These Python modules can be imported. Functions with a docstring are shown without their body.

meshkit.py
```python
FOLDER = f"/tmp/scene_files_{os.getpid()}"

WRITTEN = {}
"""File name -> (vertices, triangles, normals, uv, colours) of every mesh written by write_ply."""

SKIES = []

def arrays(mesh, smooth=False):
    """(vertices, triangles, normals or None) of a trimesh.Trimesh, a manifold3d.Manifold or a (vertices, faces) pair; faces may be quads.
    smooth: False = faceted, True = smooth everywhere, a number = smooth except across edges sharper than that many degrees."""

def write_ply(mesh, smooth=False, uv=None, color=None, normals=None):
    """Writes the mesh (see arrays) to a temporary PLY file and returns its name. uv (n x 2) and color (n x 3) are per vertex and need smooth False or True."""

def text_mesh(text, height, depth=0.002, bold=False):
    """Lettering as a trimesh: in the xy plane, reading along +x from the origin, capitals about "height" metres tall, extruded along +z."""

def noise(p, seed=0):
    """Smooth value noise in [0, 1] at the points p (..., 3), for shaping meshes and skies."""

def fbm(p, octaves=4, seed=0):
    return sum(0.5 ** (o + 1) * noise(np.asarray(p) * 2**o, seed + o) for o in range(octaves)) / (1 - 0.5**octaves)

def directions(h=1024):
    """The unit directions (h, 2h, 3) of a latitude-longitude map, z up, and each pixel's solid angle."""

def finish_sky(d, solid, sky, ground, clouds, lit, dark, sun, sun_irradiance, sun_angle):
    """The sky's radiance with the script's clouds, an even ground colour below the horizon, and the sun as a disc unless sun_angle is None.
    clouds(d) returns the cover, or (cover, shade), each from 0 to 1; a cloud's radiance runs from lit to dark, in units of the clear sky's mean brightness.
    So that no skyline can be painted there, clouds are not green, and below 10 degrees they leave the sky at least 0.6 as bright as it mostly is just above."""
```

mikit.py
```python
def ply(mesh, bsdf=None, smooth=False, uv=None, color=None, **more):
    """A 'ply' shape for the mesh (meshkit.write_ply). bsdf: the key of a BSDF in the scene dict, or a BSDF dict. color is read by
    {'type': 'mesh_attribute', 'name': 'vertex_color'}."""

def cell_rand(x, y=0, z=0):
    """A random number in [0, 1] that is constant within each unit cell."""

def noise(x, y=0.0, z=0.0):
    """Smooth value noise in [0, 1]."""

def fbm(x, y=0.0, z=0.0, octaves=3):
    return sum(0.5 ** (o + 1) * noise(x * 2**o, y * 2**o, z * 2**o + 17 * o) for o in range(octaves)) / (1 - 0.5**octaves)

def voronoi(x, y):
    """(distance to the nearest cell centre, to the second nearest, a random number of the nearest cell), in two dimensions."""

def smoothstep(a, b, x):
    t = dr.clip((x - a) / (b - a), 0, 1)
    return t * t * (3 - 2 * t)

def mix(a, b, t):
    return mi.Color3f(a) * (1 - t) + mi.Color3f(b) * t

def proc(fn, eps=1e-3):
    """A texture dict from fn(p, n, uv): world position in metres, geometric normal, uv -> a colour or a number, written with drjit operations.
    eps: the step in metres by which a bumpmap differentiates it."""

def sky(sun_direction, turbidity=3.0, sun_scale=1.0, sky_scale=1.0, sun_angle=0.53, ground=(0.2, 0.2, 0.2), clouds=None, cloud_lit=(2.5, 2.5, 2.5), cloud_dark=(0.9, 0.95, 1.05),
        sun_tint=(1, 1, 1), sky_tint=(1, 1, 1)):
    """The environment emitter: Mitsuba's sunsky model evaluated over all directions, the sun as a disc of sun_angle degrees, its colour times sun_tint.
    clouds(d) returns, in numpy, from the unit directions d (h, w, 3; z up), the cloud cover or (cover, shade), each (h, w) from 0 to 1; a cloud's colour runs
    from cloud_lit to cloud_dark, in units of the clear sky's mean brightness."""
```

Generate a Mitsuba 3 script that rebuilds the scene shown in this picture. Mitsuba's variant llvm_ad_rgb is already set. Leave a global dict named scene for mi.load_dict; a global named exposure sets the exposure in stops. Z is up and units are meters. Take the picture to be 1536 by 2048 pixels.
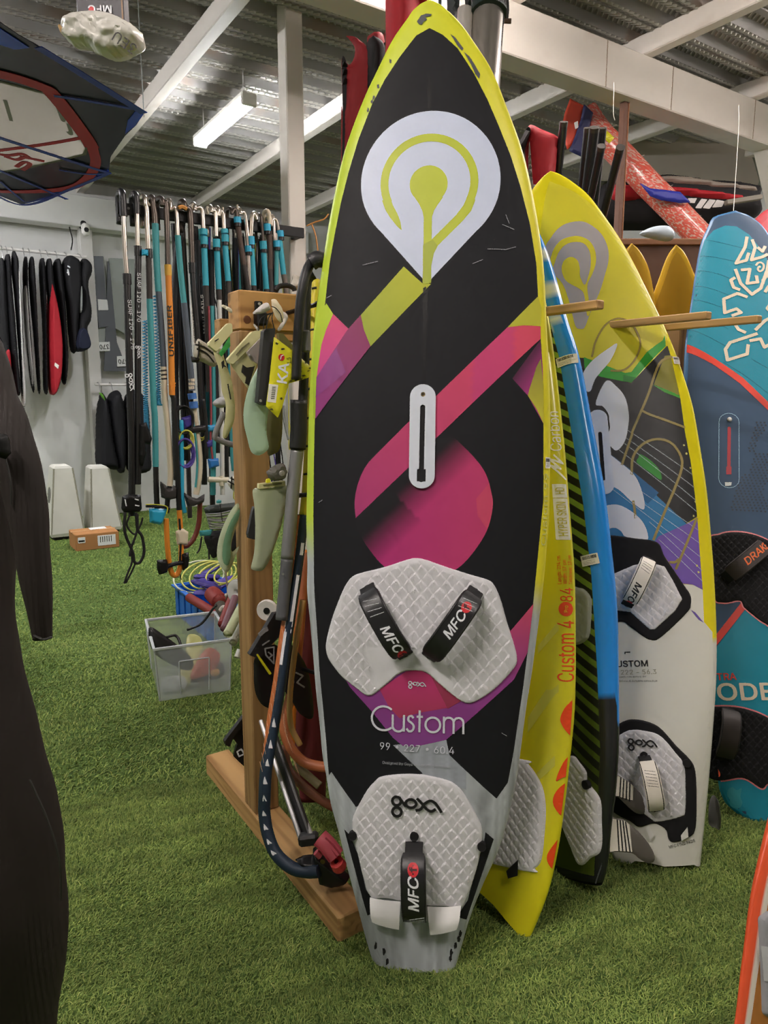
import math, random, numpy as np, trimesh, drjit as dr, mitsuba as mi, mikit, meshkit
import manifold3d as m3
from scipy.spatial import Delaunay
from scipy.interpolate import PchipInterpolator
from scipy.ndimage import gaussian_filter1d
import shapely, shapely.affinity as aff
from shapely.geometry import Polygon, LineString, Point, box as sbox
from shapely.ops import unary_union

T = mi.ScalarTransform4f
RNG = np.random.default_rng(7)
random.seed(7)
scene, labels = {'type': 'scene'}, {}

# ------------------------------------------------------------------ camera, lamps, exposure
CAM_H, PITCH = 1.33, math.radians(9.4)
scene['camera'] = {'type': 'perspective', 'fov': 2 * math.degrees(math.atan(768 / 1420)), 'fov_axis': 'x', 'near_clip': 0.05, 'far_clip': 60.0,
                   'to_world': T().look_at(origin=[0, 0, CAM_H], target=[0, math.cos(PITCH), CAM_H - math.sin(PITCH)], up=[0, 0, 1])}
exposure = 2.88
LAMP_COOL, LAMP_WARM = np.array([11.9, 11.8, 12.1]), np.array([14.0, 12.6, 11.9])
LAMP_SPOTS = [  # (along the rafters, along the purlins, length) of every tube of the hall's lamp rows, colour, label
    (2.09, 5.34, .98, LAMP_COOL * 2.2, 'lit fluorescent tube lamp hanging under the corrugated ceiling left of the column'),
    (2.2, 2.48, 1.22, LAMP_WARM * .8, 'lit tube lamp under the ceiling behind the nose of the black board'),
    (-1.0, 0.75, 1.22, LAMP_WARM * 1.9, 'lit tube lamp of the row above the left aisle'),
    (-0.5, 4.6, 1.22, LAMP_COOL * 1.3, 'lit tube lamp above the aisle in front of the wetsuits'),
    (-0.5, 6.9, 1.22, LAMP_COOL * 1.3, 'lit tube lamp above the hanging wetsuits'),
    (1.35, -0.75, 1.22, LAMP_WARM * .8, 'lit tube lamp of the row above the boards'),
    (3.45, 1.0, 1.22, LAMP_WARM * .9, 'lit tube lamp at the right end of the rack row'),
    (5.35, 1.5, 1.22, LAMP_WARM * .9, 'lit tube lamp far right beyond the rack')]

# building axes: D1 along the main beam (to the right and away), D2 along the purlins (to the left and away)
ANG = math.radians(56.7)
D1, D2, UP = np.array([math.sin(ANG), math.cos(ANG), 0]), np.array([-math.cos(ANG), math.sin(ANG), 0]), np.array([0, 0, 1.0])
B3 = np.array([D1, D2, UP])
def G(a, b, z): return D1 * a + D2 * b + UP * z       # a point from building coordinates

# ------------------------------------------------------------------ helpers
def lin(h):
    c = np.array([int(h[i:i + 2], 16) for i in (1, 3, 5)]) / 255.0
    return np.where(c <= 0.04045, c / 12.92, ((c + 0.055) / 1.055) ** 2.4)
def rgb(h): return {'type': 'rgb', 'value': [float(x) for x in (lin(h) if isinstance(h, str) else h)]}
def M(name, h, rough=0.5, spec=0.5, metal=0.0, **kw):
    """A principled BSDF kept once in the scene under its name."""
    key = 'm_' + name
    if key not in scene:
        tex = h if isinstance(h, dict) else rgb(h)
        b = {'type': 'principled', 'base_color': tex, 'roughness': rough, 'specular': spec, 'metallic': metal}
        b.update(kw)
        scene[key] = {'type': 'twosided', 'bsdf': b}
    return key
def MV(name, rough=0.5, spec=0.5, **kw): return M(name, {'type': 'mesh_attribute', 'name': 'vertex_color'}, rough, spec, **kw)
def key_for(base, parent=None):
    full = base if parent is None else parent + '__' + base
    taken = lambda k: k in scene or k in labels or k in USED
    if not taken(full): k = full
    else:
        i = 1
        while taken('%s_%03d' % (full, i)): i += 1
        k = '%s_%03d' % (full, i)
    USED.add(k)
    return k
USED = set()
def thing(name, label, cat, group=None, kind=None):
    k = key_for(name)
    labels[k] = {'label': label, 'category': cat}
    if group: labels[k]['group'] = group
    if kind: labels[k] = {'label': label, 'kind': kind}
    return k
def part(parent, name, mesh, m, smooth=False, color=None, label=None, uv=None, kind=None, **more):
    k = key_for(name, parent)
    if isinstance(mesh, (list,)): mesh = trimesh.util.concatenate(mesh)
    scene[k] = mikit.ply(mesh, m, smooth=smooth, color=color, uv=uv, **more)
    if label or kind:
        labels[k] = {}
        if label: labels[k]['label'] = label
        if kind: labels[k]['kind'] = kind
    return k
def one(name, mesh, m, label, cat, group=None, kind=None, smooth=False, color=None, **more):
    """A thing that is one mesh."""
    k = thing(name, label, cat, group, kind)
    if isinstance(mesh, (list,)): mesh = trimesh.util.concatenate(mesh)
    scene[k] = mikit.ply(mesh, m, smooth=smooth, color=color, **more)
    return k
def unit(v): v = np.asarray(v, float); return v / (np.linalg.norm(v) + 1e-12)
def cat(*ms): return trimesh.util.concatenate([m for x in ms for m in (x if isinstance(x, list) else [x])])
def place(mesh, o, x, y, z):
    """Moves a mesh from local x, y, z into the given axes at o."""
    mm = mesh.copy()
    mm.vertices = np.asarray(o) + mesh.vertices @ np.array([x, y, z], float)
    if np.dot(np.cross(x, y), z) < 0: mm.invert()
    return mm
def cbox(sx, sy, sz, b=0.004):
    """A box with chamfered edges, centred on the origin."""
    b = min(b, 0.45 * min(sx, sy, sz)); p = []
    for s in np.array(np.meshgrid([-1, 1], [-1, 1], [-1, 1])).T.reshape(-1, 3):
        for k in range(3):
            q = s * np.array([sx, sy, sz]) / 2; d = s * b; d[k] = 0; p.append(q - d)
    return trimesh.convex.convex_hull(np.array(p))
def gbox(a0, a1, b0, b1, z0, z1, ch=0.004):
    """A chamfered box given in building coordinates."""
    return place(cbox(a1 - a0, b1 - b0, z1 - z0, ch), G((a0 + a1) / 2, (b0 + b1) / 2, (z0 + z1) / 2), D1, D2, UP)
def bar(p, q, w, h, up=(0, 0, 1), ch=0.003):
    """A chamfered rectangular bar from p to q."""
    p, q = np.asarray(p, float), np.asarray(q, float); z = unit(q - p)
    x = unit(np.cross(up, z)); y = np.cross(z, x)
    return place(cbox(w, h, np.linalg.norm(q - p), ch), (p + q) / 2, x, y, z)
def smooth_path(p, n=None, closed=False):
    """Catmull-Rom through the points."""
    p = np.asarray(p, float)
    if len(p) < 3 and not closed: return np.array([p[0] + (p[-1] - p[0]) * t for t in np.linspace(0, 1, n or 2)])
    q = np.vstack([p[-1], p, p[0], p[1]]) if closed else np.vstack([2 * p[0] - p[1], p, 2 * p[-1] - p[-2]])
    segs = len(q) - 3; n = n or segs * 8; out = []
    for t in np.linspace(0, segs, n, endpoint=not closed):
        i = min(int(t), segs - 1); f = t - i; a, b, c, d = q[i:i + 4]
        out.append(0.5 * (2 * b + (c - a) * f + (2 * a - 5 * b + 4 * c - d) * f * f + (3 * b - a - 3 * c + d) * f ** 3))
    return np.array(out)
def sweep(path, section, up=None, scale=None, caps=True, closed=False):
    """A tube with the given closed section (k, 2) along the path; up fixes the section's second axis; scale is per point (n,) or (n, 2)."""
    p = np.asarray(path, float); s = np.asarray(section, float); n, k = len(p), len(s)
    t = (np.roll(p, -1, 0) - np.roll(p, 1, 0)) if closed else np.gradient(p, axis=0)
    t /= np.linalg.norm(t, axis=1, keepdims=True) + 1e-12
    if up is not None:
        y = np.broadcast_to(np.asarray(up, float), p.shape); x = np.cross(y, t); x /= np.linalg.norm(x, axis=1, keepdims=True) + 1e-12; y = np.cross(t, x)
    else:
        x = np.zeros_like(p); a = np.cross(t[0], [0, 0, 1.0] if abs(t[0][2]) < 0.9 else [0, 1.0, 0]); x[0] = unit(a)
        for i in range(1, n): x[i] = unit(x[i - 1] - t[i] * np.dot(x[i - 1], t[i]))
        y = np.cross(t, x)
    sc = np.ones((n, 2)) if scale is None else (np.repeat(np.asarray(scale, float)[:, None], 2, 1) if np.ndim(scale) == 1 else np.asarray(scale, float))
    v = p[:, None] + s[None, :, 0, None] * sc[:, 0, None, None] * x[:, None] + s[None, :, 1, None] * sc[:, 1, None, None] * y[:, None]
    i, j = np.meshgrid(np.arange(n if closed else n - 1), np.arange(k), indexing='ij')
    a, b = i * k + j, i * k + (j + 1) % k; c, d = ((i + 1) % n) * k + (j + 1) % k, ((i + 1) % n) * k + j
    f = np.vstack([np.stack([a, b, c], -1).reshape(-1, 3), np.stack([a, c, d], -1).reshape(-1, 3)])
    v = v.reshape(-1, 3)
    if caps and not closed:
        v = np.vstack([v, p[0], p[-1]]); e = np.arange(k)
        f = np.vstack([f, np.stack([(e + 1) % k, e, e * 0 + n * k], 1), np.stack([(n - 1) * k + e, (n - 1) * k + (e + 1) % k, e * 0 + n * k + 1], 1)])
    return trimesh.Trimesh(v, f, process=False)
def circle(r, k=12, ry=None):
    a = np.arange(k) * 2 * np.pi / k
    return np.stack([np.cos(a) * r, np.sin(a) * (r if ry is None else ry)], 1)
def tube(path, r, k=12, n=None, smooth=True, up=None, closed=False, ry=None):
    p = smooth_path(path, n, closed) if smooth and (len(path) > 2 or n) else np.asarray(path, float)
    if np.ndim(r): r = np.interp(np.linspace(0, 1, len(p)), np.linspace(0, 1, len(r)), r); return sweep(p, circle(1, k), up, r, closed=closed)
    return sweep(p, circle(r, k, ry), up, closed=closed)
def rrect(w, h, r, k=4):
    return np.array(sbox(-w / 2 + r, -h / 2 + r, w / 2 - r, h / 2 - r).buffer(r, quad_segs=k).exterior.coords)[:-1][::-1]
def lathe(profile, o, axis, k=20):
    """Turns (radius, height) about the axis at o."""
    z = unit(axis); x = unit(np.cross(z, [0, 0, 1.0] if abs(z[2]) < 0.9 else [0, 1.0, 0]))
    m = trimesh.creation.revolve(np.array(profile, float), sections=k)
    return place(m, o, x, np.cross(z, x), z)
def polys(g): return [q for q in getattr(g, 'geoms', [g]) if isinstance(q, Polygon) and not q.is_empty and q.area > 1e-7]
def extrude(g, depth, o, x, y, z):
    """Extrudes shapely polygons (local x, y) by depth along z."""
    return cat([place(trimesh.creation.extrude_polygon(q, depth, engine='earcut'), o, x, y, z) for q in polys(g)])
def puffed(g, thick, o, x, y, z, step=0.01, edge=0.012):
    """A solid with the outline g that is thick in the middle and thins to its edge (fins, cushions)."""
    m = None
    for q in polys(g):
        p, f = fill(q, step); d = np.array([q.exterior.distance(Point(a)) for a in p])
        h = thick / 2 * np.clip(1 - (1 - np.clip(d / edge, 0, 1)) ** 2, 0, 1) ** 0.5
        n = len(p); top, bot = np.c_[p, h], np.c_[p, -h]
        mm = trimesh.Trimesh(np.vstack([top, bot]), np.vstack([f, f[:, ::-1] + n]), process=False)
        mm = place(mm, o, x, y, z); m = mm if m is None else cat(m, mm)
    return m
def fill(q, step):
    """Even triangles inside one shapely polygon: (points, triangles)."""
    def ring(r):
        r = LineString(r.coords); n = max(8, int(math.ceil(r.length / step)))
        c = np.array(r.coords)[:-1]; e = np.array([r.interpolate(t * r.length / n).coords[0] for t in range(n)])
        keep = [a for a in e if np.min(np.linalg.norm(c - a, axis=1)) > 0.25 * step] if len(c) < 400 else list(e)
        return np.vstack([c] + ([np.array(keep)] if keep else [])) if len(c) < 400 else e
    edge = np.vstack([ring(q.exterior)] + [ring(i) for i in q.interiors])
    x0, y0, x1, y1 = q.bounds
    gx, gy = np.meshgrid(np.arange(x0, x1 + step, step), np.arange(y0, y1 + step, step * 0.866))
    gx = gx + (np.arange(len(gx)) % 2)[:, None] * step / 2
    g = np.stack([gx.ravel(), gy.ravel()], 1)
    inside = shapely.contains_xy(q.buffer(-0.4 * step), g[:, 0], g[:, 1])
    p = np.vstack([edge, g[inside]])
    p = np.unique(p.round(7), axis=0)
    f = Delaunay(p).simplices
    c = p[f].mean(1); f = f[shapely.contains_xy(q, c[:, 0], c[:, 1])]
    a = p[f]; cr = (a[:, 1, 0] - a[:, 0, 0]) * (a[:, 2, 1] - a[:, 0, 1]) - (a[:, 1, 1] - a[:, 0, 1]) * (a[:, 2, 0] - a[:, 0, 0])
    f = np.where(cr[:, None] < 0, f[:, ::-1], f)[np.abs(cr) > 1e-10]
    return p, f
def spline(pts, n=None, closed=True): return Polygon(smooth_path(pts, n or len(pts) * 6, closed))
def arcpts(cx, cy, r, a0, a1, n=24): t = np.radians(np.linspace(a0, a1, n)); return [(cx + r * math.cos(a), cy + r * math.sin(a)) for a in t]
def stroke(pts, w, cap='flat'): return LineString(pts).buffer(w / 2, cap_style=cap, join_style='round', quad_segs=6)
def text_poly(s, height, bold=False):
    """Letter meshes turned to triangles in the plane: (points (n, 2), triangles, width)."""
    m = meshkit.text_mesh(s, height, 0.001, bold)
    return m, m.bounds[1][0]

class Board:
    """A surf or windsurf board: a frame (tail o, across U, along V, out of the deck N), an outline, a thickness and a rocker."""
    def __init__(self, frame, left, right, thick=0.11, nose_k=0.0, nose_v=9.0, tail_t=0.035, nose_t=0.03, dome=3.0):
        self.o, self.U, self.V, self.N = [np.array(a, float) for a in frame]
        L, R = np.array(sorted(left, key=lambda a: a[1])), np.array(sorted(right, key=lambda a: a[1]))
        self.v0, self.v1 = max(L[0, 1], R[0, 1]), min(L[-1, 1], R[-1, 1])
        self.fl, self.fr = PchipInterpolator(L[:, 1], L[:, 0]), PchipInterpolator(R[:, 1], R[:, 0])
        self.thick, self.nk, self.nv, self.tt, self.nt, self.dome = thick, nose_k, nose_v, tail_t, nose_t, dome
    def edges(self, v):
        v = np.clip(v, self.v0, self.v1); return self.fl(v), self.fr(v)
    def T(self, v):
        s = np.clip((np.asarray(v) - self.v0) / (self.v1 - self.v0), 0, 1)
        body = np.interp(s, [0, .1, .3, .55, .8, .93, 1], [self.tt, self.tt + (self.thick - self.tt) * .4, self.thick * .92, self.thick, self.thick * .75, self.thick * .5, self.nt])
        return body
    def rock(self, v): return self.nk * np.maximum(0, np.asarray(v) - self.nv) ** 2
    def deck(self, u, v):
        l, r = self.edges(v); c, h = (l + r) / 2, np.maximum((r - l) / 2, 1e-4)
        x = np.clip(np.abs(np.asarray(u) - c) / h, 0, 1)
        return self.rock(v) - self.T(v) / 2 * (1 - np.sqrt(np.maximum(0, 1 - x ** self.dome)))
    def world(self, u, v, w): return self.o + np.outer(u, self.U) + np.outer(v, self.V) + np.outer(w, self.N)
    def local(self, p):
        d = np.asarray(p) - self.o; return d @ self.U, d @ self.V, d @ self.N
    def hull(self, nv=150, na=56, cut=None):
        s = np.linspace(0, 1, nv); s = np.where(s > .5, 1 - (1 - s) ** 1.6 * 2 ** .6, s)
        vs = self.v0 + (self.v1 - self.v0) * s
        a = np.arange(na) * 2 * np.pi / na; ca, sa = np.cos(a), np.sin(a)
        rings = []
        for v in vs:
            l, r = self.edges(v); c, h, t = (l + r) / 2, max((r - l) / 2, 1e-3), float(self.T(v))
            p = np.where(sa >= 0, 2 / self.dome, 2 / 4.5)
            x = np.sign(ca) * np.abs(ca) ** p; y = np.sign(sa) * np.sqrt(np.maximum(0, 1 - np.abs(x) ** np.where(sa >= 0, self.dome, 4.5)))
            rings.append(np.stack([c + h * x, np.full(na, v), self.rock(v) - t / 2 + t / 2 * y], 1))
        P = np.array(rings).reshape(-1, 3); i, j = np.meshgrid(np.arange(nv - 1), np.arange(na), indexing='ij')
        A, B_, C, D = i * na + j, i * na + (j + 1) % na, (i + 1) * na + (j + 1) % na, (i + 1) * na + j
        f = np.vstack([np.stack([A, C, B_], -1).reshape(-1, 3), np.stack([A, D, C], -1).reshape(-1, 3)])
        P = np.vstack([P, P[:na].mean(0), P[-na:].mean(0)]); e = np.arange(na); n0 = nv * na
        f = np.vstack([f, np.stack([e, (e + 1) % na, e * 0 + n0], 1), np.stack([(nv - 1) * na + (e + 1) % na, (nv - 1) * na + e, e * 0 + n0 + 1], 1)])
        m = trimesh.Trimesh(P, f, process=False)
        if m.volume < 0: m.invert()
        if cut is not None:
            tool = trimesh.creation.extrude_polygon(cut, 1.0, engine='earcut'); tool.apply_translation([0, 0, -0.6])
            mf = lambda t: m3.Manifold(m3.Mesh(np.asarray(t.vertices, np.float32), np.asarray(t.faces, np.uint32)))
            r = (mf(m) - mf(tool)).to_mesh(); m = trimesh.Trimesh(np.array(r.vert_properties[:, :3], float), np.array(r.tri_verts), process=False)
        loc = np.array(m.vertices)
        m.vertices = self.world(loc[:, 0], loc[:, 1], loc[:, 2])
        return m, loc
    def outline(self, inset=0.0, n=160):
        v = np.linspace(self.v0, self.v1, n); l, r = self.edges(v)
        g = Polygon(np.vstack([np.c_[l, v], np.c_[r, v][::-1]])).buffer(0)
        return g.buffer(-inset) if inset else g
    def lifted(self, u, v, off):
        """Points that lie off metres above the deck, measured along its own normal."""
        u, v, e = np.asarray(u, float), np.asarray(v, float), 8e-4
        w = self.deck(u, v); su = np.clip((self.deck(u + e, v) - self.deck(u - e, v)) / (2 * e), -4, 4)
        k = np.asarray(off) / np.sqrt(1 + su * su)
        return self.o + np.outer(u - su * k, self.U) + np.outer(v, self.V) + np.outer(w + k, self.N)
    def decal(self, g, layer, step=0.012, clip=0.006):
        """A print: the polygons g laid on the deck, returned with their local points."""
        g = g.intersection(self.outline(clip)); ms, ps = [], []
        for q in polys(g):
            p, f = fill(q, step)
            if len(f) == 0: continue
            ms.append(trimesh.Trimesh(self.lifted(p[:, 0], p[:, 1], 0.0006 * layer), f, process=False)); ps.append(p)
        if not ms: return None, None
        return cat(ms), np.vstack(ps)
    def text(self, s, u, v, height, layer, width=None, bold=False, ang=0.0, shear=0.0, spin=0.0):
        """Lettering on the deck; u, v is the middle of the line; ang turns it about that point (degrees)."""
        m = meshkit.text_mesh(s, height, 0.0003, bold); m = m.subdivide_to_size(max(.004, height / 5)) if height > .012 else m; P = np.array(m.vertices)
        P[:, 0] -= (m.bounds[0][0] + m.bounds[1][0]) / 2; P[:, 1] -= height / 2
        if width: P[:, 0] *= width / (m.bounds[1][0] - m.bounds[0][0])
        P[:, 0] += shear * P[:, 1]
        a = math.radians(ang); x, y = P[:, 0] * math.cos(a) - P[:, 1] * math.sin(a) + u, P[:, 0] * math.sin(a) + P[:, 1] * math.cos(a) + v
        l, r = self.edges(y); x = np.clip(x, l + .0015, r - .0015)
        m.vertices = self.lifted(x, y, 0.0006 * layer + P[:, 2])
        return m
    def rail(self, v, s, off=0.001):
        """Points on the upper half of the right rail, s metres up its curve from the widest line."""
        v = np.asarray(v, float); e = np.linspace(0, 1, 200); x = (1 - e ** 2) ** (1 / self.dome); t0 = self.thick * .95
        arc = np.concatenate([[0], np.cumsum(np.hypot(np.diff(x) * .28, np.diff(e) * t0 / 2))]); E = np.interp(s, arc, e); X = np.interp(s, arc, x)
        l, r = self.edges(v); t = self.T(v); n = np.stack([np.gradient(e * t0 / 2, arc), -np.gradient(x * .28, arc)], 1); nu, nw = np.interp(s, arc, n[:, 0]), np.interp(s, arc, n[:, 1])
        return self.world((l + r) / 2 + (r - l) / 2 * X + nu * off, v, self.rock(v) - t / 2 + E * t / 2 + nw * off)
    def rail_text(self, s, v0, v1, w0, height, off=.0012, bold=False):
        m = meshkit.text_mesh(s, height, .0003, bold).subdivide_to_size(max(.003, height / 6)); P = np.array(m.vertices); b = m.bounds
        m.vertices = self.rail(v0 + (P[:, 0] - b[0][0]) * (v1 - v0) / (b[1][0] - b[0][0]), w0 + P[:, 1], off + P[:, 2]); return m
    def rail_patch(self, g, off=.0008, step=.006):
        ms = []
        for q in polys(g):
            p, f = fill(q, step); ms.append(trimesh.Trimesh(self.rail(p[:, 0], p[:, 1], off), f[:, ::-1], process=False))
        return cat(ms)
    def at(self, u, v, w=0.0):
        u, v = np.atleast_1d(u).astype(float), np.atleast_1d(v).astype(float); return self.lifted(u, v, w)
    def pad(self, g, height=0.006, cell=0.0295, relief=0.006, step=0.0034, flat=None, base=1):
        """A moulded foam pad: outline g, rounded edge, diamond relief on top (none inside flat)."""
        ms = []
        for q in polys(g):
            p, f = fill(q, step); d = np.array(shapely.distance(q.exterior, shapely.points(p)))
            a, b = p[:, 0] / cell + p[:, 1] / (cell * 1.15), p[:, 0] / cell - p[:, 1] / (cell * 1.15)
            fa, fb = a - np.floor(a), b - np.floor(b)
            tri = np.where((fa + fb) < 1, fa, .15 + .5 * (1 - fb)); groove = np.minimum(np.minimum(fa, 1 - fa), np.minimum(fb, 1 - fb))
            tri = tri * np.clip(groove / 0.10, 0, 1)
            r = relief * tri * np.clip((d - .006) / .006, 0, 1)
            if flat is not None: r = r * np.clip(np.array(shapely.distance(flat, shapely.points(p))) / .006, 0, 1)
            h = height * np.sqrt(np.clip(1 - (1 - np.clip(d / .006, 0, 1)) ** 2, 0, 1)) + r + 0.0005 * base
            ms.append(trimesh.Trimesh(self.world(p[:, 0], p[:, 1], self.deck(p[:, 0], p[:, 1]) + h), f, process=False))
        return cat(ms)

FR = {'main': [(0.071,1.46,0), (0.9947,-0.10279,0), (0.0182,0.17615,0.9842), (-0.10117,-0.97898,0.17708)],
      'b2': [(0.23281,1.64888,-0.02313), (0.76174,-0.61855,0.19276), (0.01674,0.31622,0.94854), (-0.64767,-0.71931,0.25123)],
      'b3': [(0.49678,1.78158,-0.04478), (0.47633,-0.80898,0.34447), (-0.06549,0.35803,0.93141), (-0.87682,-0.46622,0.11756)],
      'b4': [(0.78408,1.82428,0), (0.97655,-0.15118,0.15329), (-0.0899,0.36062,0.92837), (-0.19563,-0.92038,0.33857)],
      'b7': [(1.17257,2.05436,0), (0.98148,-0.18899,-0.03135), (0.11218,0.43431,0.89375), (-0.15529,-0.88071,0.44747)],
      'b5': [(1.38218,3.57641,0), (0.9847,-0.11201,0.13349), (-0.1518,-0.17515,0.97277), (-0.08558,-0.97815,-0.18947)],
      'b6': [(1.61958,3.57641,0), (0.98271,-0.11101,0.14821), (-0.16402,-0.15034,0.97493), (-0.08595,-0.98238,-0.16595)],
      'b8': [(1.65318,2.50857,0), (0.99007,-0.14053,-0.00338), (0.05603,0.37248,0.92635), (-0.12892,-0.91734,0.37665)],
      'b9': [(0.85427,1.18988,0), (0.8431,0.27981,-0.45923), (0.34509,0.37342,0.86109), (0.41243,-0.88446,0.21827)],
      'b2f': [(0.27851,1.61177,-0.01157), (0.64767,0.71931,-0.25123), (0.01674,0.31622,0.94854), (0.76174,-0.61855,0.19276)],
      'b3fa': [(0.54917,1.69259,-0.00689), (0.87682,0.46622,-0.11756), (-0.06549,0.35803,0.93141), (0.47633,-0.80898,0.34447)],
      'b3fb': [(0.56823,1.66023,0.00689), (0.87682,0.46622,-0.11756), (-0.06549,0.35803,0.93141), (0.47633,-0.80898,0.34447)],
      'b4f': [(0.90126,1.80614,0.01839), (0.19563,0.92038,-0.33857), (-0.0899,0.36062,0.92837), (0.97655,-0.15118,0.15329)]}

# ------------------------------------------------------------------ the setting
CEIL, ZP, ZM = 3.52, 3.40, 3.133     # deck underside, purlin underside, main beam underside
WALL = 8.3                            # s2 of the wall behind the wetsuits
def plaster_col(p, n, uv):
    f = mikit.fbm(p.x * 1.3, p.y * 1.3, p.z * 1.1, 4); g = mikit.fbm(p.x * 6 + 9, p.y * 6, p.z * 2.0, 3)
    c = mikit.mix((0.62, 0.62, 0.60), (0.76, 0.76, 0.74), mikit.smoothstep(.3, .7, f))
    return mikit.mix(c, (0.48, 0.47, 0.45), 0.45 * mikit.smoothstep(.62, .8, g))
M('plaster', mikit.proc(plaster_col), 0.85, 0.2)
def turf_col(p, n, uv):
    f = mikit.fbm(p.x * 2, p.y * 2, 0, 3); g = mikit.noise(p.x * 140, p.y * 140)
    c = mikit.mix((0.065, 0.11, 0.028), (0.10, 0.155, 0.04), f)
    return c * (0.55 + 0.7 * g)
M('turf_base', mikit.proc(turf_col), 0.95, 0.1)
def deck_col(p, n, uv):
    s = p.x * float(D1[0]) + p.y * float(D1[1]); t = p.x * float(D2[0]) + p.y * float(D2[1])
    f = mikit.fbm(s * .8, t * .8, 1.0, 3); g = mikit.fbm(s * 3 + 4, t * 9, 0.0, 3)
    c = mikit.mix((0.20, 0.195, 0.185), (0.34, 0.335, 0.32), f)
    return mikit.mix(c, (0.24, 0.15, 0.09), 0.5 * mikit.smoothstep(.6, .78, g))
M('deck_steel', mikit.proc(deck_col), 0.55, 0.5, 0.25)
def cream_col(p, n, uv):
    f = mikit.fbm(p.x * 5, p.y * 5, p.z * 5, 3); g = mikit.fbm(p.x * 1.2, p.y * 1.2, p.z * 1.2 + 5, 2)
    return mikit.mix(mikit.mix((0.60, 0.555, 0.50), (0.68, 0.64, 0.58), g), (0.42, 0.36, 0.30), 0.35 * mikit.smoothstep(.62, .82, f))
M('cream_paint', mikit.proc(cream_col), 0.45, 0.4)

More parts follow.
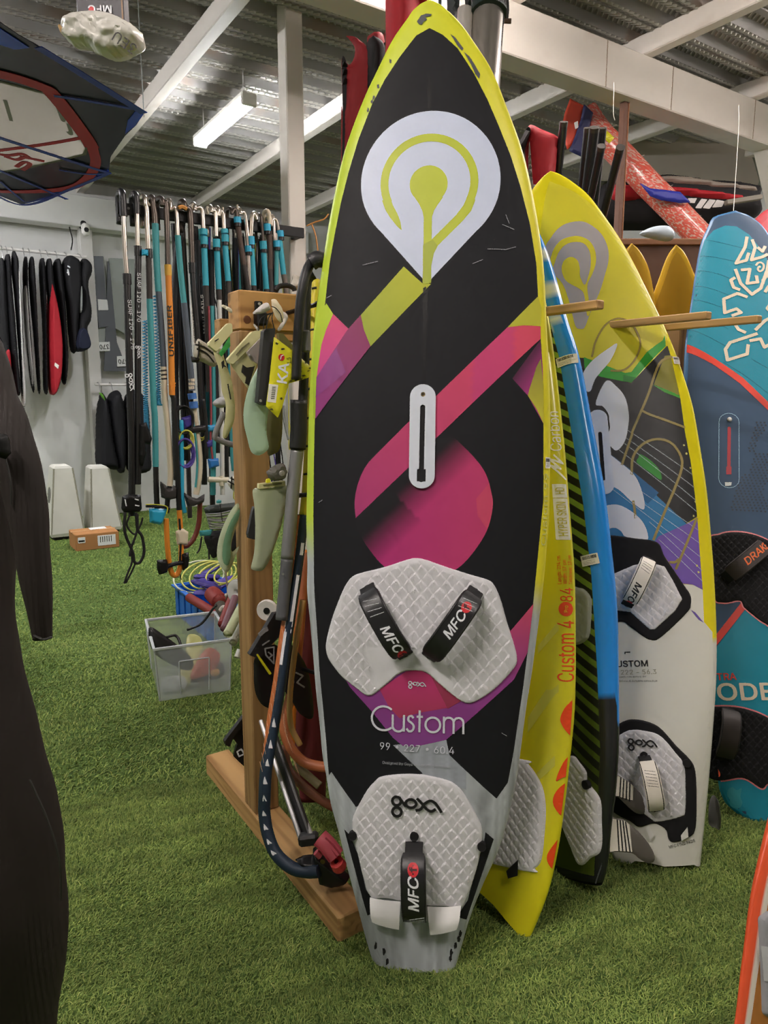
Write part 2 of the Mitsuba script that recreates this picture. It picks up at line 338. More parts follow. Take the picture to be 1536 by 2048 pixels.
# floor: a slab under the turf, and the blades as stuff
k = thing('floor', 'green artificial turf floor', 'floor', kind='structure')
slab = cbox(26, 24, 0.1, 0.001); slab.apply_translation([1.5, 5.5, -0.05])
part(k, 'backing', slab, 'm_turf_base')
def turf():
    V, F, Cc = [], [], []
    def ring(d0, d1, dens, w, h):
        a0, a1 = math.radians(-38), math.radians(38)
        n = int(dens * (d1 ** 2 - d0 ** 2) * (a1 - a0) / 2)
        r = np.sqrt(RNG.uniform(d0 ** 2, d1 ** 2, n)); a = RNG.uniform(a0, a1, n)
        x, y = r * np.sin(a), r * np.cos(a); P = np.stack([x, y, np.zeros(n)], 1)
        lay = meshkit.noise(np.stack([x * 3, y * 3, x * 0], 1), 3) * 2.4 - 0.4      # blades lean in drifting directions
        az = lay + RNG.normal(0, 1.1, n); tilt = np.abs(RNG.normal(.75, .35, n)).clip(0, 1.35)
        hh = h * RNG.uniform(.6, 1.25, n)
        dirn = np.stack([np.cos(az) * np.sin(tilt), np.sin(az) * np.sin(tilt), np.cos(tilt)], 1)
        s = np.stack([-np.sin(az + RNG.normal(0, .5, n)), np.cos(az), 0 * az], 1) * (w * RNG.uniform(.6, 1.2, n))[:, None]
        bend = np.stack([np.cos(az) * .3, np.sin(az) * .3, -0.15 + 0 * az], 1) * hh[:, None]
        mid, tip = P + dirn * hh[:, None] * .6, P + dirn * hh[:, None] + bend
        tip[:, 2] = np.maximum(tip[:, 2], .003)
        b = sum(len(q) for q in V)
        V.append(np.stack([P - s, P + s, mid + s * .8, mid - s * .8, tip], 1).reshape(-1, 3))
        i = b + np.arange(n)[:, None] * 5
        F.append((i[:, :, None] + np.array([[0, 1, 2], [0, 2, 3], [3, 2, 4]])[None]).reshape(-1, 3))
        pick = RNG.uniform(0, 1, n)[:, None]
        col = np.array([.14, .215, .045]) * (1 - pick) + np.array([.285, .36, .09]) * pick
        col = np.where(RNG.uniform(0, 1, n)[:, None] < .05, [.36, .40, .12], col)
        col = np.where(RNG.uniform(0, 1, n)[:, None] < .12, [.035, .075, .012], col)
        patch = meshkit.fbm(np.stack([x * 2.2, y * 2.2, 0 * x], 1), 3)[:, None]
        rows = meshkit.fbm(np.stack([x * 5 + y * 3, y * 26 - x * 9, 0 * x], 1), 3, 8)[:, None]
        Cc.append(np.repeat(col * (.72 + .45 * patch) * (.55 + .9 * rows), 5, 0))
    ring(0.75, 2.4, 60000, .0011, .0135); ring(2.4, 4.4, 15000, .0020, .016); ring(4.4, 9.4, 5000, .0034, .012)
    return trimesh.Trimesh(np.vstack(V), np.vstack(F), process=False), np.vstack(Cc)
tm, tc = turf()
part(k, 'turf_blades', tm, MV('turf', .7, .25), color=tc, kind='stuff', label='short green artificial grass blades')

# walls
def wall(name, a0, a1, b0, b1, z1, label):
    one(name, gbox(a0, a1, b0, b1, 0, z1, .002), 'm_plaster', label, 'wall', kind='structure')
wall('wall_left', -5.2, 6.8, WALL, WALL + .2, CEIL, 'white plaster wall behind the wetsuits')
wall('wall_back', 6.6, 6.8, -4.5, WALL, CEIL, 'grey plaster wall behind the boards on the right')
wall('wall_front', -5.2, 6.8, -4.7, -4.5, CEIL, 'plain wall behind the viewer')
wall('wall_side', -5.4, -5.2, -4.7, WALL + .2, CEIL, 'plain wall left of the viewer')

# ceiling: corrugated steel deck, ribs along D1, each sheet a part
k = thing('ceiling', 'corrugated galvanised steel deck ceiling', 'ceiling', kind='structure')
PER, DEP = 0.24, 0.05
def sheet(b0, n):
    prof = [(0, DEP), (.03, DEP)]
    pts = []
    for i in range(n):
        o = b0 + i * PER
        pts += [(o, CEIL + DEP), (o + .09, CEIL + DEP), (o + .115, CEIL), (o + .15, CEIL), (o + .155, CEIL + .01), (o + .165, CEIL + .01), (o + .17, CEIL), (o + .215, CEIL)]
    pts.append((b0 + n * PER, CEIL + DEP)); pts = np.array(pts); V = []
    for a in (-5.3, 6.8): V.append(np.array([G(a, b, z) for b, z in pts]))
    m = len(pts); i = np.arange(m - 1); V = np.vstack(V)
    return trimesh.Trimesh(V, np.vstack([np.stack([i, i + 1, i + 1 + m], 1), np.stack([i, i + 1 + m, i + m], 1)]), process=False)
def emboss(b0, n, a0, a1):
    """The pressed slanting dashes of the ribs."""
    V, F = [], []
    for i in range(n):
        for (q0, q1, zz, sl) in ((.008, .082, CEIL + DEP, 1), (.118, .148, CEIL, -1), (.172, .212, CEIL, -1)):
            o = b0 + i * PER
            for a in np.arange(a0, a1, .046):
                c = len(V) * 8
                p = [G(a + sl * .018 * 0, o + q0, zz), G(a + .016, o + q0, zz), G(a + .016 + sl * .05, o + q1, zz), G(a + sl * .05, o + q1, zz)]
                d = np.array([G(.004, .006, -.010), G(-.004, .006, -.010), G(-.004, -.006, -.010), G(.004, -.006, -.010)])
                V.append(np.vstack([p, np.array(p) + d]))
                F.append(c + np.array([[4, 6, 5], [4, 7, 6], [0, 5, 1], [0, 4, 5], [1, 6, 2], [1, 5, 6], [2, 7, 3], [2, 6, 7], [3, 4, 0], [3, 7, 4]]))
    return trimesh.Trimesh(np.vstack(V), np.vstack(F), process=False)
for j in range(18):
    part(k, 'deck_sheet', sheet(-4.56 + j * .72, 3), 'm_deck_steel')
part(k, 'pressed_ribs', cat(emboss(2.64, 24, 0.2, 6.4)), M('rib_steel', '#a9a7a0', .45, .5, .3), kind='stuff', label='pressed slanting dashes along the deck ribs')

# steel: purlins (channels), the main beam, the eave beam, the columns
def ibeam(p, q, w, h, t=.012):
    return cat(bar(p + UP * (t / 2), q + UP * (t / 2), w, t, ch=.002), bar(p + UP * (h - t / 2), q + UP * (h - t / 2), w, t, ch=.002), bar(p + UP * h / 2, q + UP * h / 2, .01, h - 2 * t, ch=.001))
def boxbeam(p, q, w, h): return bar(p + UP * h / 2, q + UP * h / 2, w, h, ch=.006)
for i, a in enumerate((-.70, .48, 1.66, 2.89, 4.01, 5.2, 6.38)):
    one('roof_beam', boxbeam(G(a, -4.5, ZP), G(a, WALL, ZP), .08, CEIL - ZP + .002), 'm_cream_paint', ['cream steel purlin far left under the ceiling', 'cream steel purlin above the left aisle', 'cream steel purlin with a black cable along it, left of the tube lamp', 'cream steel purlin right of the tube lamp', 'cream steel purlin crossing above the main beam at the top right', 'cream steel purlin near the right back corner', 'cream steel purlin over the back wall'][i], 'beam', kind='structure')
k = thing('main_beam', 'deep cream steel beam crossing the top of the picture', 'beam', kind='structure')
part(k, 'beam_box', boxbeam(G(-1.0, 3.19, ZM), G(6.5, 3.19, ZM), .16, ZP - ZM - .001), 'm_cream_paint')
for a in (3.62, 4.25, 5.2, 5.9): part(k, 'weld_seam', gbox(a, a + .006, 3.107, 3.111, ZM + .005, ZP - .006, .001), M('seam', '#8f8071', .6))
one('eave_beam', boxbeam(G(-5.2, WALL - .14, 3.02), G(4.2, WALL - .14, 3.02), .2, .30), 'm_plaster', 'grey white beam along the top of the wetsuit wall', 'beam', kind='structure')
one('steel_column', place(cbox(.112, .112, CEIL + .06, .006), G(2.045, 4.12, (CEIL + .06) / 2), D1, D2, UP), 'm_cream_paint', 'square cream steel column left of the black board', 'column', kind='structure')
one('steel_column', cat(place(cbox(.2, .2, ZM, .008), G(6.0, 3.19, ZM / 2), D1, D2, UP), extrude(Polygon([(0, 0), (0, -.55), (-.06, -.55), (-.42, 0)]), .14, G(5.9, 3.26, ZM), D1, UP, -D2)), 'm_cream_paint', 'cream steel column with a haunch under the beam at the right edge', 'column', kind='structure')
one('wall_post', gbox(1.60, 1.72, WALL - .16, WALL, 0, 3.02, .004), M('post_white', '#cfcdc8', .6), 'narrow white post on the wall between wetsuits and mast bags', 'column', kind='structure')
one('wall_post', gbox(-2.9, -2.78, WALL - .16, WALL, 0, 3.02, .004), 'm_post_white', 'narrow white post on the wall far left of the wetsuits', 'column', kind='structure')

# lamps of the hall
for (a, b, L_, col, lab) in LAMP_SPOTS:
    lamp = thing('tube_lamp', lab, 'lamp')
    zl = 3.30
    part(lamp, 'housing', gbox(a - .055, a + .055, b - L_ / 2, b + L_ / 2, zl + .012, zl + .045, .006), M('lamp_white', '#e8e6e0', .4))
    dif = gbox(a - .05, a + .05, b - L_ / 2 + .01, b + L_ / 2 - .01, zl - .035, zl + .0105, .014)
    kk = part(lamp, 'diffuser', dif, 'm_lamp_white', label='glowing white diffuser')
    scene[kk]['emitter'] = {'type': 'area', 'radiance': {'type': 'rgb', 'value': [float(x) for x in col]}}
    for s in (-1, 1):
        part(lamp, 'end_cap', gbox(a - .056, a + .056, b + s * L_ / 2 - .012, b + s * L_ / 2 + .012, zl - .04, zl + .046, .008), M('lamp_cap', '#d8d6cf', .5))
        part(lamp, 'hanger', tube([G(a, b + s * .4, zl + .045), G(a, b + s * .4, CEIL + .002)], .004, 6), M('steel', '#b8b8b6', .35, .5, .8))

# ------------------------------------------------------------------ the black board in front
def streaks(u, v, seed, k=1.0):
    """Brushed paint: long streaks along the board."""
    p = np.stack([np.asarray(u) * 130, np.asarray(v) * 5, 0 * np.asarray(u)], 1)
    return .62 + .66 * meshkit.fbm(p, 3, seed) * k - .16 * (meshkit.noise(p * [.25, .6, 1], seed + 5) > .68)
def goya(w, skip=0):
    """The ribbon lettering in a box w wide, centred on the origin."""
    s = w / 305.0
    q = lambda pts: [((x - 702) * s, -(y - 333) * s) for x, y in pts]
    L_ = 17 * s
    g = [Point(q([(583, 300)])[0]).buffer(34 * s).difference(Point(q([(583, 300)])[0]).buffer(17 * s)), Point(q([(586, 364)])[0]).buffer(35 * s).difference(Point(q([(586, 364)])[0]).buffer(18 * s)),
         aff.scale(Point(q([(669, 310)])[0]).buffer(1, quad_segs=12), 40 * s, 33 * s).difference(aff.scale(Point(q([(669, 310)])[0]).buffer(1, quad_segs=12), 23 * s, 16 * s)),
         stroke(smooth_path(np.array([a + (0,) for a in q([(598, 276), (615, 300), (640, 328)])]))[:, :2], L_),
         stroke(smooth_path(np.array([a + (0,) for a in q([(704, 277), (730, 300), (762, 336), (792, 349), (818, 334)])]))[:, :2], L_),
         stroke(smooth_path(np.array([a + (0,) for a in q([(698, 350), (728, 340), (752, 306), (785, 287), (815, 300), (838, 330), (853, 354)])]))[:, :2], L_)]
    return unary_union([x.buffer(0) for x in g])
def grad(p, c0, c1, a, b):
    """Colours that run from c0 at point a to c1 at point b."""
    a, b = np.array(a), np.array(b); t = np.clip(((p - a) @ (b - a)) / np.dot(b - a, b - a), 0, 1)[:, None]
    return lin(c0) * (1 - t) + lin(c1) * t
def dots(board, k, name, spots, layer, m, seed):
    """Irregular paint chips (u, v, radius u, radius v)."""
    r = np.random.default_rng(seed); gs = []
    for (u, v, ru, rv) in spots:
        a = np.linspace(0, 2 * np.pi, 14, endpoint=False); f = r.uniform(.55, 1.15, 14)
        gs.append(Polygon(np.c_[u + ru * np.cos(a) * f, v + rv * np.sin(a) * f]))
    mm, _ = board.decal(unary_union([g.buffer(0) for g in gs]), layer, .01, .0005)
    part(k, name, mm, m, kind='stuff')
def strap(key, board, A_, B_, h, w, m_cover, m_edge, text=None, tcol=None, lines=(), red=True, thick=.014, text_at=.3, flip=False, base=.006):
    """A padded foot strap arching from A_ to B_ (deck points), with its end tabs, cover, print and screws."""
    A_, B_ = np.array(A_), np.array(B_); d = unit(B_ - A_); n2 = np.array([-d[1], d[0]]); Ls = np.linalg.norm(B_ - A_)
    k = part(key, 'foot_strap', cat([lathe([(0, 0), (.014, 0), (.014, .005), (.009, .008), (0, .008)], board.at(*p)[0] + board.N * base, board.N, 14) for p in (A_ + d * .01, B_ - d * .01)]), M('strap_screw', '#1b1b1d', .4))
    def mid(t): p = A_ + (B_ - A_) * t; return board.at(p[0], p[1])[0] + board.N * (base + h * (1 - abs(2 * t - 1) ** 3.2) + .004)
    ts = np.linspace(0, 1, 33); P = np.array([mid(t) for t in ts]); side = board.U * n2[0] + board.V * n2[1]
    part(k, 'webbing', sweep(P, rrect(w * .72, .006, .0028), np.broadcast_to(np.cross(side, unit(P[-1] - P[0])) * 0 + board.N, P.shape)), m_edge, smooth=40)
    tc = np.linspace(.10, .90, 33); Q = np.array([mid(t) for t in tc]); tg = np.gradient(Q, axis=0); tg /= np.linalg.norm(tg, axis=1, keepdims=True)
    nn = np.cross(tg, side); nn *= np.sign(nn @ board.N)[:, None]
    sc = np.ones((33, 2)); sc[:3, 0] = [.86, .95, .99]; sc[-3:, 0] = [.99, .95, .86]
    part(k, 'cover', sweep(Q + nn * (thick * .5), rrect(w, thick, .0045, 4), nn, sc), m_cover, smooth=40, label='padded strap cover')
    for s in (-1, 1):
        part(k, 'edge_seam', tube(Q[1:-1] + nn[1:-1] * (thick + .0002) + side * s * (w / 2 - .0035), .0011, 6, smooth=False), m_edge)
    s_len = np.concatenate([[0], np.cumsum(np.linalg.norm(np.diff(Q, axis=0), axis=1))]); tot = s_len[-1]
    def on(x, y, z):
        x = np.clip(x, 0, tot); c = [np.interp(x, s_len, Q[:, i]) for i in range(3)]; nv = np.stack([np.interp(x, s_len, nn[:, i]) for i in range(3)], 1)
        return np.stack(c, 1) + side * np.asarray(y)[:, None] + nv * (thick + .0004 + np.asarray(z))[:, None]
    sgn = -1 if flip else 1
    if text:
        hgt = w * .40; m = meshkit.text_mesh(text, hgt, .0005, True); V_ = np.array(m.vertices); V_[:, 1] -= hgt / 2; V_[:, 0] += .22 * V_[:, 1]; tw = m.bounds[1][0]
        x0 = tot * text_at; X = (x0 + V_[:, 0]) if not flip else (tot - x0 - V_[:, 0])
        m.vertices = on(X, sgn * V_[:, 1], V_[:, 2]); part(k, 'lettering', m, tcol or M('print_white', '#dfe1e6', .5))
        if red:
            a = np.linspace(0, 2 * np.pi, 20, endpoint=False); cx = x0 + tw + hgt * .5; cx = cx if not flip else tot - cx
            D = on(cx + np.append(np.cos(a) * hgt * .55, 0), np.append(np.sin(a) * hgt * .55, 0), np.zeros(21)); i = np.arange(20)
            part(k, 'red_dot', trimesh.Trimesh(D, np.stack([i, (i + 1) % 20, i * 0 + 20], 1), process=False), M('print_red', '#c4232c', .5))
            m = meshkit.text_mesh('f', hgt * .7, .0004, True); V_ = np.array(m.vertices); V_[:, 0] -= m.bounds[1][0] / 2; V_[:, 1] -= hgt * .35
            m.vertices = on(cx + (V_[:, 0] if not flip else -V_[:, 0]), sgn * V_[:, 1], V_[:, 2] + .0004); part(k, 'dot_letter', m, M('print_dark', '#3a1014', .5))
    ms = []
    for (x, y0, x1, y1) in lines:
        t = np.linspace(0, 1, 6); X, Y = (x + (x1 - x) * t) * tot, (y0 + (y1 - y0) * t) * w
        ms.append(sweep(on(X if not flip else tot - X, sgn * Y, 0 * t), rrect(.0011, .0006, .0002, 1), board.N))
    if ms: part(k, 'print_lines', ms, tcol or 'm_print_white')
    return k

main = Board(FR['main'],
             [(-0.0083,2.2922), (-0.0305,2.2872), (-0.0625,2.2541), (-0.0943,2.2106), (-0.126,2.1505), (-0.1576,2.0861), (-0.1852,2.0173), (-0.2086,1.9482), (-0.2277,1.8664), (-0.2446,1.7763), (-0.261,1.6574), (-0.2718,1.5753), (-0.2814,1.4703), (-0.2873,1.3063), (-0.2882,1.1835), (-0.2882,1.0609), (-0.2833,0.898), (-0.2829,0.9196), (-0.273,0.7979), (-0.264,0.717), (-0.2554,0.6363), (-0.2443,0.5559), (-0.2345,0.4757), (-0.2246,0.4298), (-0.2132,0.3701), (-0.1892,0.2912), (-0.1673,0.2125), (-0.1435,0.1342), (-0.1197,0.0562), (-0.0964,-0.0056), (-0.0778,-0.0318)],
             [(-0.0079,2.2921), (0.014,2.2889), (0.0384,2.2733), (0.0731,2.2389), (0.1038,2.1967), (0.1447,2.1339), (0.1879,2.0312), (0.2187,1.9496), (0.2311,1.909), (0.25,1.8283), (0.2649,1.748), (0.278,1.6521), (0.2865,1.5262), (0.2931,1.4269), (0.2987,1.3081), (0.2999,1.229), (0.2995,1.0711), (0.2961,1.0131), (0.2907,0.9342), (0.283,0.8553), (0.2738,0.7764), (0.2645,0.6974), (0.2529,0.6184), (0.2436,0.5395), (0.234,0.4605), (0.225,0.411), (0.2087,0.3356), (0.1902,0.2756), (0.1563,0.1949), (0.1263,0.1143), (0.104,0.034), (0.0891,-0.0182)], .105, tail_t=.05)
mb = thing('windsurf_board', 'large black windsurf board with white drop logo and pink drop, standing in front', 'windsurf board')
hm, hl = main.hull(190, 88)
def main_col(l):
    u, v = l[:, 0], l[:, 1]; f = np.clip((u + .25) / .5, 0, 1)[:, None]
    lime = lin('#b3cb3a') * (1 - f) + lin('#dcd22a') * f
    grey = lin('#aeb4b8') * streaks(u, v, 3)[:, None]
    edge = np.where(u < 0, .985, .86) + .02 * meshkit.noise(np.stack([u * 60, v * 20, l[:, 2] * 30], 1), 2)
    t = np.clip((edge - v) / .10 + .5, 0, 1)[:, None]
    return lime * (1 - t) + grey * t
hullkey = part(mb, 'hull', hm, MV('hull_satin', .38, .5), smooth=True, color=main_col(hl))
BLK = M('deck_black', '#17181c', .6, .22)
black = Polygon([(-0.0034,2.2236), (-0.0347,2.2074), (-0.0735,2.1594), (-0.1084,2.1091), (-0.1392,2.0505), (-0.1698,1.9716), (-0.1925,1.8963), (-0.2112,1.8208), (-0.2258,1.7411), (-0.2366,1.6772), (-0.2443,1.5973), (-0.2639,1.3794), (-0.2673,1.2876), (-0.2672,1.1801), (-0.2657,1.0609), (-0.2609,0.9023), (-0.2592,0.8759), (-0.2488,0.7576), (-0.2434,0.6867), (-0.2338,0.6083), (-0.2243,0.5301), (-0.2152,0.4364), (-0.2086,0.4465), (-0.1456,0.3719), (-0.1124,0.3933), (0.0116,0.4623), (-0.0361,0.516), (-0.0051,0.5292), (0.0645,0.5423), (0.0708,0.5098), (0.1836,0.4084), (0.2096,0.4443), (0.2218,0.5138), (0.2319,0.5907), (0.2421,0.6677), (0.2504,0.7446), (0.2625,0.8676), (0.2714,0.9753), (0.2826,1.1088), (0.28,1.2859), (0.2761,1.4171), (0.2621,1.5899), (0.2572,1.6637), (0.2406,1.7575), (0.2163,1.8478), (0.1922,1.919), (0.1642,1.9867), (0.1361,2.0507), (0.1041,2.1113), (0.0641,2.1725), (0.0283,2.2061)]).buffer(0)
dm, _ = main.decal(black, 1, .015); part(mb, 'deck_print', dm, BLK, smooth=True, label='satin black deck print')
def put(name, g, layer, m=None, colf=None, step=.012, board=main, key=mb, label=None, clip=.006):
    mm, p = board.decal(g if not isinstance(g, list) else Polygon(g).buffer(0), layer, step, clip)
    if mm is None: print('empty', key, name); return None
    return part(key, name, mm, m or MV('print_grad', .55, .25), color=None if colf is None else colf(p), smooth=colf is not None, label=label)
put('stringer_line', [(-0.0057,2.1044), (0.003,2.104), (0.0039,2.0286), (-0.0048,2.0289)], 2, M('stringer', '#0d0d10', .35))
put('stringer_line', [(-0.0076,1.6033), (0.0037,1.6091), (0.0023,1.373), (-0.0059,1.3731)], 2, 'm_stringer')
# the lime and plum upper band
LIME = '#a9b53a'
put('lime_band', [(-0.0546,1.6555), (-0.1557,1.542), (-0.1491,1.5101), (-0.1304,1.4663), (0.0111,1.6129), (-0.0105,1.6152)], 2, colf=lambda p: grad(p, '#b3b63c', '#98a63e', (.0, 1.62), (-.14, 1.47)))
put('lime_corner', [(-0.2427,1.5769), (-0.224,1.5487), (-0.2414,1.511), (-0.2528,1.4751), (-0.26,1.4273), (-0.2639,1.3794), (-0.2655,1.2996), (-0.2711,1.2956), (-0.2752,1.4193), (-0.2715,1.4993), (-0.2627,1.5632), (-0.2505,1.563)], 2, colf=lambda p: grad(p, '#b7cc3c', '#a0bb36', (-.2, 1.6), (-.26, 1.4)), clip=.002)
put('pink_corner', [(-0.224,1.5487), (-0.2414,1.511), (-0.2528,1.4751), (-0.26,1.4273), (-0.2634,1.3973), (-0.1851,1.5105)], 3, colf=lambda p: grad(p, '#cf4f6c', '#c54a8c', (-.2, 1.6), (-.27, 1.4)))
put('plum_band', [(-0.1557,1.542), (-0.1851,1.5105), (-0.2634,1.3973), (-0.2647,1.2956), (-0.1304,1.4663), (-0.1471,1.5061)], 4, colf=lambda p: grad(p, '#87395c', '#8b3b78', (-.15, 1.54), (-.29, 1.35)))
put('plum_facet', [(-0.2144,1.4649), (-0.2634,1.3973), (-0.2641,1.3475), (-0.1891,1.4051)], 5, M('plum', '#84377a', .5))
def curved(*runs):
    """One outline from runs of points: a run of more than three points is smoothed."""
    out = []
    for r_ in runs: out += [tuple(q) for q in smooth_path(np.c_[np.array(r_), np.zeros(len(r_))])[:, :2]] if len(r_) > 3 else list(r_)
    return Polygon(out).buffer(0)
# the right corner and the long pink band
put('lime_corner', [(0.2622,1.5876), (0.1909,1.51), (0.229,1.5162), (0.2689,1.517), (0.2709,1.5603)], 2, colf=lambda p: grad(p, '#b2b137', '#c4bf3a', (.2, 1.57), (.28, 1.6)))
put('pink_band', curved([(0.2689,1.517), (0.229,1.5158), (0.1909,1.51)], [(0.0274,1.3475), (-0.0342,1.2885)], [(-0.1156,1.2053), (-0.1331,1.1854), (-0.1473,1.1596), (-0.1579,1.1259), (-0.162,1.0903), (-0.1585,1.0568)], [(-0.0342,1.1786), (0.0291,1.2477), (0.2694,1.4868)]), 3, colf=lambda p: np.where((np.abs(p[:, 0] - .16) < .05)[:, None], grad(p, '#bc4173', '#c84670', (.08, 1.35), (.25, 1.5)), grad(p, '#a63a70', '#d24b62', (-.2, 1.1), (.27, 1.52))), step=.012)
put('shadow_print', [(0.2694,1.4848), (0.2043,1.3902), (0.2411,1.3514), (0.28,1.2859), (0.2761,1.4171)], 2, colf=lambda p: grad(p, '#1c1d21', '#b03f86', (.20, 1.40), (.262, 1.36)), step=.01)
put('lime_facet', [(0.2705,1.4403), (0.2609,1.421), (0.253,1.394), (0.2446,1.3669), (0.2411,1.3507), (0.2624,1.3205), (0.28,1.2859), (0.2775,1.3785)], 3, colf=lambda p: grad(p, '#8f8a3c', '#c3bd3e', (.25, 1.42), (.27, 1.30)))
# the big drop with its printed fold
drop = curved([(-0.1585,1.0568), (-0.0342,1.1786), (0.0291,1.2477)], [(0.0699,1.2518), (0.119,1.2035), (0.1466,1.1649), (0.1608,1.1186), (0.1635,1.0877), (0.1525,1.0371), (0.1264,0.9901), (0.0885,0.9466), (0.0386,0.9201), (-0.0002,0.9132), (-0.0434,0.9199), (-0.0911,0.9461), (-0.1315,0.9923), (-0.1541,1.0312), (-0.1585,1.0568)])
FA, FB_, FT = [(-0.1585,1.0568), (0.098,1.3085), (0.0427,1.1364)]
def drop_col(p):
    a, b = np.array(FA), np.array(FB_); d = unit(b - a); nrm = np.array([d[1], -d[0]]); nrm = nrm * np.sign(nrm @ (np.array(FT) - a)); h = (p - a) @ nrm
    s = (p - a) @ d / np.linalg.norm(b - a)
    t = np.clip((h - .022 - .02 * (s < .3)) / .075, 0, 1)[:, None] ** 1.3
    c = lin('#a8306f') * (1 - np.clip((p[:, :1] + .1) / .3, 0, 1)) + lin('#bb3f68') * np.clip((p[:, :1] + .1) / .3, 0, 1)
    return lin('#1a1a1e') * (1 - t) + c * t
put('pink_drop', drop, 2, colf=drop_col, step=.007, label='pink drop print with a printed dark fold')
put('drop_facet', Polygon([(0.1771,1.173), (0.1245,1.1064), (0.1289,1.0677), (0.1721,1.0066)]).buffer(0).intersection(drop), 3, M('facet', '#bf4262', .5))
# the white drop logo
LC = np.array([(0.0041,1.859)][0]); LE = np.array([(0.1694,1.8539)][0]); LR = np.linalg.norm(LE - LC)
LT = [(-0.0097,1.6136), (0.011,1.6149), (0.0013,1.6135)]
logo = unary_union([Point(LC).buffer(LR, quad_segs=32), Polygon([LC + LR * np.array([math.cos(math.radians(a)), math.sin(math.radians(a))]) for a in (218, 322)] + [LT[2]])]).buffer(0)
put('logo_drop', logo, 3, M('logo_white', '#c0c9de', .5), label='large white drop logo')
RC = np.array([(0.0022,1.8543)][0]); R0 = LR * 297 / 425; R1_ = LR * 249 / 425
ring = LineString(arcpts(RC[0], RC[1], (R0 + R1_) / 2, 205, -25, 60)).buffer((R0 - R1_) / 2, cap_style='flat')
tail_l = Polygon([(-0.1078,1.8139), (-0.1006,1.7938), (-0.0884,1.7736), (-0.0741,1.7554), (-0.0621,1.7432), (-0.0651,1.7611), (-0.0726,1.7811), (-0.0837,1.8013), (-0.0912,1.8234)])
tail_r = Polygon([(0.111,1.8098), (0.1017,1.7845), (0.0827,1.7614), (0.0252,1.7037), (0.0157,1.6842), (0.0103,1.6567), (-0.0089,1.657), (-0.0089,1.7044), (0.0112,1.7178), (0.0669,1.7736), (0.084,1.7967), (0.0927,1.8162)])
bulb = unary_union([Point([(0.0011,1.8496)][0]).buffer(LR * 115 / 425), Polygon([(-0.0318,1.8197), (-0.0197,1.8015), (-0.0123,1.7855), (-0.0093,1.7716), (-0.0082,1.7044), (-0.0093,1.6128), (0.011,1.6149), (0.0107,1.704), (0.0103,1.7711), (0.0151,1.7868), (0.0235,1.8004), (0.0357,1.8178)])])
put('logo_ring', unary_union([ring, tail_l.buffer(.001), tail_r.buffer(.0005), bulb]).buffer(0), 4, M('logo_lime', '#b1bc37', .5), label='lime ring and stem inside the drop logo')
put('logo_facet', [(0.0132,1.7177), (0.0244,1.7029), (0.0157,1.6842), (0.0103,1.6567), (0.0102,1.6172), (-0.0085,1.6144), (-0.009,1.7064)], 5, M('logo_olive', '#a0ac3a', .5))
# wear: chips along the nose, scratches, bottom chips
CH = M('chip_grey', '#4b4d52', .7)
put('paint_chip', [(-0.0333,2.2412), (-0.0237,2.2546), (-0.0119,2.258), (0.0019,2.256), (-0.0019,2.2514), (-0.0137,2.2501), (-0.0097,2.2431), (-0.0187,2.2384), (-0.0213,2.2318), (-0.0289,2.2338)], 3, CH, clip=.0005)
put('paint_chip', [(0.0459,2.2071), (0.0578,2.1986), (0.0778,2.1718), (0.074,2.1661), (0.062,2.1805), (0.054,2.1948)], 3, CH, clip=.0005)
put('paint_chip', [(0.0779,2.1639), (0.0917,2.1533), (0.1037,2.135), (0.1177,2.1106), (0.1152,2.0997), (0.106,2.1112), (0.096,2.1334), (0.0879,2.1476)], 3, CH, clip=.0005)
dots(main, mb, 'edge_chips', [(p[0], p[1], .003, .006) for p in [(-0.1344,2.0683), (-0.1386,2.0584), (-0.1478,2.0388), (-0.0952,2.1525), (-0.1241,2.0938)]], 3, CH, 4)
scr = [LineString(s_).buffer(.0007) for s_ in ([(-0.152,1.6617), (-0.1162,1.6689)], [(0.1829,1.7745), (0.1909,1.7548)], [(0.2071,1.6998), (0.1842,1.6925), (0.1419,1.6933)], [(0.1307,1.6681), (0.1077,1.6588)], [(0.1756,1.7513), (0.2026,1.7408)], [(-0.2409,1.5889), (-0.2289,1.5939)], [(0.1925,0.5621), (0.2041,0.555)], [(-0.2514,1.0929), (-0.2414,1.099)])]
put('scratches', unary_union(scr), 6, M('scratch', '#8e8f94', .6), step=.01)
dots(main, mb, 'tail_chips', [(p[0], p[1], .004, .010) for p in [(0.1048,0.0876), (0.1012,0.0758), (0.0937,0.0637), (0.0844,0.0477), (0.0827,0.0342), (-0.0643,0.0185), (-0.0725,0.0411), (-0.0923,0.0492)]] + [(p[0], p[1], .012, .003) for p in [(-0.023,0.0026)]], 2, M('chip_black', '#1a1b1d', .7), 8)
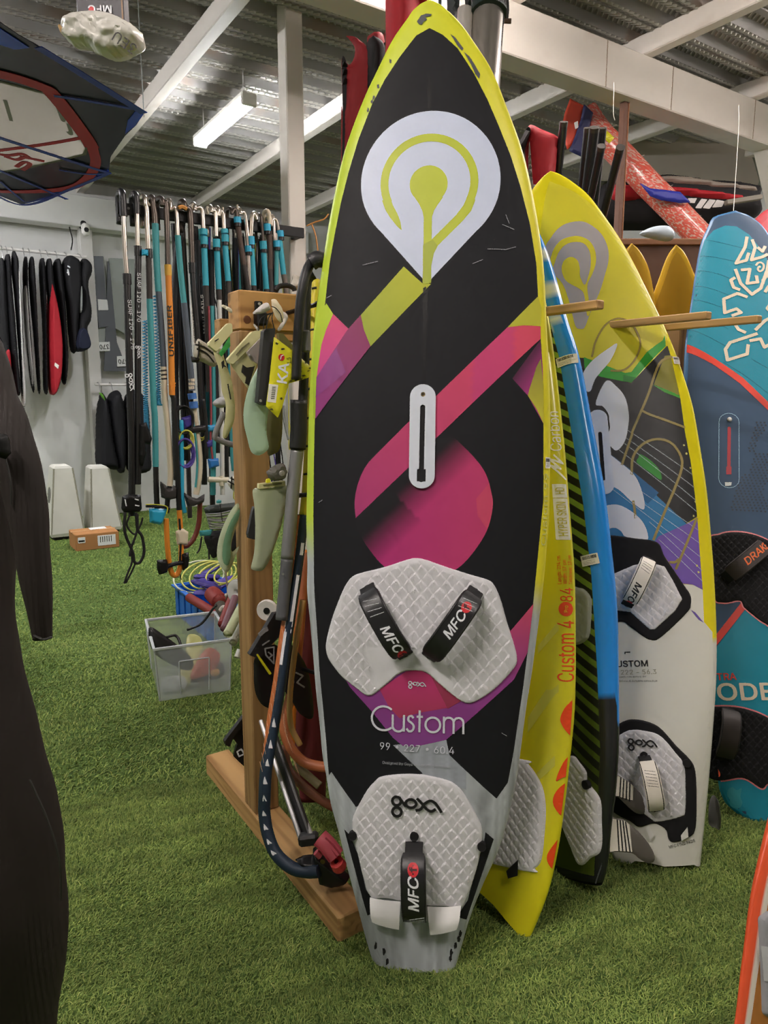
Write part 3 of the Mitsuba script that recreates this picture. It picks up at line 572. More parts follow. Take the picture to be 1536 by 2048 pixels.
# lower print: plum V, rose heart, grey stripe, lettering
put('grey_stripe', [(-0.0598,0.5246), (0.0644,0.5462), (0.0728,0.508), (0.1119,0.4715), (0.1126,0.4293), (0.0116,0.4623)], 2, colf=lambda p: lin('#9aa0a8') * streaks(p[:, 0], p[:, 1], 12)[:, None], step=.008)
put('plum_v', [(-0.2579,0.8739), (-0.2118,0.8141), (-0.2265,0.7465), (-0.1648,0.6545), (-0.1124,0.602), (-0.0601,0.5421), (-0.0363,0.5238), (-0.0089,0.5232), (0.0644,0.5431), (0.1062,0.581), (0.2191,0.6859), (0.2503,0.7484), (0.2625,0.8638), (0.2134,0.8047), (0.1458,0.7407), (-0.0088,0.7349), (-0.1266,0.7305), (-0.2501,0.7654)], 3,
    colf=lambda p: np.where((p[:, 0] > .13)[:, None], grad(p, '#8b3f86', '#d4505e', (.2, .68), (.26, .92)), np.where((p[:, 0] < -.18)[:, None], lin('#a93a82'), grad(p, '#823c80', '#7d4488', (0, .6), (0, .5)))), step=.012)
put('rose_heart', [(-0.0936,0.6536), (-0.0316,0.699), (-0.0004,0.7041), (0.0309,0.6899), (0.0662,0.668), (0.1033,0.6387), (0.067,0.6178), (0.0091,0.6055), (-0.0453,0.5887), (-0.0692,0.6117)], 4, colf=lambda p: grad(p, '#b03868', '#963a4c', (0, .66), (0, .56)))
put('rose_facet', [(0.0271,0.6897), (0.0662,0.668), (0.1033,0.6387), (0.0671,0.6159)], 5, M('rose_dark', '#8f2f4c', .5))
def text2(key, board, s, ends, height, layer, m, bold=False, shear=0.0, name='lettering', label=None):
    (u0, v0), (u1, v1) = ends; a = math.degrees(math.atan2(v1 - v0, u1 - u0)); up = np.array([-math.sin(math.radians(a)), math.cos(math.radians(a))])
    c = np.array([(u0 + u1) / 2, (v0 + v1) / 2]) + up * height / 2
    return part(key, name, board.text(s, c[0], c[1], height, layer, math.hypot(u1 - u0, v1 - v0), bold, a, shear), m, label=label)
PW = M('deck_white', '#c9cbd4', .5)
def round_letters(x0, x1, H):
    """The word Custom drawn with round even strokes, between x0 and x1, capitals H tall; y is 0 on the baseline."""
    s = (x1 - x0) / 565.0; w = 13 * s; X = lambda x: x0 + (x - 426) * s; xh = 100 * s; g = []
    c = lambda cx, cy, r, a0, a1: g.append(stroke(arcpts(X(cx), cy, r, a0, a1, 28), w))
    c(505, 74 * s, 72 * s, 48, 312)
    for a in (560, 628): g.append(stroke([(X(a), 26 * s if a == 560 else 0), (X(a), xh)], w))
    c(594, 33 * s, 34 * s, 180, 360)
    g.append(stroke([tuple(q[:2]) for q in smooth_path([(X(686), 84 * s, 0), (X(672), 96 * s, 0), (X(656), 88 * s, 0), (X(656), 68 * s, 0), (X(676), 52 * s, 0), (X(688), 32 * s, 0), (X(678), 8 * s, 0), (X(658), 4 * s, 0), (X(644), 20 * s, 0)])], w))
    g.append(stroke([(X(722), 0), (X(722), 132 * s)], w)); g.append(stroke([(X(704), xh - w / 2), (X(742), xh - w / 2)], w))
    c(802, 48 * s, 44 * s, 0, 360)
    for a in (868, 926, 984): g.append(stroke([(X(a), 0), (X(a), xh if a == 868 else 70 * s)], w))
    c(897, 66 * s, 29 * s, 0, 180); c(955, 66 * s, 29 * s, 0, 180)
    return unary_union(g)
ce = [(-0.1131,0.5582), (0.1066,0.5587)]; cl_ = math.dist(*ce)
put('lettering', aff.translate(aff.rotate(round_letters(0, cl_, .05), math.degrees(math.atan2(ce[1][1] - ce[0][1], ce[1][0] - ce[0][0])), origin=(0, 0)), *ce[0]), 7, PW, step=.006)
text2(mb, main, '99', [(-0.0902,0.5141), (-0.0663,0.5137)], .0165, 7, PW)
text2(mb, main, '227', [(-0.0333,0.5123), (0.0037,0.5122)], .0165, 7, PW)
text2(mb, main, '60.4', [(0.0371,0.5116), (0.0835,0.5117)], .0165, 7, PW)
put('number_dots', unary_union([Point(p).buffer(.0034) for p in [(-0.0499,0.5212), (0.0211,0.5197)]]), 7, PW)
text2(mb, main, 'Designed by Goya Windsurfing in Hawaii', [(-0.0829,0.4806), (0.0752,0.4792)], .0062, 7, M('deck_fade', '#a3a5ad', .5))
gp = [(-0.0053,0.6682), (-0.0263,0.6673), (0.0158,0.6691)]; gl = aff.translate(goya(gp[2][0] - gp[1][0]), *gp[0])
put('small_logo', gl, 7, PW, step=.004)
# mast track
tp = [(-0.0036,1.3742), (-0.0028,1.1292), (-0.034,1.3436), (0.0267,1.3436), (-0.0031,1.3503), (-0.0034,1.32), (-0.0039,1.1495)]
TW = (tp[3][0] - tp[2][0]) / 2
cap = LineString([(tp[0][0], tp[0][1] - TW), (tp[1][0], tp[1][1] + TW)]).buffer(TW, quad_segs=16)
slot = unary_union([LineString([tp[5], tp[6]]).buffer(.0058), aff.rotate(sbox(tp[6][0] - .0092, tp[6][1] - .003, tp[6][0] + .0092, tp[6][1] + .024), 0).buffer(.001)])
tk = part(mb, 'mast_track', extrude(cap.difference(slot).difference(Point(tp[4]).buffer(.0045)), .0068, main.o + main.N * .0006, main.U, main.V, main.N), M('track_white', '#cdd3de', .4), label='white plastic mast track plate')
part(tk, 'slot_bottom', extrude(slot.buffer(.002), .0008, main.o + main.N * .0034, main.U, main.V, main.N), M('slot_black', '#08080a', .8))
sp_ = main.at(*tp[4])[0]
part(tk, 'screw', lathe([(0, .0008), (.0062, .0008), (.0062, .0062), (.0052, .0078), (0, .007)], sp_, main.N, 18), M('brass', '#7a6a45', .35, .5, .9))
part(tk, 'screw_cross', cat(place(cbox(.0065, .0014, .0012, .0002), sp_ + main.N * .0076, main.U, main.V, main.N), place(cbox(.0014, .0065, .0012, .0002), sp_ + main.N * .0076, main.U, main.V, main.N)), 'm_slot_black')
# pads
PADW = M('pad_white', '#cfcfd2', .7, .3)
fp = spline([(-0.0128,0.9656), (-0.0362,0.9607), (-0.091,0.9414), (-0.1382,0.9284), (-0.1619,0.9192), (-0.1775,0.9018), (-0.1929,0.8698), (-0.2119,0.818), (-0.226,0.7623), (-0.2263,0.7347), (-0.2158,0.7115), (-0.1852,0.6773), (-0.1529,0.655), (-0.1289,0.6392), (-0.113,0.6383), (-0.0974,0.6488), (-0.0742,0.6692), (-0.0471,0.6926), (-0.0238,0.7005), (-0.0004,0.701), (0.0192,0.6952), (0.0428,0.6748), (0.0703,0.6527), (0.0937,0.6364), (0.1131,0.6299), (0.1322,0.635), (0.1663,0.6568), (0.1963,0.685), (0.2224,0.7167), (0.2266,0.738), (0.2177,0.7741), (0.2018,0.8197), (0.1857,0.873), (0.1699,0.9065), (0.1544,0.9185), (0.1042,0.9326), (0.0459,0.9506), (0.0107,0.9622)], 240).buffer(0)
flat = Polygon([(-0.127,0.754), (-0.0977,0.6612), (-0.0122,0.7056), (0.0741,0.6587), (0.0571,0.7451), (0.0143,0.7552), (-0.009,0.7505), (-0.0404,0.7571)])
part(mb, 'foot_pad', main.pad(fp, .007, flat=flat), PADW, smooth=14, label='white diamond moulded foot pad with two straps')
rp = spline([(-0.0859,0.4493), (-0.0429,0.4578), (0.0116,0.4596), (0.066,0.451), (0.0913,0.4389), (0.1109,0.4157), (0.1365,0.3731), (0.1516,0.3357), (0.1476,0.278), (0.1351,0.2236), (0.1187,0.1766), (0.1037,0.1525), (0.0671,0.1575), (0.0286,0.1567), (-0.0027,0.1717), (-0.0357,0.1636), (-0.069,0.167), (-0.1062,0.1643), (-0.1247,0.2058), (-0.1395,0.2592), (-0.148,0.2898), (-0.154,0.3323), (-0.1474,0.36), (-0.1207,0.4123), (-0.1014,0.4367)], 200).buffer(0)
part(mb, 'foot_pad', main.pad(rp, .007, cell=.027, step=.0032), PADW, smooth=14, label='white rear foot pad with one strap and a black ribbon logo')
def flap(pts):
    """A pad end that lifts off the deck: a strip between two edges."""
    a, b, c, d = [np.array(p) for p in pts]; V_, n_, q_ = [], 8, 10
    for i in range(n_ + 1):
        for j in range(q_ + 1):
            s, t = i / n_, j / q_; p = (a * (1 - t) + b * t) * (1 - s) + (d * (1 - t) + c * t) * s
            V_.append(main.at(p[0], p[1], .009 + .018 * math.sin(min(1, s * 1.1) * 1.9) + .003 * math.sin(t * 3))[0])
    m = grid_solid(np.array(V_).reshape(n_ + 1, q_ + 1, 3), .006)
    return m
def grid_solid(P, th, nrm=None):
    """A sheet of thickness th from a grid of points (n, m, 3)."""
    n_, m_ = P.shape[:2]; du, dv = np.gradient(P, axis=0), np.gradient(P, axis=1); N_ = np.cross(du, dv); N_ /= np.linalg.norm(N_, axis=2, keepdims=True) + 1e-12
    A_, B_ = (P + N_ * th / 2).reshape(-1, 3), (P - N_ * th / 2).reshape(-1, 3); i, j = np.meshgrid(np.arange(n_ - 1), np.arange(m_ - 1), indexing='ij')
    a, b, c, d = i * m_ + j, (i + 1) * m_ + j, (i + 1) * m_ + j + 1, i * m_ + j + 1; k_ = n_ * m_
    f = np.vstack([np.stack([a, b, c], -1).reshape(-1, 3), np.stack([a, c, d], -1).reshape(-1, 3)])
    r = np.concatenate([np.arange(m_), np.arange(2 * m_ - 1, n_ * m_, m_), np.arange(n_ * m_ - 2, (n_ - 1) * m_ - 1, -1), np.arange((n_ - 2) * m_, 0, -m_)]); s = np.roll(r, -1)
    return trimesh.Trimesh(np.vstack([A_, B_]), np.vstack([f, f[:, ::-1] + k_, np.stack([r, s + k_, s], 1)[:, ::-1], np.stack([r, r + k_, s + k_], 1)[:, ::-1]]), process=False)
part(mb, 'pad_flap', flap([(-0.1051,0.1664), (-0.0349,0.1656), (-0.0355,0.1115), (-0.0936,0.1207)]), M('flap_white', '#dcdcda', .6), smooth=40)
part(mb, 'pad_flap', flap([(0.0278,0.1585), (0.1028,0.162), (0.089,0.1177), (0.0353,0.1045)]), 'm_flap_white', smooth=40)
put('pad_channel', [(-0.033,0.1657), (0.0285,0.1586), (0.0406,0.1287), (-0.0323,0.1272)], 4, M('channel_grey', '#8f8c86', .7))
put('wing_print', [(-0.1742,0.3135), (-0.1581,0.3009), (-0.1395,0.2592), (-0.1183,0.179), (-0.1034,0.1607), (-0.0988,0.128), (-0.1132,0.1173), (-0.1236,0.1476)], 2, BLK)
put('wing_print', [(0.1593,0.3304), (0.1786,0.3125), (0.1184,0.1211), (0.0964,0.1321), (0.1207,0.1691), (0.1457,0.2741), (0.1549,0.2976)], 2, BLK)
for p in [(-0.1515,0.3064), (-0.0053,0.319), (0.151,0.3012)]:
    q = main.at(*p)[0]; part(mb, 'pad_hole', lathe([(0, .0140), (.0095, .0140), (.0102, .0150), (.0102, .002), (0, .002)], q, main.N, 20), 'm_slot_black')
gq = [(-0.0015,0.3869), (-0.0604,0.3835), (0.0574,0.3903)]; gg = aff.translate(goya(gq[2][0] - gq[1][0]), *gq[0])
mm = cat([trimesh.Trimesh(main.at(f_[0][:, 0], f_[0][:, 1], .0150), f_[1], process=False) for f_ in [fill(q, .004) for q in polys(gg)]])
part(mb, 'ribbon_logo', mm, M('logo_black', '#0c0c0e', .6))
SL = M('strap_leather', '#17171a', .32, .5, clearcoat=.3); SE = M('strap_edge', '#0e0e10', .6)
ends = [(-0.1277,0.8953), (-0.0323,0.738), (0.1279,0.8946), (0.0204,0.736), (-0.0051,0.3047), (0.0018,0.1355)]
strap(mb, main, ends[0], ends[1], .055, .053, SL, SE, 'MFC', lines=[(.12 + .07 * i, -.32, .18 + .06 * i, .30) for i in range(4)], text_at=.52)
strap(mb, main, ends[2], ends[3], .055, .053, SL, SE, 'MFC', lines=[(.80 + .055 * i, -.3, .76 + .055 * i, .32) for i in range(3)], text_at=.36, flip=True)
strap(mb, main, ends[5], ends[4], .058, .057, SL, SE, 'MFC', lines=[(.08 + .05 * i, -.4, .02 + .05 * i, .2) for i in range(3)], text_at=.28)
# rail lettering and a price sticker
text2(mb, main, 'Custom 99', [(.289, 1.0), (.2945, 1.17)], .012, 4, M('rail_pale', '#cfcf74', .5))
def sticker(key, board, c, w, h, ang=0.0, layer=8):
    a = math.radians(ang); x, y = np.array([math.cos(a), math.sin(a)]), np.array([-math.sin(a), math.cos(a)])
    def rect(cx, cy, ww, hh): return Polygon([np.array(c) + x * (cx + sx * ww / 2) + y * (cy + sy * hh / 2) for sx, sy in ((-1, -1), (1, -1), (1, 1), (-1, 1))])
    def lay(g, l):
        ms = []
        for q in polys(g):
            p, f = fill(q, max(.004, min(w, h) / 3)); ms.append(trimesh.Trimesh(board.at(p[:, 0], p[:, 1], .0006 * l), f, process=False))
        return cat(ms)
    k = part(key, 'price_sticker', lay(rect(0, 0, w, h), layer), M('paper', '#e6e3dc', .7), label='white barcode sticker')
    r = np.random.default_rng(int(abs(c[1]) * 1000)); n = 16
    bars = unary_union([rect(-w * .42 + w * .84 * (i + .5) / n, h * .24, w * .84 / n * r.uniform(.3, .8), h * .32) for i in range(n)])
    part(k, 'barcode', lay(bars, layer + 1), M('ink', '#2a2a2c', .7))
    part(k, 'print_rows', lay(unary_union([rect(-w * .05, -h * .08 - i * h * .14, w * .7, h * .035) for i in range(3)]), layer + 1), M('ink_grey', '#8a8a8a', .7))
sticker(mb, main, [(0.2893,1.1954)][0], .011, .026)

# ------------------------------------------------------------------ the other boards
def mirror(right): return [(-u, v) for u, v in right]
def hull_part(k, b, colf, rough=.3, cut=None, nv=120, na=76):
    m, l = b.hull(nv, na, cut)
    if cut is not None:     # keep the smooth look of the cut hull: split the sharp edges by hand, colours per vertex
        m2 = trimesh.graph.smooth_shade(m, angle=math.radians(40), facet_minarea=None); u, v, w = b.local(m2.vertices)
        return part(k, 'hull', m2, MV('hull_%d' % int(rough * 100), rough, .5, clearcoat=.4), smooth=True, color=colf(np.stack([u, v, w], 1)))
    return part(k, 'hull', m, MV('hull_%d' % int(rough * 100), rough, .5, clearcoat=.4), smooth=True, color=colf(l))
def P(b, k, name, g, layer, h, rough=.45, **kw):
    nm = 'print_' + h[1:] + '_%d' % int(rough * 100)
    return put(name, g, layer, M(nm, h, rough, .45), board=b, key=k, **kw)
def S(b, k, name, pts, w, layer, h, cap='flat', sm=True, **kw):
    q = smooth_path(np.c_[np.array(pts), np.zeros(len(pts))])[:, :2] if sm and len(pts) > 2 else pts
    return P(b, k, name, stroke(q, w, cap), layer, h, step=.01, **kw)
def fin(name, o, x, y, z, outline, thick, m, label=None, key=None, step=.008, sp=True):
    g = spline(outline, len(outline) * 8).buffer(0) if sp else Polygon(outline).buffer(0)
    return part(key, name, puffed(g, thick, o, x, y, z, step, thick * 1.8), m, smooth=40, label=label)

# the yellow board beside it ------------------------------------------------
k = thing('windsurf_board', 'yellow windsurf board with orange lettering on its rail, right behind the black board', 'windsurf board')
edge = [(0.214,1.6896), (0.2338,1.5355), (0.2516,1.3305), (0.2675,1.0939), (0.2796,0.8558), (0.2751,0.5907), (0.2566,0.406), (0.2123,0.1489)]
right = [(.0, 2.25), (.03, 2.235), (.10, 2.12), (.17, 1.92)] + edge + [(.155, .0)]
b = Board(FR['b2'], mirror(right), right, .11, tail_t=.04)
cut = Polygon([(-.125, -.05), (.125, -.05), (.125, .004), (.06, .055), (0, .085), (-.06, .055), (-.125, .004)])
def ycol(l): return np.tile(lin('#d0c91c'), (len(l), 1)) * (.93 + .1 * meshkit.noise(l * 8, 3))[:, None]
hull_part(k, b, ycol, .22, cut)
for s_ in ([(0.2455,0.6038), (0.2142,0.6017), (0.1648,0.5278), (0.1642,0.4905)], [(0.2316,0.4414), (0.231,0.4167), (0.1888,0.3749), (0.1838,0.3922)], [(0.2463,0.7733), (0.2481,0.753), (0.1944,0.6904), (0.1948,0.7109)], [(0.245,0.6166), (0.2445,0.5968), (0.2105,0.5767), (0.1968,0.5757)]):
    P(b, k, 'pale_stripe', Polygon(s_).buffer(0), 1, '#c9c64e', .3)
for s_ in ([(0.2901,0.5922), (0.2627,0.5672), (0.2482,0.5385), (0.2488,0.5203), (0.2634,0.4946), (0.2804,0.4741), (0.2855,0.515)], [(0.2775,0.4581), (0.2517,0.4303), (0.2328,0.3829), (0.2456,0.3892), (0.2736,0.4065)], [(0.2707,0.3906), (0.24,0.3661), (0.2257,0.3416), (0.2262,0.3195), (0.2433,0.2916), (0.2505,0.2819), (0.2633,0.3345)], [(0.2527,0.2693), (0.2163,0.2208), (0.2056,0.1967), (0.2113,0.1761), (0.2276,0.1602), (0.2383,0.1906)]):
    P(b, k, 'orange_print', spline(s_, 40).buffer(0), 5, '#e2491e', .3, clip=.003, step=.007)
def vtext(b, k, s, pts, h, hexc, name='lettering', bold=False, layer=4, shear=0.):
    return text2(k, b, s, pts, h, layer, M('ink_' + hexc[1:], hexc, .4), bold, shear, name)
def vt(s, ends, w0, hgt, hexc, off=.0012, bold=False): part(k, 'lettering', b.rail_text(s, ends[0][1], ends[1][1], w0, hgt, off, bold), M('ink_' + hexc[1:], hexc, .4))
vt('Custom 4', [(0.2735,0.6239), (0.279,0.7764)], 0.006, .042, '#e2491e')
vt('84', [(0.2785,0.8259), (0.279,0.8604)], 0.008, .032, '#e2491e')
c0 = [(0.2641,0.8064)][0]
part(k, 'orange_disc', b.rail_patch(Point(c0[1], .026).buffer(.0185)), M('ink_e2491e', '#e2491e', .4)); vt('Pro', [(0.2679,0.7982), (0.2684,0.8156)], 0.021, .010, '#e9d92a', .002)
for s_, q, w_ in (('Length: 224 cm', [(0.259,0.8709), (0.2608,0.944)], .036), ('Width: 57 cm', [(0.268,0.8707), (0.2697,0.933)], .022), ('Thickness: 13 cm', [(0.2771,0.8704), (0.2791,0.9452)], .008)): vt(s_, q, w_, .0095, '#e2491e')
def rbox(q, w0, w1, hexc='#e4e4dc'): part(k, 'white_box', b.rail_patch(sbox(q[0][1], w0, q[1][1], w1).buffer(.002)), M('ink_' + hexc[1:], hexc, .4))
q = [(0.2675,0.9884), (0.2679,1.0954)]; rbox(q, .006, .042); vt('HYPER SKIN', [(0, q[0][1] + .008), (0, q[1][1] - .008)], 0.012, .024, '#bdb41c', .0022)
q = [(0.2639,1.101), (0.2629,1.1344)]; rbox(q, .006, .042); vt('HD', [(0, q[0][1] + .008), (0, q[1][1] - .008)], 0.012, .024, '#bdb41c', .0022)
va, vb = [t[1] for t in [(0.2762,1.1486), (0.2678,1.2173)]]; dv = (vb - va) / 6
part(k, 'white_zigzag', b.rail_patch(stroke([(va, .003), (va + 3.4 * dv, .044), (va + 2.6 * dv, .018), (va + 5 * dv, .046), (va + 3.9 * dv, .010), (vb, .034)], .0055)), M('ink_e8e8e0', '#e8e8e0', .4))
vt('Carbon', [(0.2723,1.2277), (0.2671,1.3385)], .010, .031, '#e8e8e0')
rpad = [(0.1469,0.4238), (0.1656,0.4124), (0.1838,0.3922), (0.2015,0.3588), (0.2072,0.3109), (0.2019,0.2483), (0.193,0.1897), (0.1771,0.1667), (0.1534,0.1549)]
rpad = [t for t in rpad if t[0] > .035]
pg = spline(rpad + mirror(rpad)[::-1], 120).buffer(0)
part(k, 'foot_pad', b.pad(pg, .008, cell=.024, relief=.006), PADW, smooth=14, label='white foot pad')
P(b, k, 'pad_notch', Polygon([(0.1051,0.1487), (0.1133,0.1572), (0.1379,0.1825), (0.1363,0.1445), (0.1103,0.132)]), 22, '#141416')
strap(k, b, (0, .12), (0, .34), .05, .045, SL, SE)
fin('fin', *FR['b2f'], [(0.4167,0.2778), (0.4606,0.2666), (0.524,0.2219), (0.5383,0.1913), (0.5021,0.191), (0.4076,0.2223)], .012, M('fin_white', '#d8d4c8', .4), 'white fin with dark stripes', k)
for s_ in ([(0.443,0.2726), (0.4351,0.2203)], [(0.4632,0.2651), (0.4576,0.2109)]): part(k, 'fin_stripe', sweep(np.array([b.o * 0 + FR['b2f'][0] + np.array(FR['b2f'][1]) * u + np.array(FR['b2f'][2]) * v - np.array(FR['b2f'][3]) * .0066 for u, v in s_]), rrect(.006, .0008, .0003, 1), FR['b2f'][3]), M('stripe_black', '#17171a', .5))

# the blue board ------------------------------------------------------------
k = thing('windsurf_board', 'blue railed windsurf board with green striped deck and black tail, seen nearly edge on', 'windsurf board')
edge = [(0.1887,1.9096), (0.2125,1.7763), (0.2327,1.6335), (0.2546,1.5114), (0.2656,1.2762), (0.2783,1.0672), (0.2756,0.8571), (0.251,0.59), (0.2278,0.3951), (0.1798,0.2001)]
right = [(0, 2.25), (.035, 2.235), (.12, 2.1)] + edge + [(.145, .07), (.13, .045)]
b = Board(FR['b3'], mirror(right), right, .125, tail_t=.05)
def bcol(l):
    u, v = l[:, 0], l[:, 1]; blue, blk = lin('#1b86de'), lin('#15171a')
    e = .47 + .06 * (l[:, 2] > -.05); t = (v < e)[:, None]
    nose = ((v > 1.56 + .1 * meshkit.noise(np.stack([u * 9, v * 5, l[:, 2] * 20], 1), 2)) & ~((v > 1.66) & ((np.floor(v * 26) % 3 > 0) & (np.abs(l[:, 2] + .05) < .035))))[:, None]
    return np.where(t, blk, np.where(nose, lin('#d5dde0'), blue + 0 * l))
hull_part(k, b, bcol, .22)
dk = Polygon([(u * .86, v) for u, v in right if v > .06][::1] + [(-u * .86, v) for u, v in right if v > .06][::-1]).buffer(0)
put('deck_print', dk, 1, board=b, key=k, colf=lambda p: grad(p, '#3c4a14', '#86a63a', (0, .35), (.1, 1.3)), label='green deck print')
st = []
for i in range(36):
    v_ = .30 + i * .045; st.append(Polygon([(-.3, v_ + .4), (.3, v_ - .1), (.3, v_ - .1 + .025), (-.3, v_ + .425)]))
P(b, k, 'diagonal_stripes', unary_union(st).intersection(dk), 2, '#101510')
fpad = spline([(0.1984,0.8312), (0.2185,0.82), (0.2291,0.7989), (0.226,0.7661), (0.2107,0.7015), (0.1955,0.6849), (0.1656,0.6753), (0.1069,0.6758), (0.1342,0.8387)], 60).buffer(0)
part(k, 'foot_pad', b.pad(fpad, .009, cell=.026, relief=.003), M('pad_greygreen', '#8f9488', .75), smooth=35, label='greyish foot pad')
rp3 = spline([(0.1031,0.3765), (0.1294,0.3591), (0.147,0.3364), (0.1464,0.3122), (0.1743,0.2728), (0.1693,0.2158), (0.1548,0.139), (0.1231,0.1144), (0.0948,0.0924), (0.0777,0.097), (0.0617,0.1313), (0.0394,0.1761), (0.0119,0.2416), (0.045,0.3464)], 90).buffer(0)
part(k, 'foot_pad', b.pad(rp3, .009, cell=.026, relief=.006), PADW, smooth=14, label='white rear foot pad')
q = b.at(*[(0.1473,0.3051)][0])[0]; part(k, 'pad_hole', lathe([(0, .0150), (.012, .0150), (.012, .002), (0, .002)], q, b.N, 18), 'm_slot_black')
S(b, k, 'tail_line', [(0.0913,0.01), (0.1171,0.039), (0.1525,0.1064)], .003, 3, '#3e4243'); S(b, k, 'tail_line', [(0.1166,0.0159), (0.1392,0.0486), (0.1589,0.0848)], .003, 3, '#3e4243')
sticker(k, b, [(0.2333,1.498)][0], .045, .030, 5); sticker(k, b, [(0.2384,0.9042)][0], .045, .030, 5)
def striped_fin(fr, outline, lines, m_blade):
    o, x, y, z = [np.array(t) for t in FR[fr]]; g = spline(outline, len(outline) * 8).buffer(0)
    f_ = part(k, 'fin', puffed(g, .011, o, x, y, z, .007, .02), m_blade, smooth=40, label='fin with a white base and dark stripes')
    return f_, o, x, y, z, g
FG = M('fin_grey', '#5c5753', .35)
for fr, out, white, lines in (('b3fa', [(0.1257,0.3164), (0.1568,0.3048), (0.194,0.283), (0.2234,0.2575), (0.2522,0.2278), (0.2583,0.1962), (0.2443,0.1882), (0.2077,0.1963), (0.1686,0.2274), (0.1463,0.2472), (0.1152,0.2576)], [(0.1257,0.3164), (0.1568,0.3048), (0.194,0.283), (0.2082,0.2698), (0.1977,0.2306), (0.1847,0.2336), (0.1463,0.2472), (0.1152,0.2576)], [[(0.1615,0.3016), (0.1465,0.2482)], [(0.1727,0.2976), (0.158,0.2425)], [(0.1835,0.2911), (0.1704,0.2372)], [(0.1943,0.2845), (0.1828,0.2318)]]),
                              ('b3fb', [(0.0658,0.2119), (0.0875,0.2066), (0.1147,0.1995), (0.1388,0.1811), (0.1768,0.1506), (0.2111,0.1058), (0.216,0.0783), (0.1911,0.0731), (0.1578,0.0912), (0.1311,0.1103), (0.0657,0.1256), (0.0439,0.1281)], [(0.0658,0.2119), (0.0875,0.2066), (0.1147,0.1995), (0.1324,0.186), (0.1298,0.1115), (0.0657,0.1256), (0.0439,0.1281)], [[(0.0871,0.2048), (0.0792,0.1223)], [(0.0973,0.2022), (0.0927,0.119)], [(0.1076,0.1996), (0.1063,0.1156)], [(0.1167,0.1943), (0.1199,0.1123)]])):
    f_, o, x, y, z, g = striped_fin(fr, out, lines, FG)
    for s_ in (1, -1):
        part(f_, 'white_base', extrude(Polygon(white).buffer(-.002).intersection(g.buffer(-.003)), .0006, o + z * s_ * .0058, x, y, z * s_), 'm_fin_white')
        for l_ in lines: part(f_, 'fin_stripe', extrude(stroke(l_, .0042).intersection(g.buffer(-.003)), .0006, o + z * s_ * .0066, x, y, z * s_), M('stripe_black', '#17171a', .5))

# the yellow and white board ------------------------------------------------
k = thing('windsurf_board', 'yellow and white windsurf board with grey logo nose and black edged white pads', 'windsurf board')
edge = [(0.0712,2.2115), (0.1146,2.1558), (0.1472,2.0895), (0.2076,1.938), (0.2594,1.7505), (0.2882,1.6328), (0.3131,1.4993), (0.3297,1.3247), (0.3258,1.126), (0.3067,0.8889), (0.2786,0.6622), (0.2517,0.5165), (0.2171,0.3747), (0.1767,0.2225)]
right = [(0.0, 2.262), (.022, 2.255), (.045, 2.238)] + edge + [(.118, .02), (.112, .0)]
b = Board(FR['b4'], mirror(right), right, .105, tail_t=.035, dome=3.2)
v_w = [(0.2647,0.6445)][0][1]
cut = Polygon([(-.108, -.05), (.108, -.05), (.104, .0), (.06, .026), (0, .05), (-.06, .026), (-.104, .0)])
def wcol(l):
    u, v = l[:, 0], l[:, 1]; s_ = streaks(u, v, 21, .7)[:, None]
    return np.where((v > v_w - .02 * (u > 0))[:, None], lin('#ddd116') * (.96 + .05 * meshkit.noise(l * 6, 2))[:, None], lin('#d8d8cf') * (.55 + .45 * s_))
hull_part(k, b, wcol, .22, cut)
sub = lambda name, pts, layer, h, **kw: P(b, k, name, Polygon(pts).buffer(0) if not hasattr(pts, 'buffer') else pts, layer, h, **kw)
sub('deck_yellow', spline([(-0.0144,2.2082), (0.0105,2.2087), (0.065,2.1675), (0.1165,2.1117), (0.1687,2.0319), (0.2088,1.9501), (0.2373,1.8663), (0.258,1.803), (0.2736,1.7415), (0.2872,1.6698), (0.2909,1.6008), (0.1563,1.4789), (-0.0414,1.5242), (-0.0924,1.85), (-0.0593,2.0576)], 90), 1, '#c9c023')
sub('white_area', [(-0.024,0.7492), (0.0523,0.8104), (0.1952,0.7923), (0.2289,0.7862), (0.2513,0.7692), (0.2385,0.6741), (0.2589,0.6427), (0.232,0.4769), (0.1933,0.2701), (0.1292,0.0467), (0.1108,-0.0017), (0.093,-0.0182), (-0.0278,0.0182), (-0.1293,0.0321), (-0.0589,0.5004)], 1, '#d6d6cc')
sub('black_area', [(-0.0351,1.5688), (0.0126,1.5575), (0.056,1.4849), (0.1465,1.4483), (0.2798,1.5634), (0.284,1.5291), (0.2887,1.3796), (0.2835,1.2676), (0.2844,1.1681), (0.2788,1.0653), (0.2736,0.9936), (0.2351,0.9743), (0.1692,1.0646), (0.1062,1.1568), (0.0343,1.2365), (-0.0725,1.3014)], 2, '#17181a')
sub('blue_area', [(-0.0266,1.2672), (0.0343,1.2365), (0.1062,1.1568), (0.1692,1.0646), (0.2374,0.974), (0.1497,0.9445), (0.1325,0.9263), (0.0036,0.965), (-0.0669,0.9866)], 3, '#2d75a6')
sub('blue_facet', [(0.0343,1.2365), (0.1062,1.1568), (0.1716,1.0798), (0.1329,1.0488), (0.0982,1.1054), (0.0305,1.1782)], 4, '#1f5c8c')
sub('purple_area', [(0.2729,0.9897), (0.2374,0.974), (0.1497,0.9445), (0.1337,0.9277), (0.1579,0.8782), (0.1954,0.7938), (0.2245,0.7877), (0.2505,0.7702), (0.2597,0.8663)], 3, '#6f54a8')
sub('purple_sliver', [(0.205,0.7135), (0.2173,0.705), (0.2368,0.6719), (0.2227,0.6829)], 3, '#6a57a0')
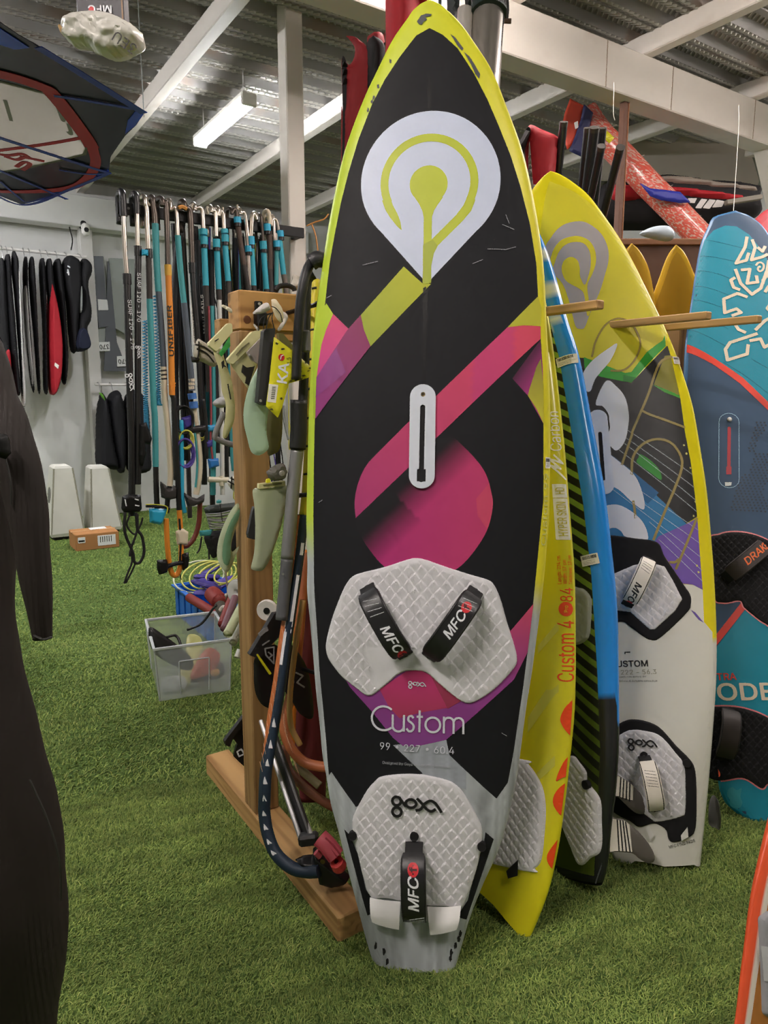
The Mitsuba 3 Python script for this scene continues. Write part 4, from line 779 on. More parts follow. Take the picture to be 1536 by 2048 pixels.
sub('green_flash', [(0.2783,1.6003), (0.2679,1.5825), (0.2123,1.5475), (0.1523,1.4852), (0.132,1.4842), (0.0812,1.5171), (0.013,1.5603), (0.0092,1.5155), (0.0558,1.4838), (0.1227,1.4568), (0.1477,1.4493), (0.2053,1.5039), (0.2735,1.5618)], 3, '#2f9a2c')
sub('green_flash', [(0.1261,1.4785), (0.164,1.4637), (0.1477,1.4493), (0.1227,1.4568)], 4, '#1d7a22')
sub('green_flash', [(0.2091,1.4339), (0.2454,1.4141), (0.2879,1.3895), (0.2876,1.3787), (0.2435,1.4024)], 3, '#3f9a2c')
sub('olive_corner', [(0.2639,1.5271), (0.284,1.5291), (0.2876,1.388), (0.2139,1.4331)], 3, '#85802c')
sub('green_leaf', spline([(0.1365,1.2097), (0.1302,1.201), (0.1226,1.1836), (0.1539,1.1501), (0.1853,1.1195), (0.1855,1.1509), (0.1644,1.1855)], 40), 3, '#2c8a2e')
sub('grey_logo', spline([(-0.0761,1.9316), (-0.0531,1.982), (-0.0366,2.0031), (-0.008,2.0339), (0.0268,2.0498), (0.075,2.0478), (0.109,2.0237), (0.1351,1.9843), (0.146,1.9334), (0.1405,1.8864), (0.1211,1.8367), (0.0973,1.7823), (0.0728,1.74), (0.0518,1.7031), (0.0305,1.6635), (0.0154,1.6605), (0.0029,1.6716), (-0.0017,1.7133), (-0.0065,1.7732), (-0.0192,1.8353), (-0.0456,1.8767)], 120), 2, '#9c979b')
sub('logo_ring', spline([(-0.0529,1.9025), (-0.0318,1.959), (-0.0032,1.9897), (0.0303,1.9979), (0.0618,1.9929), (0.0905,1.9696), (0.1033,1.9304), (0.0999,1.8889), (0.0837,1.8503), (0.0613,1.812), (0.0575,1.7606), (0.056,1.714), (0.0442,1.7046), (0.0456,1.7689), (0.0381,1.797), (0.0016,1.8311), (-0.0111,1.8547), (-0.0134,1.8883), (0,1.9158), (0.0225,1.9232), (0.0416,1.9071), (0.0451,1.8762), (0.042,1.8469), (0.0521,1.8138), (0.0701,1.8471), (0.0826,1.8865), (0.0855,1.9281), (0.0733,1.9611), (0.0484,1.9743), (0.0161,1.9733), (-0.0142,1.9492), (-0.0398,1.8998)], 200), 3, '#c9bf22')
S(b, k, 'ring_outline', [(0.0382,1.5558), (0.0589,1.6093), (0.0973,1.6597), (0.1407,1.6746), (0.1779,1.6504), (0.1948,1.5959), (0.1887,1.5574), (0.1622,1.517), (0.1286,1.4949), (0.0886,1.499)], .0062, 5, '#8c7a33')
WL = '#d2d5dc'
sub('white_stroke', spline([(0.1234,1.5873), (0.0925,1.5757), (0.0391,1.5443), (0.0059,1.5104), (-0.013,1.4685), (0.0135,1.4389), (0.0402,1.482), (0.094,1.5346)], 60), 5, WL)
sub('white_stroke', spline([(0.0696,1.4669), (0.1002,1.4411), (0.1193,1.402), (0.1226,1.3521), (0.1169,1.3149), (0.0974,1.2593), (0.0683,1.2315), (0.0509,1.2475), (0.0361,1.2659), (0.0568,1.3034), (0.0596,1.3293), (0.0597,1.3567), (0.0461,1.3836), (0.0269,1.3978)], 80), 5, WL)
sub('white_stroke', spline([(0.0319,1.2272), (0.0805,1.1817), (0.1125,1.1349), (0.1243,1.0707), (0.1183,1.0327), (0.0906,1.057), (0.0583,1.1004), (0.0325,1.125), (0.0209,1.1636)], 60), 5, WL)
sub('white_stroke', spline([(-0.0185,1.0479), (0.0128,1.0595), (0.0513,1.0544), (0.0942,1.0178), (0.1147,0.9793), (0.1152,0.9375), (0.0828,0.945), (0.0507,0.9556), (0.0413,0.9731), (0.0215,0.9869), (-0.0178,0.9856)], 70), 5, WL)
GO = '#94834a'
for w_, pts in ((.0075, [(0.2879,1.5228), (0.2511,1.5098), (0.2252,1.4726), (0.1882,1.3962), (0.1272,1.2917), (0.1192,1.2722), (0.0757,1.1824)]), (.0075, [(0.1637,1.351), (0.1835,1.3359), (0.2286,1.3109), (0.2856,1.2805)]), (.0078, [(0.0998,1.1472), (0.1134,1.2035), (0.1488,1.2409), (0.1945,1.2516), (0.2353,1.2332), (0.2566,1.1878), (0.2512,1.1467), (0.221,1.0886), (0.1813,1.0219), (0.1314,0.9341)]), (.0075, [(0.0918,1.0646), (0.0917,1.0387), (0.0903,1.008)]), (.0075, [(0.2715,0.9899), (0.2305,0.9195), (0.1818,0.8381)]), (.0075, [(0.167,0.8621), (0.1831,0.8603), (0.1963,0.8687)])):
    S(b, k, 'gold_line', pts, w_, 5, GO)
for l_ in ([(0.1079,1.2955), (0.2821,1.1267)], [(0.095,1.2759), (0.2799,1.0857)], [(0.0747,1.2736), (0.2777,1.045)], [(0.0439,1.2674), (0.274,1.0098)], [(0.0257,1.1789), (0.2707,0.9496)], [(0.021,1.1477), (0.2663,0.9102)], [(0.0309,1.1146), (0.2633,0.8658)], [(0.1288,0.9928), (0.2589,0.8269)], [(0.1481,0.9345), (0.2554,0.7931)]):
    S(b, k, 'thin_line', l_, .0014, 4, '#b9c0c8')
c1, c2 = [(0.0249,1.343), (0.0127,1.125)]
tk = part(k, 'mast_track', extrude(LineString([c1, c2]).buffer(.030, quad_segs=12).difference(LineString([(c1[0], c1[1] - .05), (c2[0], c2[1] + .02)]).buffer(.006)), .004, b.o + b.N * .0036, b.U, b.V, b.N), 'm_track_white')
part(tk, 'slot_bottom', extrude(LineString([(c1[0], c1[1] - .05), (c2[0], c2[1] + .02)]).buffer(.007), .0008, b.o + b.N * .0036, b.U, b.V, b.N), 'm_slot_black')
PB = M('pad_black', '#151517', .8, .3)
bp = spline([(-0.0691,0.9713), (0.0014,0.9668), (0.0738,0.9487), (0.1421,0.9267), (0.1579,0.8782), (0.1956,0.7947), (0.2117,0.7588), (0.2087,0.73), (0.1921,0.7052), (0.1051,0.6402), (0.0766,0.6362), (0.0574,0.6476), (0.0227,0.6809), (0.0061,0.6962), (-0.0227,0.6941), (-0.0558,0.6642), (-0.116,0.6455)], 140).buffer(0)
part(k, 'pad_border', b.pad(bp, .008, relief=.0004), PB, smooth=14, label='black front pad border')
wp = Polygon([(0.1045,0.8704), (0.1509,0.8501), (0.1689,0.8026), (0.1857,0.747), (0.1588,0.7134), (0.0914,0.6646), (0.0767,0.666), (0.0292,0.7232), (-0.0075,0.7318), (-0.0429,0.7512), (-0.01,0.8423), (0.0607,0.8644)]).buffer(-.004).buffer(.004)
part(k, 'foot_pad', b.pad(wp, .006, cell=.026, relief=.006, base=14), PADW, smooth=14, label='white front foot pad')
bp = spline([(-0.1096,0.3794), (-0.0549,0.4013), (-0.0184,0.4121), (0.0232,0.4048), (0.062,0.3823), (0.1002,0.328), (0.13,0.2896), (0.1401,0.258), (0.1329,0.1919), (0.1145,0.102), (0.0892,0.0782), (0.0495,0.0689), (0.0357,0.078), (0.0322,0.1033), (0.0042,0.1213), (-0.0385,0.1141), (-0.062,0.1305), (-0.1096,0.1636), (-0.1358,0.2377)], 140).buffer(0)
part(k, 'pad_border', b.pad(bp, .008, relief=.0004), PB, smooth=14, label='black rear pad border')
wp = spline([(-0.099,0.3412), (-0.0598,0.3695), (-0.0227,0.384), (0.019,0.3784), (0.0586,0.3613), (0.0925,0.3128), (0.1111,0.2752), (0.1049,0.2138), (0.0937,0.1533), (0.0814,0.1378), (0.0154,0.1268), (-0.0087,0.1381), (-0.0719,0.2029), (-0.0986,0.2723)], 110).buffer(0)
part(k, 'foot_pad', b.pad(wp, .006, cell=.026, relief=.006, base=14), PADW, smooth=14, label='white rear foot pad with black ribbon logo')
gq = [(0.0025,0.3408), (-0.0383,0.3451), (0.0431,0.337)]; gg = aff.rotate(aff.translate(goya(gq[2][0] - gq[1][0]), *gq[0]), math.degrees(math.atan2(gq[2][1] - gq[1][1], gq[2][0] - gq[1][0])), origin=gq[0])
part(k, 'ribbon_logo', cat([trimesh.Trimesh(b.at(f_[0][:, 0], f_[0][:, 1], .0205), f_[1], process=False) for f_ in [fill(q, .004) for q in polys(gg)]]), 'm_logo_black')
SWH = M('strap_white', '#d8d3c6', .45)
strap(k, b, [(0.1059,0.8792)][0], [(0.0207,0.7446)][0], .062, .048, SWH, SE, 'MFC', M('ink_strap', '#1b1b1e', .5), [(.15 + .05 * i, -.3, .19 + .05 * i, .3) for i in range(4)], text_at=.58, thick=.010, base=.014)
strap(k, b, [(0.0026,0.3081)][0], [(0.0078,0.1602)][0], .062, .048, SWH, SE, None, 'm_ink_strap', [(.2 + .05 * i, -.3, .24 + .05 * i, .3) for i in range(6)], thick=.010, base=.014)
for p in [(0.1172,0.281), (0.003,0.3107)]: part(k, 'pad_hole', lathe([(0, .0190), (.011, .0190), (.011, .004), (0, .004)], b.at(*p)[0], b.N, 18), 'm_slot_black')
P(b, k, 'white_tab', Polygon([(-0.0137,0.1231), (-0.0031,0.0923), (-0.0153,0.0802), (-0.0234,0.1109)]), 22, '#d9d9d2'); P(b, k, 'white_tab', Polygon([(0.0682,0.0891), (0.0896,0.1107), (0.0875,0.0833), (0.0672,0.0742)]), 22, '#d9d9d2')
vtext(b, k, 'CUSTOM', [(-0.0513,0.5673), (0.0566,0.5603)], .0175, '#17171a', bold=True); vtext(b, k, '84 - 222 - 56.3', [(-0.0733,0.5463), (0.0767,0.5359)], .0135, '#8d8c78')
vtext(b, k, 'DESIGNED ON MAUI BY', [(-0.056,0.5358), (0.0465,0.5291)], .0042, '#55554e'); vtext(b, k, 'FRANCISCO GOYA & BJORN SEDLICK', [(-0.0904,0.5268), (0.0768,0.5139)], .0042, '#55554e')
S(b, k, 'small_mark', [(-0.0037,0.6014), (-0.0028,0.6071), (0.012,0.6057)], .003, 4, '#2a2a28', sm=False); vtext(b, k, 'MFC FINS PADS', [(0.0342,0.0531), (0.1074,0.0665)], .008, '#3a3a36')
sticker(k, b, [(0.2977,1.51)][0], .020, .026)
dots(b, k, 'paint_chip', [(p[0], p[1], .003, .004) for p in [(0.272,1.2224), (0.2747,1.1957), (0.2786,1.148), (0.2745,1.0403), (0.2623,0.9961), (0.2455,0.8432), (0.2468,0.8234)]], 6, M('chip_yellow', '#cfc77a', .6), 9)
fin('fin', *FR['b4f'], [(-0.2795,0.2456), (-0.3177,0.2354), (-0.3098,0.1948), (-0.2809,0.1645), (-0.2342,0.1581), (-0.1725,0.1531), (-0.2192,0.2158)], .010, M('fin_dark', '#2a2a27', .4), 'dark fin', k)

# the teal board -------------------------------------------------------------
k = thing('windsurf_board', 'wide teal and dark blue windsurf board with cream line figure and black pads', 'windsurf board')
left = [(-0.0358,2.3385), (-0.0613,2.3245), (-0.0807,2.2966), (-0.1003,2.2529), (-0.1265,2.178), (-0.1467,2.0461), (-0.1635,1.9096), (-0.1786,1.7838), (-0.1864,1.7112)]
lv = [(-.20, 1.2), (-.20, .9), (-.175, .55)] + [(-0.1047,0.2011), (-0.0974,0.0921), (-0.0741,0.0336)]
b = Board(FR['b7'], [(0.0, 2.318), (-.03, 2.312)] + left + lv + [(-.03, .004), (-.028, .0)],
          [(0.002, 2.318), (.06, 2.30), (.14, 2.2), (.22, 2.0), (.29, 1.7), (.33, 1.3), (.33, .9), (.28, .5), (.2, .2), (.12, .03), (.05, .0)], .12, tail_t=.05)
def tcol(l):
    u, v = l[:, 0], l[:, 1]; e = (v < .27)[:, None]; return np.where(e, lin('#12798c'), np.where((v > 1.55)[:, None], lin('#3b6f9c'), lin('#31506f')) + 0 * l)
hull_part(k, b, tcol, .35)
sub('deck_blue', b.outline(.012), 1, '#2c4763', rough=.6)
sub('teal_area', [(-0.1895,1.7246), (-0.1714,1.8766), (-0.1431,2.0785), (-0.1141,2.1861), (-0.0826,2.2247), (-0.0392,2.2437), (0.0036,2.2392), (0.051,2.1999), (0.0965,2.1231), (0.1292,2.0479), (0.2505,1.6919), (0.233,1.3601), (0.0929,1.4584), (0.0085,1.5559), (-0.093,1.6423)], 2, '#0d8097', rough=.55)
for pts in ([(-0.108,2.1821), (-0.023,2.1505), (0.0606,2.1233)], [(-0.1335,2.1129), (-0.0247,2.0782), (0.0585,2.0554)], [(-0.1466,2.0481), (-0.0563,2.0105), (-0.0092,1.9809)], [(-0.1595,1.9804), (-0.0876,1.9472), (-0.0286,1.9145)], [(-0.1692,1.9208), (-0.0594,1.8632)], [(-0.1789,1.8546), (-0.1019,1.8084), (-0.038,1.7665)], [(-0.1854,1.7891), (-0.1206,1.7437), (-0.0399,1.6854)], [(-0.0586,1.6224), (0.02,1.563), (0.0943,1.4949)], [(0.0394,1.6387), (0.0982,1.5993)]):
    S(b, k, 'deck_line', pts, .0022, 3, '#0a5f72')
sub('red_stripe', [(-0.1942,1.7273), (-0.093,1.6437), (0.0085,1.5572), (0.093,1.4597), (0.1788,1.3577), (0.177,1.3193), (0.0917,1.4254), (-0.0035,1.5338), (-0.0935,1.6132), (-0.1945,1.6904)], 3, '#d8412f')
sub('teal_tail', [(-0.0998,0.5401), (-0.0063,0.6757), (0.0682,0.8006), (0.212,0.9619), (0.1774,0.3068), (0.0192,-0.0522), (-0.1098,0.0258), (-0.1207,0.3773)], 2, '#0d8097', rough=.55)
sub('red_stripe', [(0.0824,0.8477), (0.0808,0.8073), (-0.017,0.6636), (-0.1013,0.5427), (-0.1096,0.5693), (-0.0212,0.6968)], 3, '#d23c31')
CRM = '#d3c6b0'
for pts in ([(0.0416,2.1884), (0.0329,2.1387), (-0.0029,2.063), (0.0353,2.0765), (0.0459,2.112)], [(0.0599,2.1752), (0.0701,2.1369), (0.0544,2.078), (0.0954,2.0929), (0.1174,2.1078)], [(0.0791,2.1383), (0.0964,2.1193), (0.1092,2.1457)], [(-0.0065,2.0368), (0.0114,1.9698), (0.0512,1.9202), (0.0844,1.9482), (0.111,2.033), (0.1186,2.0778)], [(0.0137,2.0315), (0.0471,2.0352), (0.0351,1.9699), (0.0736,1.976), (0.0699,2.007)], [(-0.0075,1.9972), (-0.024,1.9853), (-0.0147,1.9513), (0.0088,1.9404)],
            [(0.035,1.9077), (-0.0017,1.9242), (-0.0515,1.8997), (-0.0493,1.8379), (-0.0065,1.8551), (0.0095,1.8387), (-0.0249,1.8239)], [(0.0087,1.81), (-0.013,1.7847), (-0.0019,1.7636), (0.0244,1.7499)], [(0.031,1.6995), (0.0257,1.6577), (-0.044,1.6311), (-0.0505,1.6768), (-0.0336,1.7065), (0.0221,1.7287), (0.0659,1.7471)], [(0.0361,1.715), (0.0754,1.7242), (0.0879,1.6883), (0.1159,1.7062)], [(0.0577,1.7611), (0.092,1.802), (0.1263,1.8259)], [(0.1293,1.9012), (0.1045,1.8578), (0.1155,1.8436), (0.1452,1.8654)], [(0.0915,1.9812), (0.1102,2.0108), (0.1266,1.9813), (0.0984,1.93)]):
    S(b, k, 'tiki_line', pts, .0125, 5, CRM, sm=False)
S(b, k, 'tiki_line', [(0.0702,2.0517), (0.0766,2.0629), (0.0886,2.0666), (0.0988,2.0554), (0.0964,2.0367), (0.0842,2.0256), (0.0768,2.0345), (0.0807,2.0464), (0.0878,2.0457)], .008, 5, CRM)
q0 = [(-0.0443,1.3751), (-0.0496,1.1479)]
S(b, k, 'track_outline', [(q0[0][0] + .034 * math.cos(t), q0[0][1] + .034 * math.sin(t)) for t in np.linspace(0, math.pi, 9)] + [(q0[1][0] - .034 * math.cos(t), q0[1][1] - .034 * math.sin(t)) for t in np.linspace(0, math.pi, 9)] + [(q0[0][0] + .034, q0[0][1])], .0022, 3, '#8fb0c4', sm=False)
S(b, k, 'red_slot', [(-0.0443,1.349), (-0.0492,1.1886)], .0115, 3, '#a3202b', cap='round'); P(b, k, 'red_slot', Polygon([(-0.0568,1.1945), (-0.0413,1.1954), (-0.042,1.1671), (-0.0574,1.1662)]).buffer(.001), 3, '#a3202b')
P(b, k, 'track_tab', Polygon([(-0.0636,1.1346), (-0.0406,1.136), (-0.0431,1.1228), (-0.0628,1.1204)]), 3, '#c9cfd2')
part(k, 'track_screw', lathe([(0, .001), (.009, .001), (.009, .004), (.006, .006), (0, .005)], b.at(*[(-0.0424,1.3839)][0])[0], b.N, 16), 'm_steel')
rr = np.random.default_rng(3); dts = []
q1, q2, q3 = [np.array(t) for t in [(0.0477,1.3725), (-0.0497,1.0278), (0.0741,0.9582)]]
for i in range(34):
    for j in range(14):
        p_ = q1 + (q2 - q1) * (i / 33) + np.array([.0135 * j + .006 * (i % 2), 0]); dts.append(sbox(p_[0], p_[1], p_[0] + .006, p_[1] + .006)) if meshkit.noise(np.array([[i * .12, j * .25, 0]]), 5)[0] > .35 else None
P(b, k, 'dot_print', unary_union(dts), 3, '#15212e', step=.006)
fpad = spline([(-0.1278,0.9023), (-0.0841,0.9376), (-0.0355,0.9488), (0.0176,0.9447), (0.0728,0.9244), (0.1558,0.8706), (0.1718,0.6747), (0.0928,0.5964), (0.0615,0.6236), (0.0336,0.6404), (-0.0114,0.6781), (-0.0263,0.702), (-0.0786,0.6908), (-0.1095,0.7176)], 120).buffer(0)
P(b, k, 'pink_rim', fpad.buffer(.004), 4, '#d87f85'); part(k, 'foot_pad', b.pad(fpad, .008, cell=.024, relief=.006), PB, smooth=14, label='black front foot pad')
rp7 = spline([(-0.1732,0.3253), (-0.1026,0.3414), (-0.0271,0.3436), (0.0501,0.321), (0.1179,0.2686), (0.1007,0.1347), (0.0424,0.1162), (0.0218,0.0996), (-0.0333,0.1239), (-0.1157,0.1081), (-0.1633,0.1776)], 100).buffer(0)
P(b, k, 'pink_rim', rp7.buffer(.004), 4, '#d87f85'); part(k, 'foot_pad', b.pad(rp7, .008, cell=.024, relief=.006), PB, smooth=14, label='black rear foot pad')
SB = M('strap_brown', '#2b2422', .55)
strap(k, b, [(0.053,0.8978)][0], [(-0.0742,0.7749)][0], .06, .06, SB, SE, 'DRAKE', M('ink_orange', '#d9662e', .5), text_at=.35, red=False, flip=True)
strap(k, b, [(-0.0736,0.3361)][0], [(-0.0944,0.1741)][0], .06, .06, SB, SE)
text2(k, b, 'ULTRA', [(-0.1403,0.4218), (-0.0421,0.434)], .022, 4, M('ink_red', '#c23328', .5), True)
text2(k, b, 'CODE', [(-0.1616,0.3545), (0.0741,0.3813)], .053, 4, M('ink_cream', CRM, .5), True)
sub('tail_emblem', spline([(-0.0737,0.0848), (-0.0623,0.0919), (-0.0501,0.0849), (-0.037,0.0922), (-0.0405,0.0664), (-0.0354,0.0502), (-0.0443,0.0323), (-0.0666,0.0323), (-0.0689,0.0516), (-0.077,0.0646)], 50), 4, '#2f8d98')
sub('orange_lever', spline([(-0.1141,0.163), (-0.1033,0.1585), (-0.0913,0.1311), (-0.0956,0.1163), (-0.1114,0.123)], 24), 20, '#e0603c')

# boards whose noses look over the rack, the red one, the one at the lower right edge
for fr, lab, hx in (('b5', 'narrow yellow board nose behind the rack, left of two', '#c99f2c'), ('b6', 'broader yellow board nose behind the rack, next to the teal board', '#cfa526')):
    k = thing('surfboard', lab, 'surfboard')
    w_ = .25 if fr == 'b6' else .17
    right = [(0, 2.03), (.03, 2.0), (.075, 1.9), (w_ * .62, 1.7), (w_ * .95, 1.4), (w_, 1.0), (w_ * .9, .5), (.12, .1), (.06, 0.)]
    b = Board(FR[fr], mirror(right), right, .09, nose_t=.02)
    hull_part(k, b, lambda l, hx=hx: lin(hx) * (.8 + .3 * meshkit.fbm(l * [12, 2, 12], 3, 6))[:, None], .3, nv=70, na=36)
    put('deck_print', b.outline(.022), 1, board=b, key=k, colf=lambda p: lin('#b98f28') * (.75 + .4 * meshkit.fbm(np.c_[p * [14, 2], p[:, 0] * 0], 3, 2))[:, None])
k = thing('windsurf_board', 'red board nose behind the teal board at the right edge', 'windsurf board')
right = [(0, 2.35), (.06, 2.33), (.15, 2.2), (.24, 1.9), (.3, 1.3), (.28, .6), (.15, .05), (.13, 0)]
b = Board(FR['b8'], mirror(right), right, .11, nose_t=.03); hull_part(k, b, lambda l: np.tile(lin('#a83a42'), (len(l), 1)), .35, nv=70, na=36)
P(b, k, 'deck_print', b.outline(.04), 1, '#b54a50')
k = thing('windsurf_board', 'orange railed wooden deck board cut off at the lower right corner', 'windsurf board')
left = [(-0.2382,0.0562), (-0.243,0.1568), (-0.2523,0.2949), (-0.246,0.3873), (-0.2345,0.4912), (-0.2112,0.6443), (-0.171,0.8349)]
lv = sorted(left, key=lambda a: a[1]); du = (lv[-1][0] - lv[0][0]) / (lv[-1][1] - lv[0][1])
u0, v0 = lv[0]
left = [(u0 - .02, 0.0), (u0 - .012, v0 * .5)] + lv
left += [(lv[-1][0] + .12, lv[-1][1] + .35), (lv[-1][0] + .26, lv[-1][1] + .6), (lv[-1][0] + .33, lv[-1][1] + .68)]
cxl = lv[-1][0] + .34
b = Board(FR['b9'], left, [(2 * cxl - u - .001 if i < len(left) - 1 else cxl + .04, v) for i, (u, v) in enumerate(left)], .09, tail_t=.04)
def ocol(l):
    lo, ro = b.edges(l[:, 1]); d = np.minimum(l[:, 0] - lo, ro - l[:, 0])[:, None]; return np.where(d < .017, lin('#e2552e'), lin('#dcd3c8') + 0 * l)
hull_part(k, b, ocol, .3, nv=80, na=120)
put('wood_deck', b.outline(.027), 1, board=b, key=k, colf=lambda p: lin('#b5793c') * (.7 + .45 * meshkit.fbm(np.c_[p * [60, 2.5], p[:, 0] * 0], 3, 4))[:, None], label='wood veneer deck')
part(k, 'foot_pad', b.pad(Polygon([(-0.24,0.2537), (-0.2236,0.2709), (-0.1322,0.2892), (-0.056,0.0582), (-0.1908,0.0929)]).buffer(-.01).buffer(.01), .008, cell=.03, relief=.003), M('pad_grey', '#8f9094', .75), smooth=35, label='grey foot pad')
sub('pale_panel', [(-0.2298,0.2076), (-0.1123,0.229), (-0.0926,0.1693), (-0.2102,0.15)], 19, '#b9babd')

# ------------------------------------------------------------------ the wooden rack and what hangs on and leans against it
def SF(s2): return D2 * s2, D1, UP, -D2            # an upright plane along the rack
def SW(s2, pts): return np.array([D2 * s2 + D1 * a + UP * z for a, z in pts])
def YF(y): return np.array([0, y, 0.0]), np.array([1.0, 0, 0]), UP, np.array([0, -1.0, 0])
def YW(y, pts): return np.array([[x, y, z] for x, z in pts])
def wood_mat(name, base, dark, axis, scale=1.0):
    c0, c1, c2 = [tuple(float(x) for x in q) for q in (lin(base), lin(dark), lin(dark) * .45)]
    ax = np.array(axis, float); o1 = unit(np.cross(ax, [0.3, 0.2, 0.9])); o2 = np.cross(ax, o1)
    def fn(p, n, uv):
        a = p.x * float(ax[0]) + p.y * float(ax[1]) + p.z * float(ax[2]); b = p.x * float(o1[0]) + p.y * float(o1[1]) + p.z * float(o1[2]); c = p.x * float(o2[0]) + p.y * float(o2[1]) + p.z * float(o2[2])
        w = mikit.fbm(a * 3.0, b * 22, c * 22, 3); r = mikit.noise(a * 1.3 + 3, b * 75 * scale + w * 5, c * 75 * scale)
        k_ = mikit.smoothstep(.80, .9, mikit.noise(a * 5.5 + 7, b * 15, c * 15))
        return mikit.mix(mikit.mix(c0, c1, mikit.smoothstep(.35, .95, r) * .75 + .25 * w), c2, k_ * .7)
    return M(name, mikit.proc(fn), .6, .3)
WD2 = wood_mat('pine_along', '#c09a66', '#946c40', D2); WUP = wood_mat('pine_up', '#9f7e53', '#6f5032', UP); WD1 = wood_mat('pine_across', '#b48a54', '#8c6236', D1)
k = thing('board_rack', 'pine board rack with post, crossbar and pegs between the boards', 'rack')
part(k, 'base_plank', gbox(.755, .842, 1.352, 2.30, .0, .072, .005), WD2)
part(k, 'post', gbox(.757, .836, 1.862, 1.945, .072, 1.502, .004), WUP)
part(k, 'crossbar', gbox(.757, 1.06, 1.862, 1.945, 1.503, 1.608, .004), WD1); part(k, 'rear_rail', gbox(.95, 3.1, 2.52, 2.58, 1.53, 1.60, .004), WD1); part(k, 'link', gbox(1.0, 1.05, 1.945, 2.52, 1.53, 1.58, .003), WD2)
part(k, 'post', gbox(2.70, 2.78, 1.862, 1.945, .072, 1.605, .004), WUP); part(k, 'base_plank', gbox(2.70, 2.787, 1.75, 2.60, .0, .072, .005), WD2)
for a, b0 in ((1.505, 1.262), (1.972, 1.26), (2.195, 1.235)): part(k, 'peg', gbox(a - .03, a, b0, 2.52, 1.545, 1.568, .003), WD2)
sk = M('black_metal', '#131314', .5, .5, .4)
hk = part(k, 'hook_bracket', [gbox(.80, .822, 1.852, 1.861, 1.50 + z, 1.58, .002) for z in (.03,)] + [gbox(.796, .826, 1.83, 1.861, 1.515, 1.55, .004)], sk)
part(k, 'hook_screw', lathe([(0, 0), (.0045, 0), (.004, .002), (0, .0025)], G(.811, 1.851, 1.572), -D2, 12), 'm_steel')
part(k, 'hook_arm', tube([G(.90, 1.862, 1.555), G(.90, 1.70, 1.56), G(.90, 1.67, 1.565)], .006, 8, smooth=False), sk)
part(k, 'knot', lathe([(0, 0), (.011, 0), (.009, .0012), (0, .0016)], G(.779, 1.8615, 1.530), -D2, 14), M('knot_brown', '#5a3416', .7))
for z0 in (1.06, .565): part(k, 'hook_bracket', [gbox(.842, .868, 1.838, 1.861, z0 - .04, z0 + .03, .004)], sk); part(k, 'hook_arm', tube([G(.855, 1.84, z0 - .01), G(.855, 1.72, z0), G(.86, 1.64, z0 + .012)], .006, 8, smooth=False), sk)

def pfin(key, name, pts, s2, thick, m, step=.009, sp=True, label=None, edge=None):
    g = spline(pts, len(pts) * 8).buffer(0) if sp else Polygon(pts).buffer(.002).buffer(-.002)
    return part(key, name, puffed(g, thick * .8, *SF(s2), step, edge or .007), m, smooth=45, label=label)
def pslab(key, name, g, s2, thick, m, label=None, r=.002):
    g = (Polygon(g) if not hasattr(g, 'buffer') else g).buffer(-r).buffer(r)
    return part(key, name, extrude(g, thick, D2 * (s2 + thick / 2), D1, UP, -D2), m, label=label)
def pmark(key, name, g, s2, m):
    """A flat print on the viewer's side of a fin."""
    return part(key, name, extrude(g if hasattr(g, 'buffer') else Polygon(g).buffer(0), .0006, D2 * s2, D1, UP, -D2), m)
def translucent(name, h, tr=.35):
    key = 'm_' + name
    if key not in scene: scene[key] = {'type': 'twosided', 'bsdf': {'type': 'principled', 'base_color': rgb(h), 'roughness': .25, 'specular': .5, 'flatness': .4, 'clearcoat': .3}}
    return key
CRE, MINT, PALE, OLI = translucent('glass_cream', '#cbc795'), translucent('glass_mint', '#a8c2a8'), translucent('glass_pale', '#b0b89b'), translucent('glass_olive', '#6a6640')
INK = M('ink_black', '#1b1a16', .6)
# cream fin at the left of the post
k = thing('fin', 'cream fin with slanted base and green patch, hanging left of the rack post', 'fin', 'fins hanging on the rack')
pslab(k, 'base', [(0.714,1.5153), (0.7241,1.5147), (0.7248,1.4936), (0.6904,1.4546), (0.6799,1.4413), (0.6738,1.4442), (0.6594,1.4553), (0.6593,1.4628)], 1.84, .016, CRE, r=.005)
pfin(k, 'blade', [(0.6736,1.44), (0.6846,1.4027), (0.6912,1.3672), (0.6929,1.3386), (0.7016,1.3073), (0.6997,1.2711), (0.6907,1.2226), (0.6962,1.2132), (0.7041,1.2185), (0.7228,1.256), (0.7284,1.295), (0.7256,1.3314), (0.7212,1.3675), (0.7098,1.4032), (0.6951,1.4477), (0.6837,1.445)], 1.842, .010, CRE)
pfin(k, 'green_patch', [(0.6847,1.437), (0.7164,1.4825), (0.7172,1.4568), (0.691,1.4274)], 1.832, .006, M('patch_green', '#2f8a3c', .4), sp=False)
for g in ([(0.69,1.4142), (0.6977,1.4191), (0.698,1.4074), (0.7058,1.4004), (0.6963,1.4026), (0.6919,1.3966)], [(0.7042,1.3577), (0.7073,1.3577), (0.7142,1.317), (0.7108,1.317)], [(0.6736,1.4685), (0.6849,1.4748), (0.6849,1.4725), (0.6747,1.4651)]): pmark(k, 'ink_mark', g, 1.831, INK)
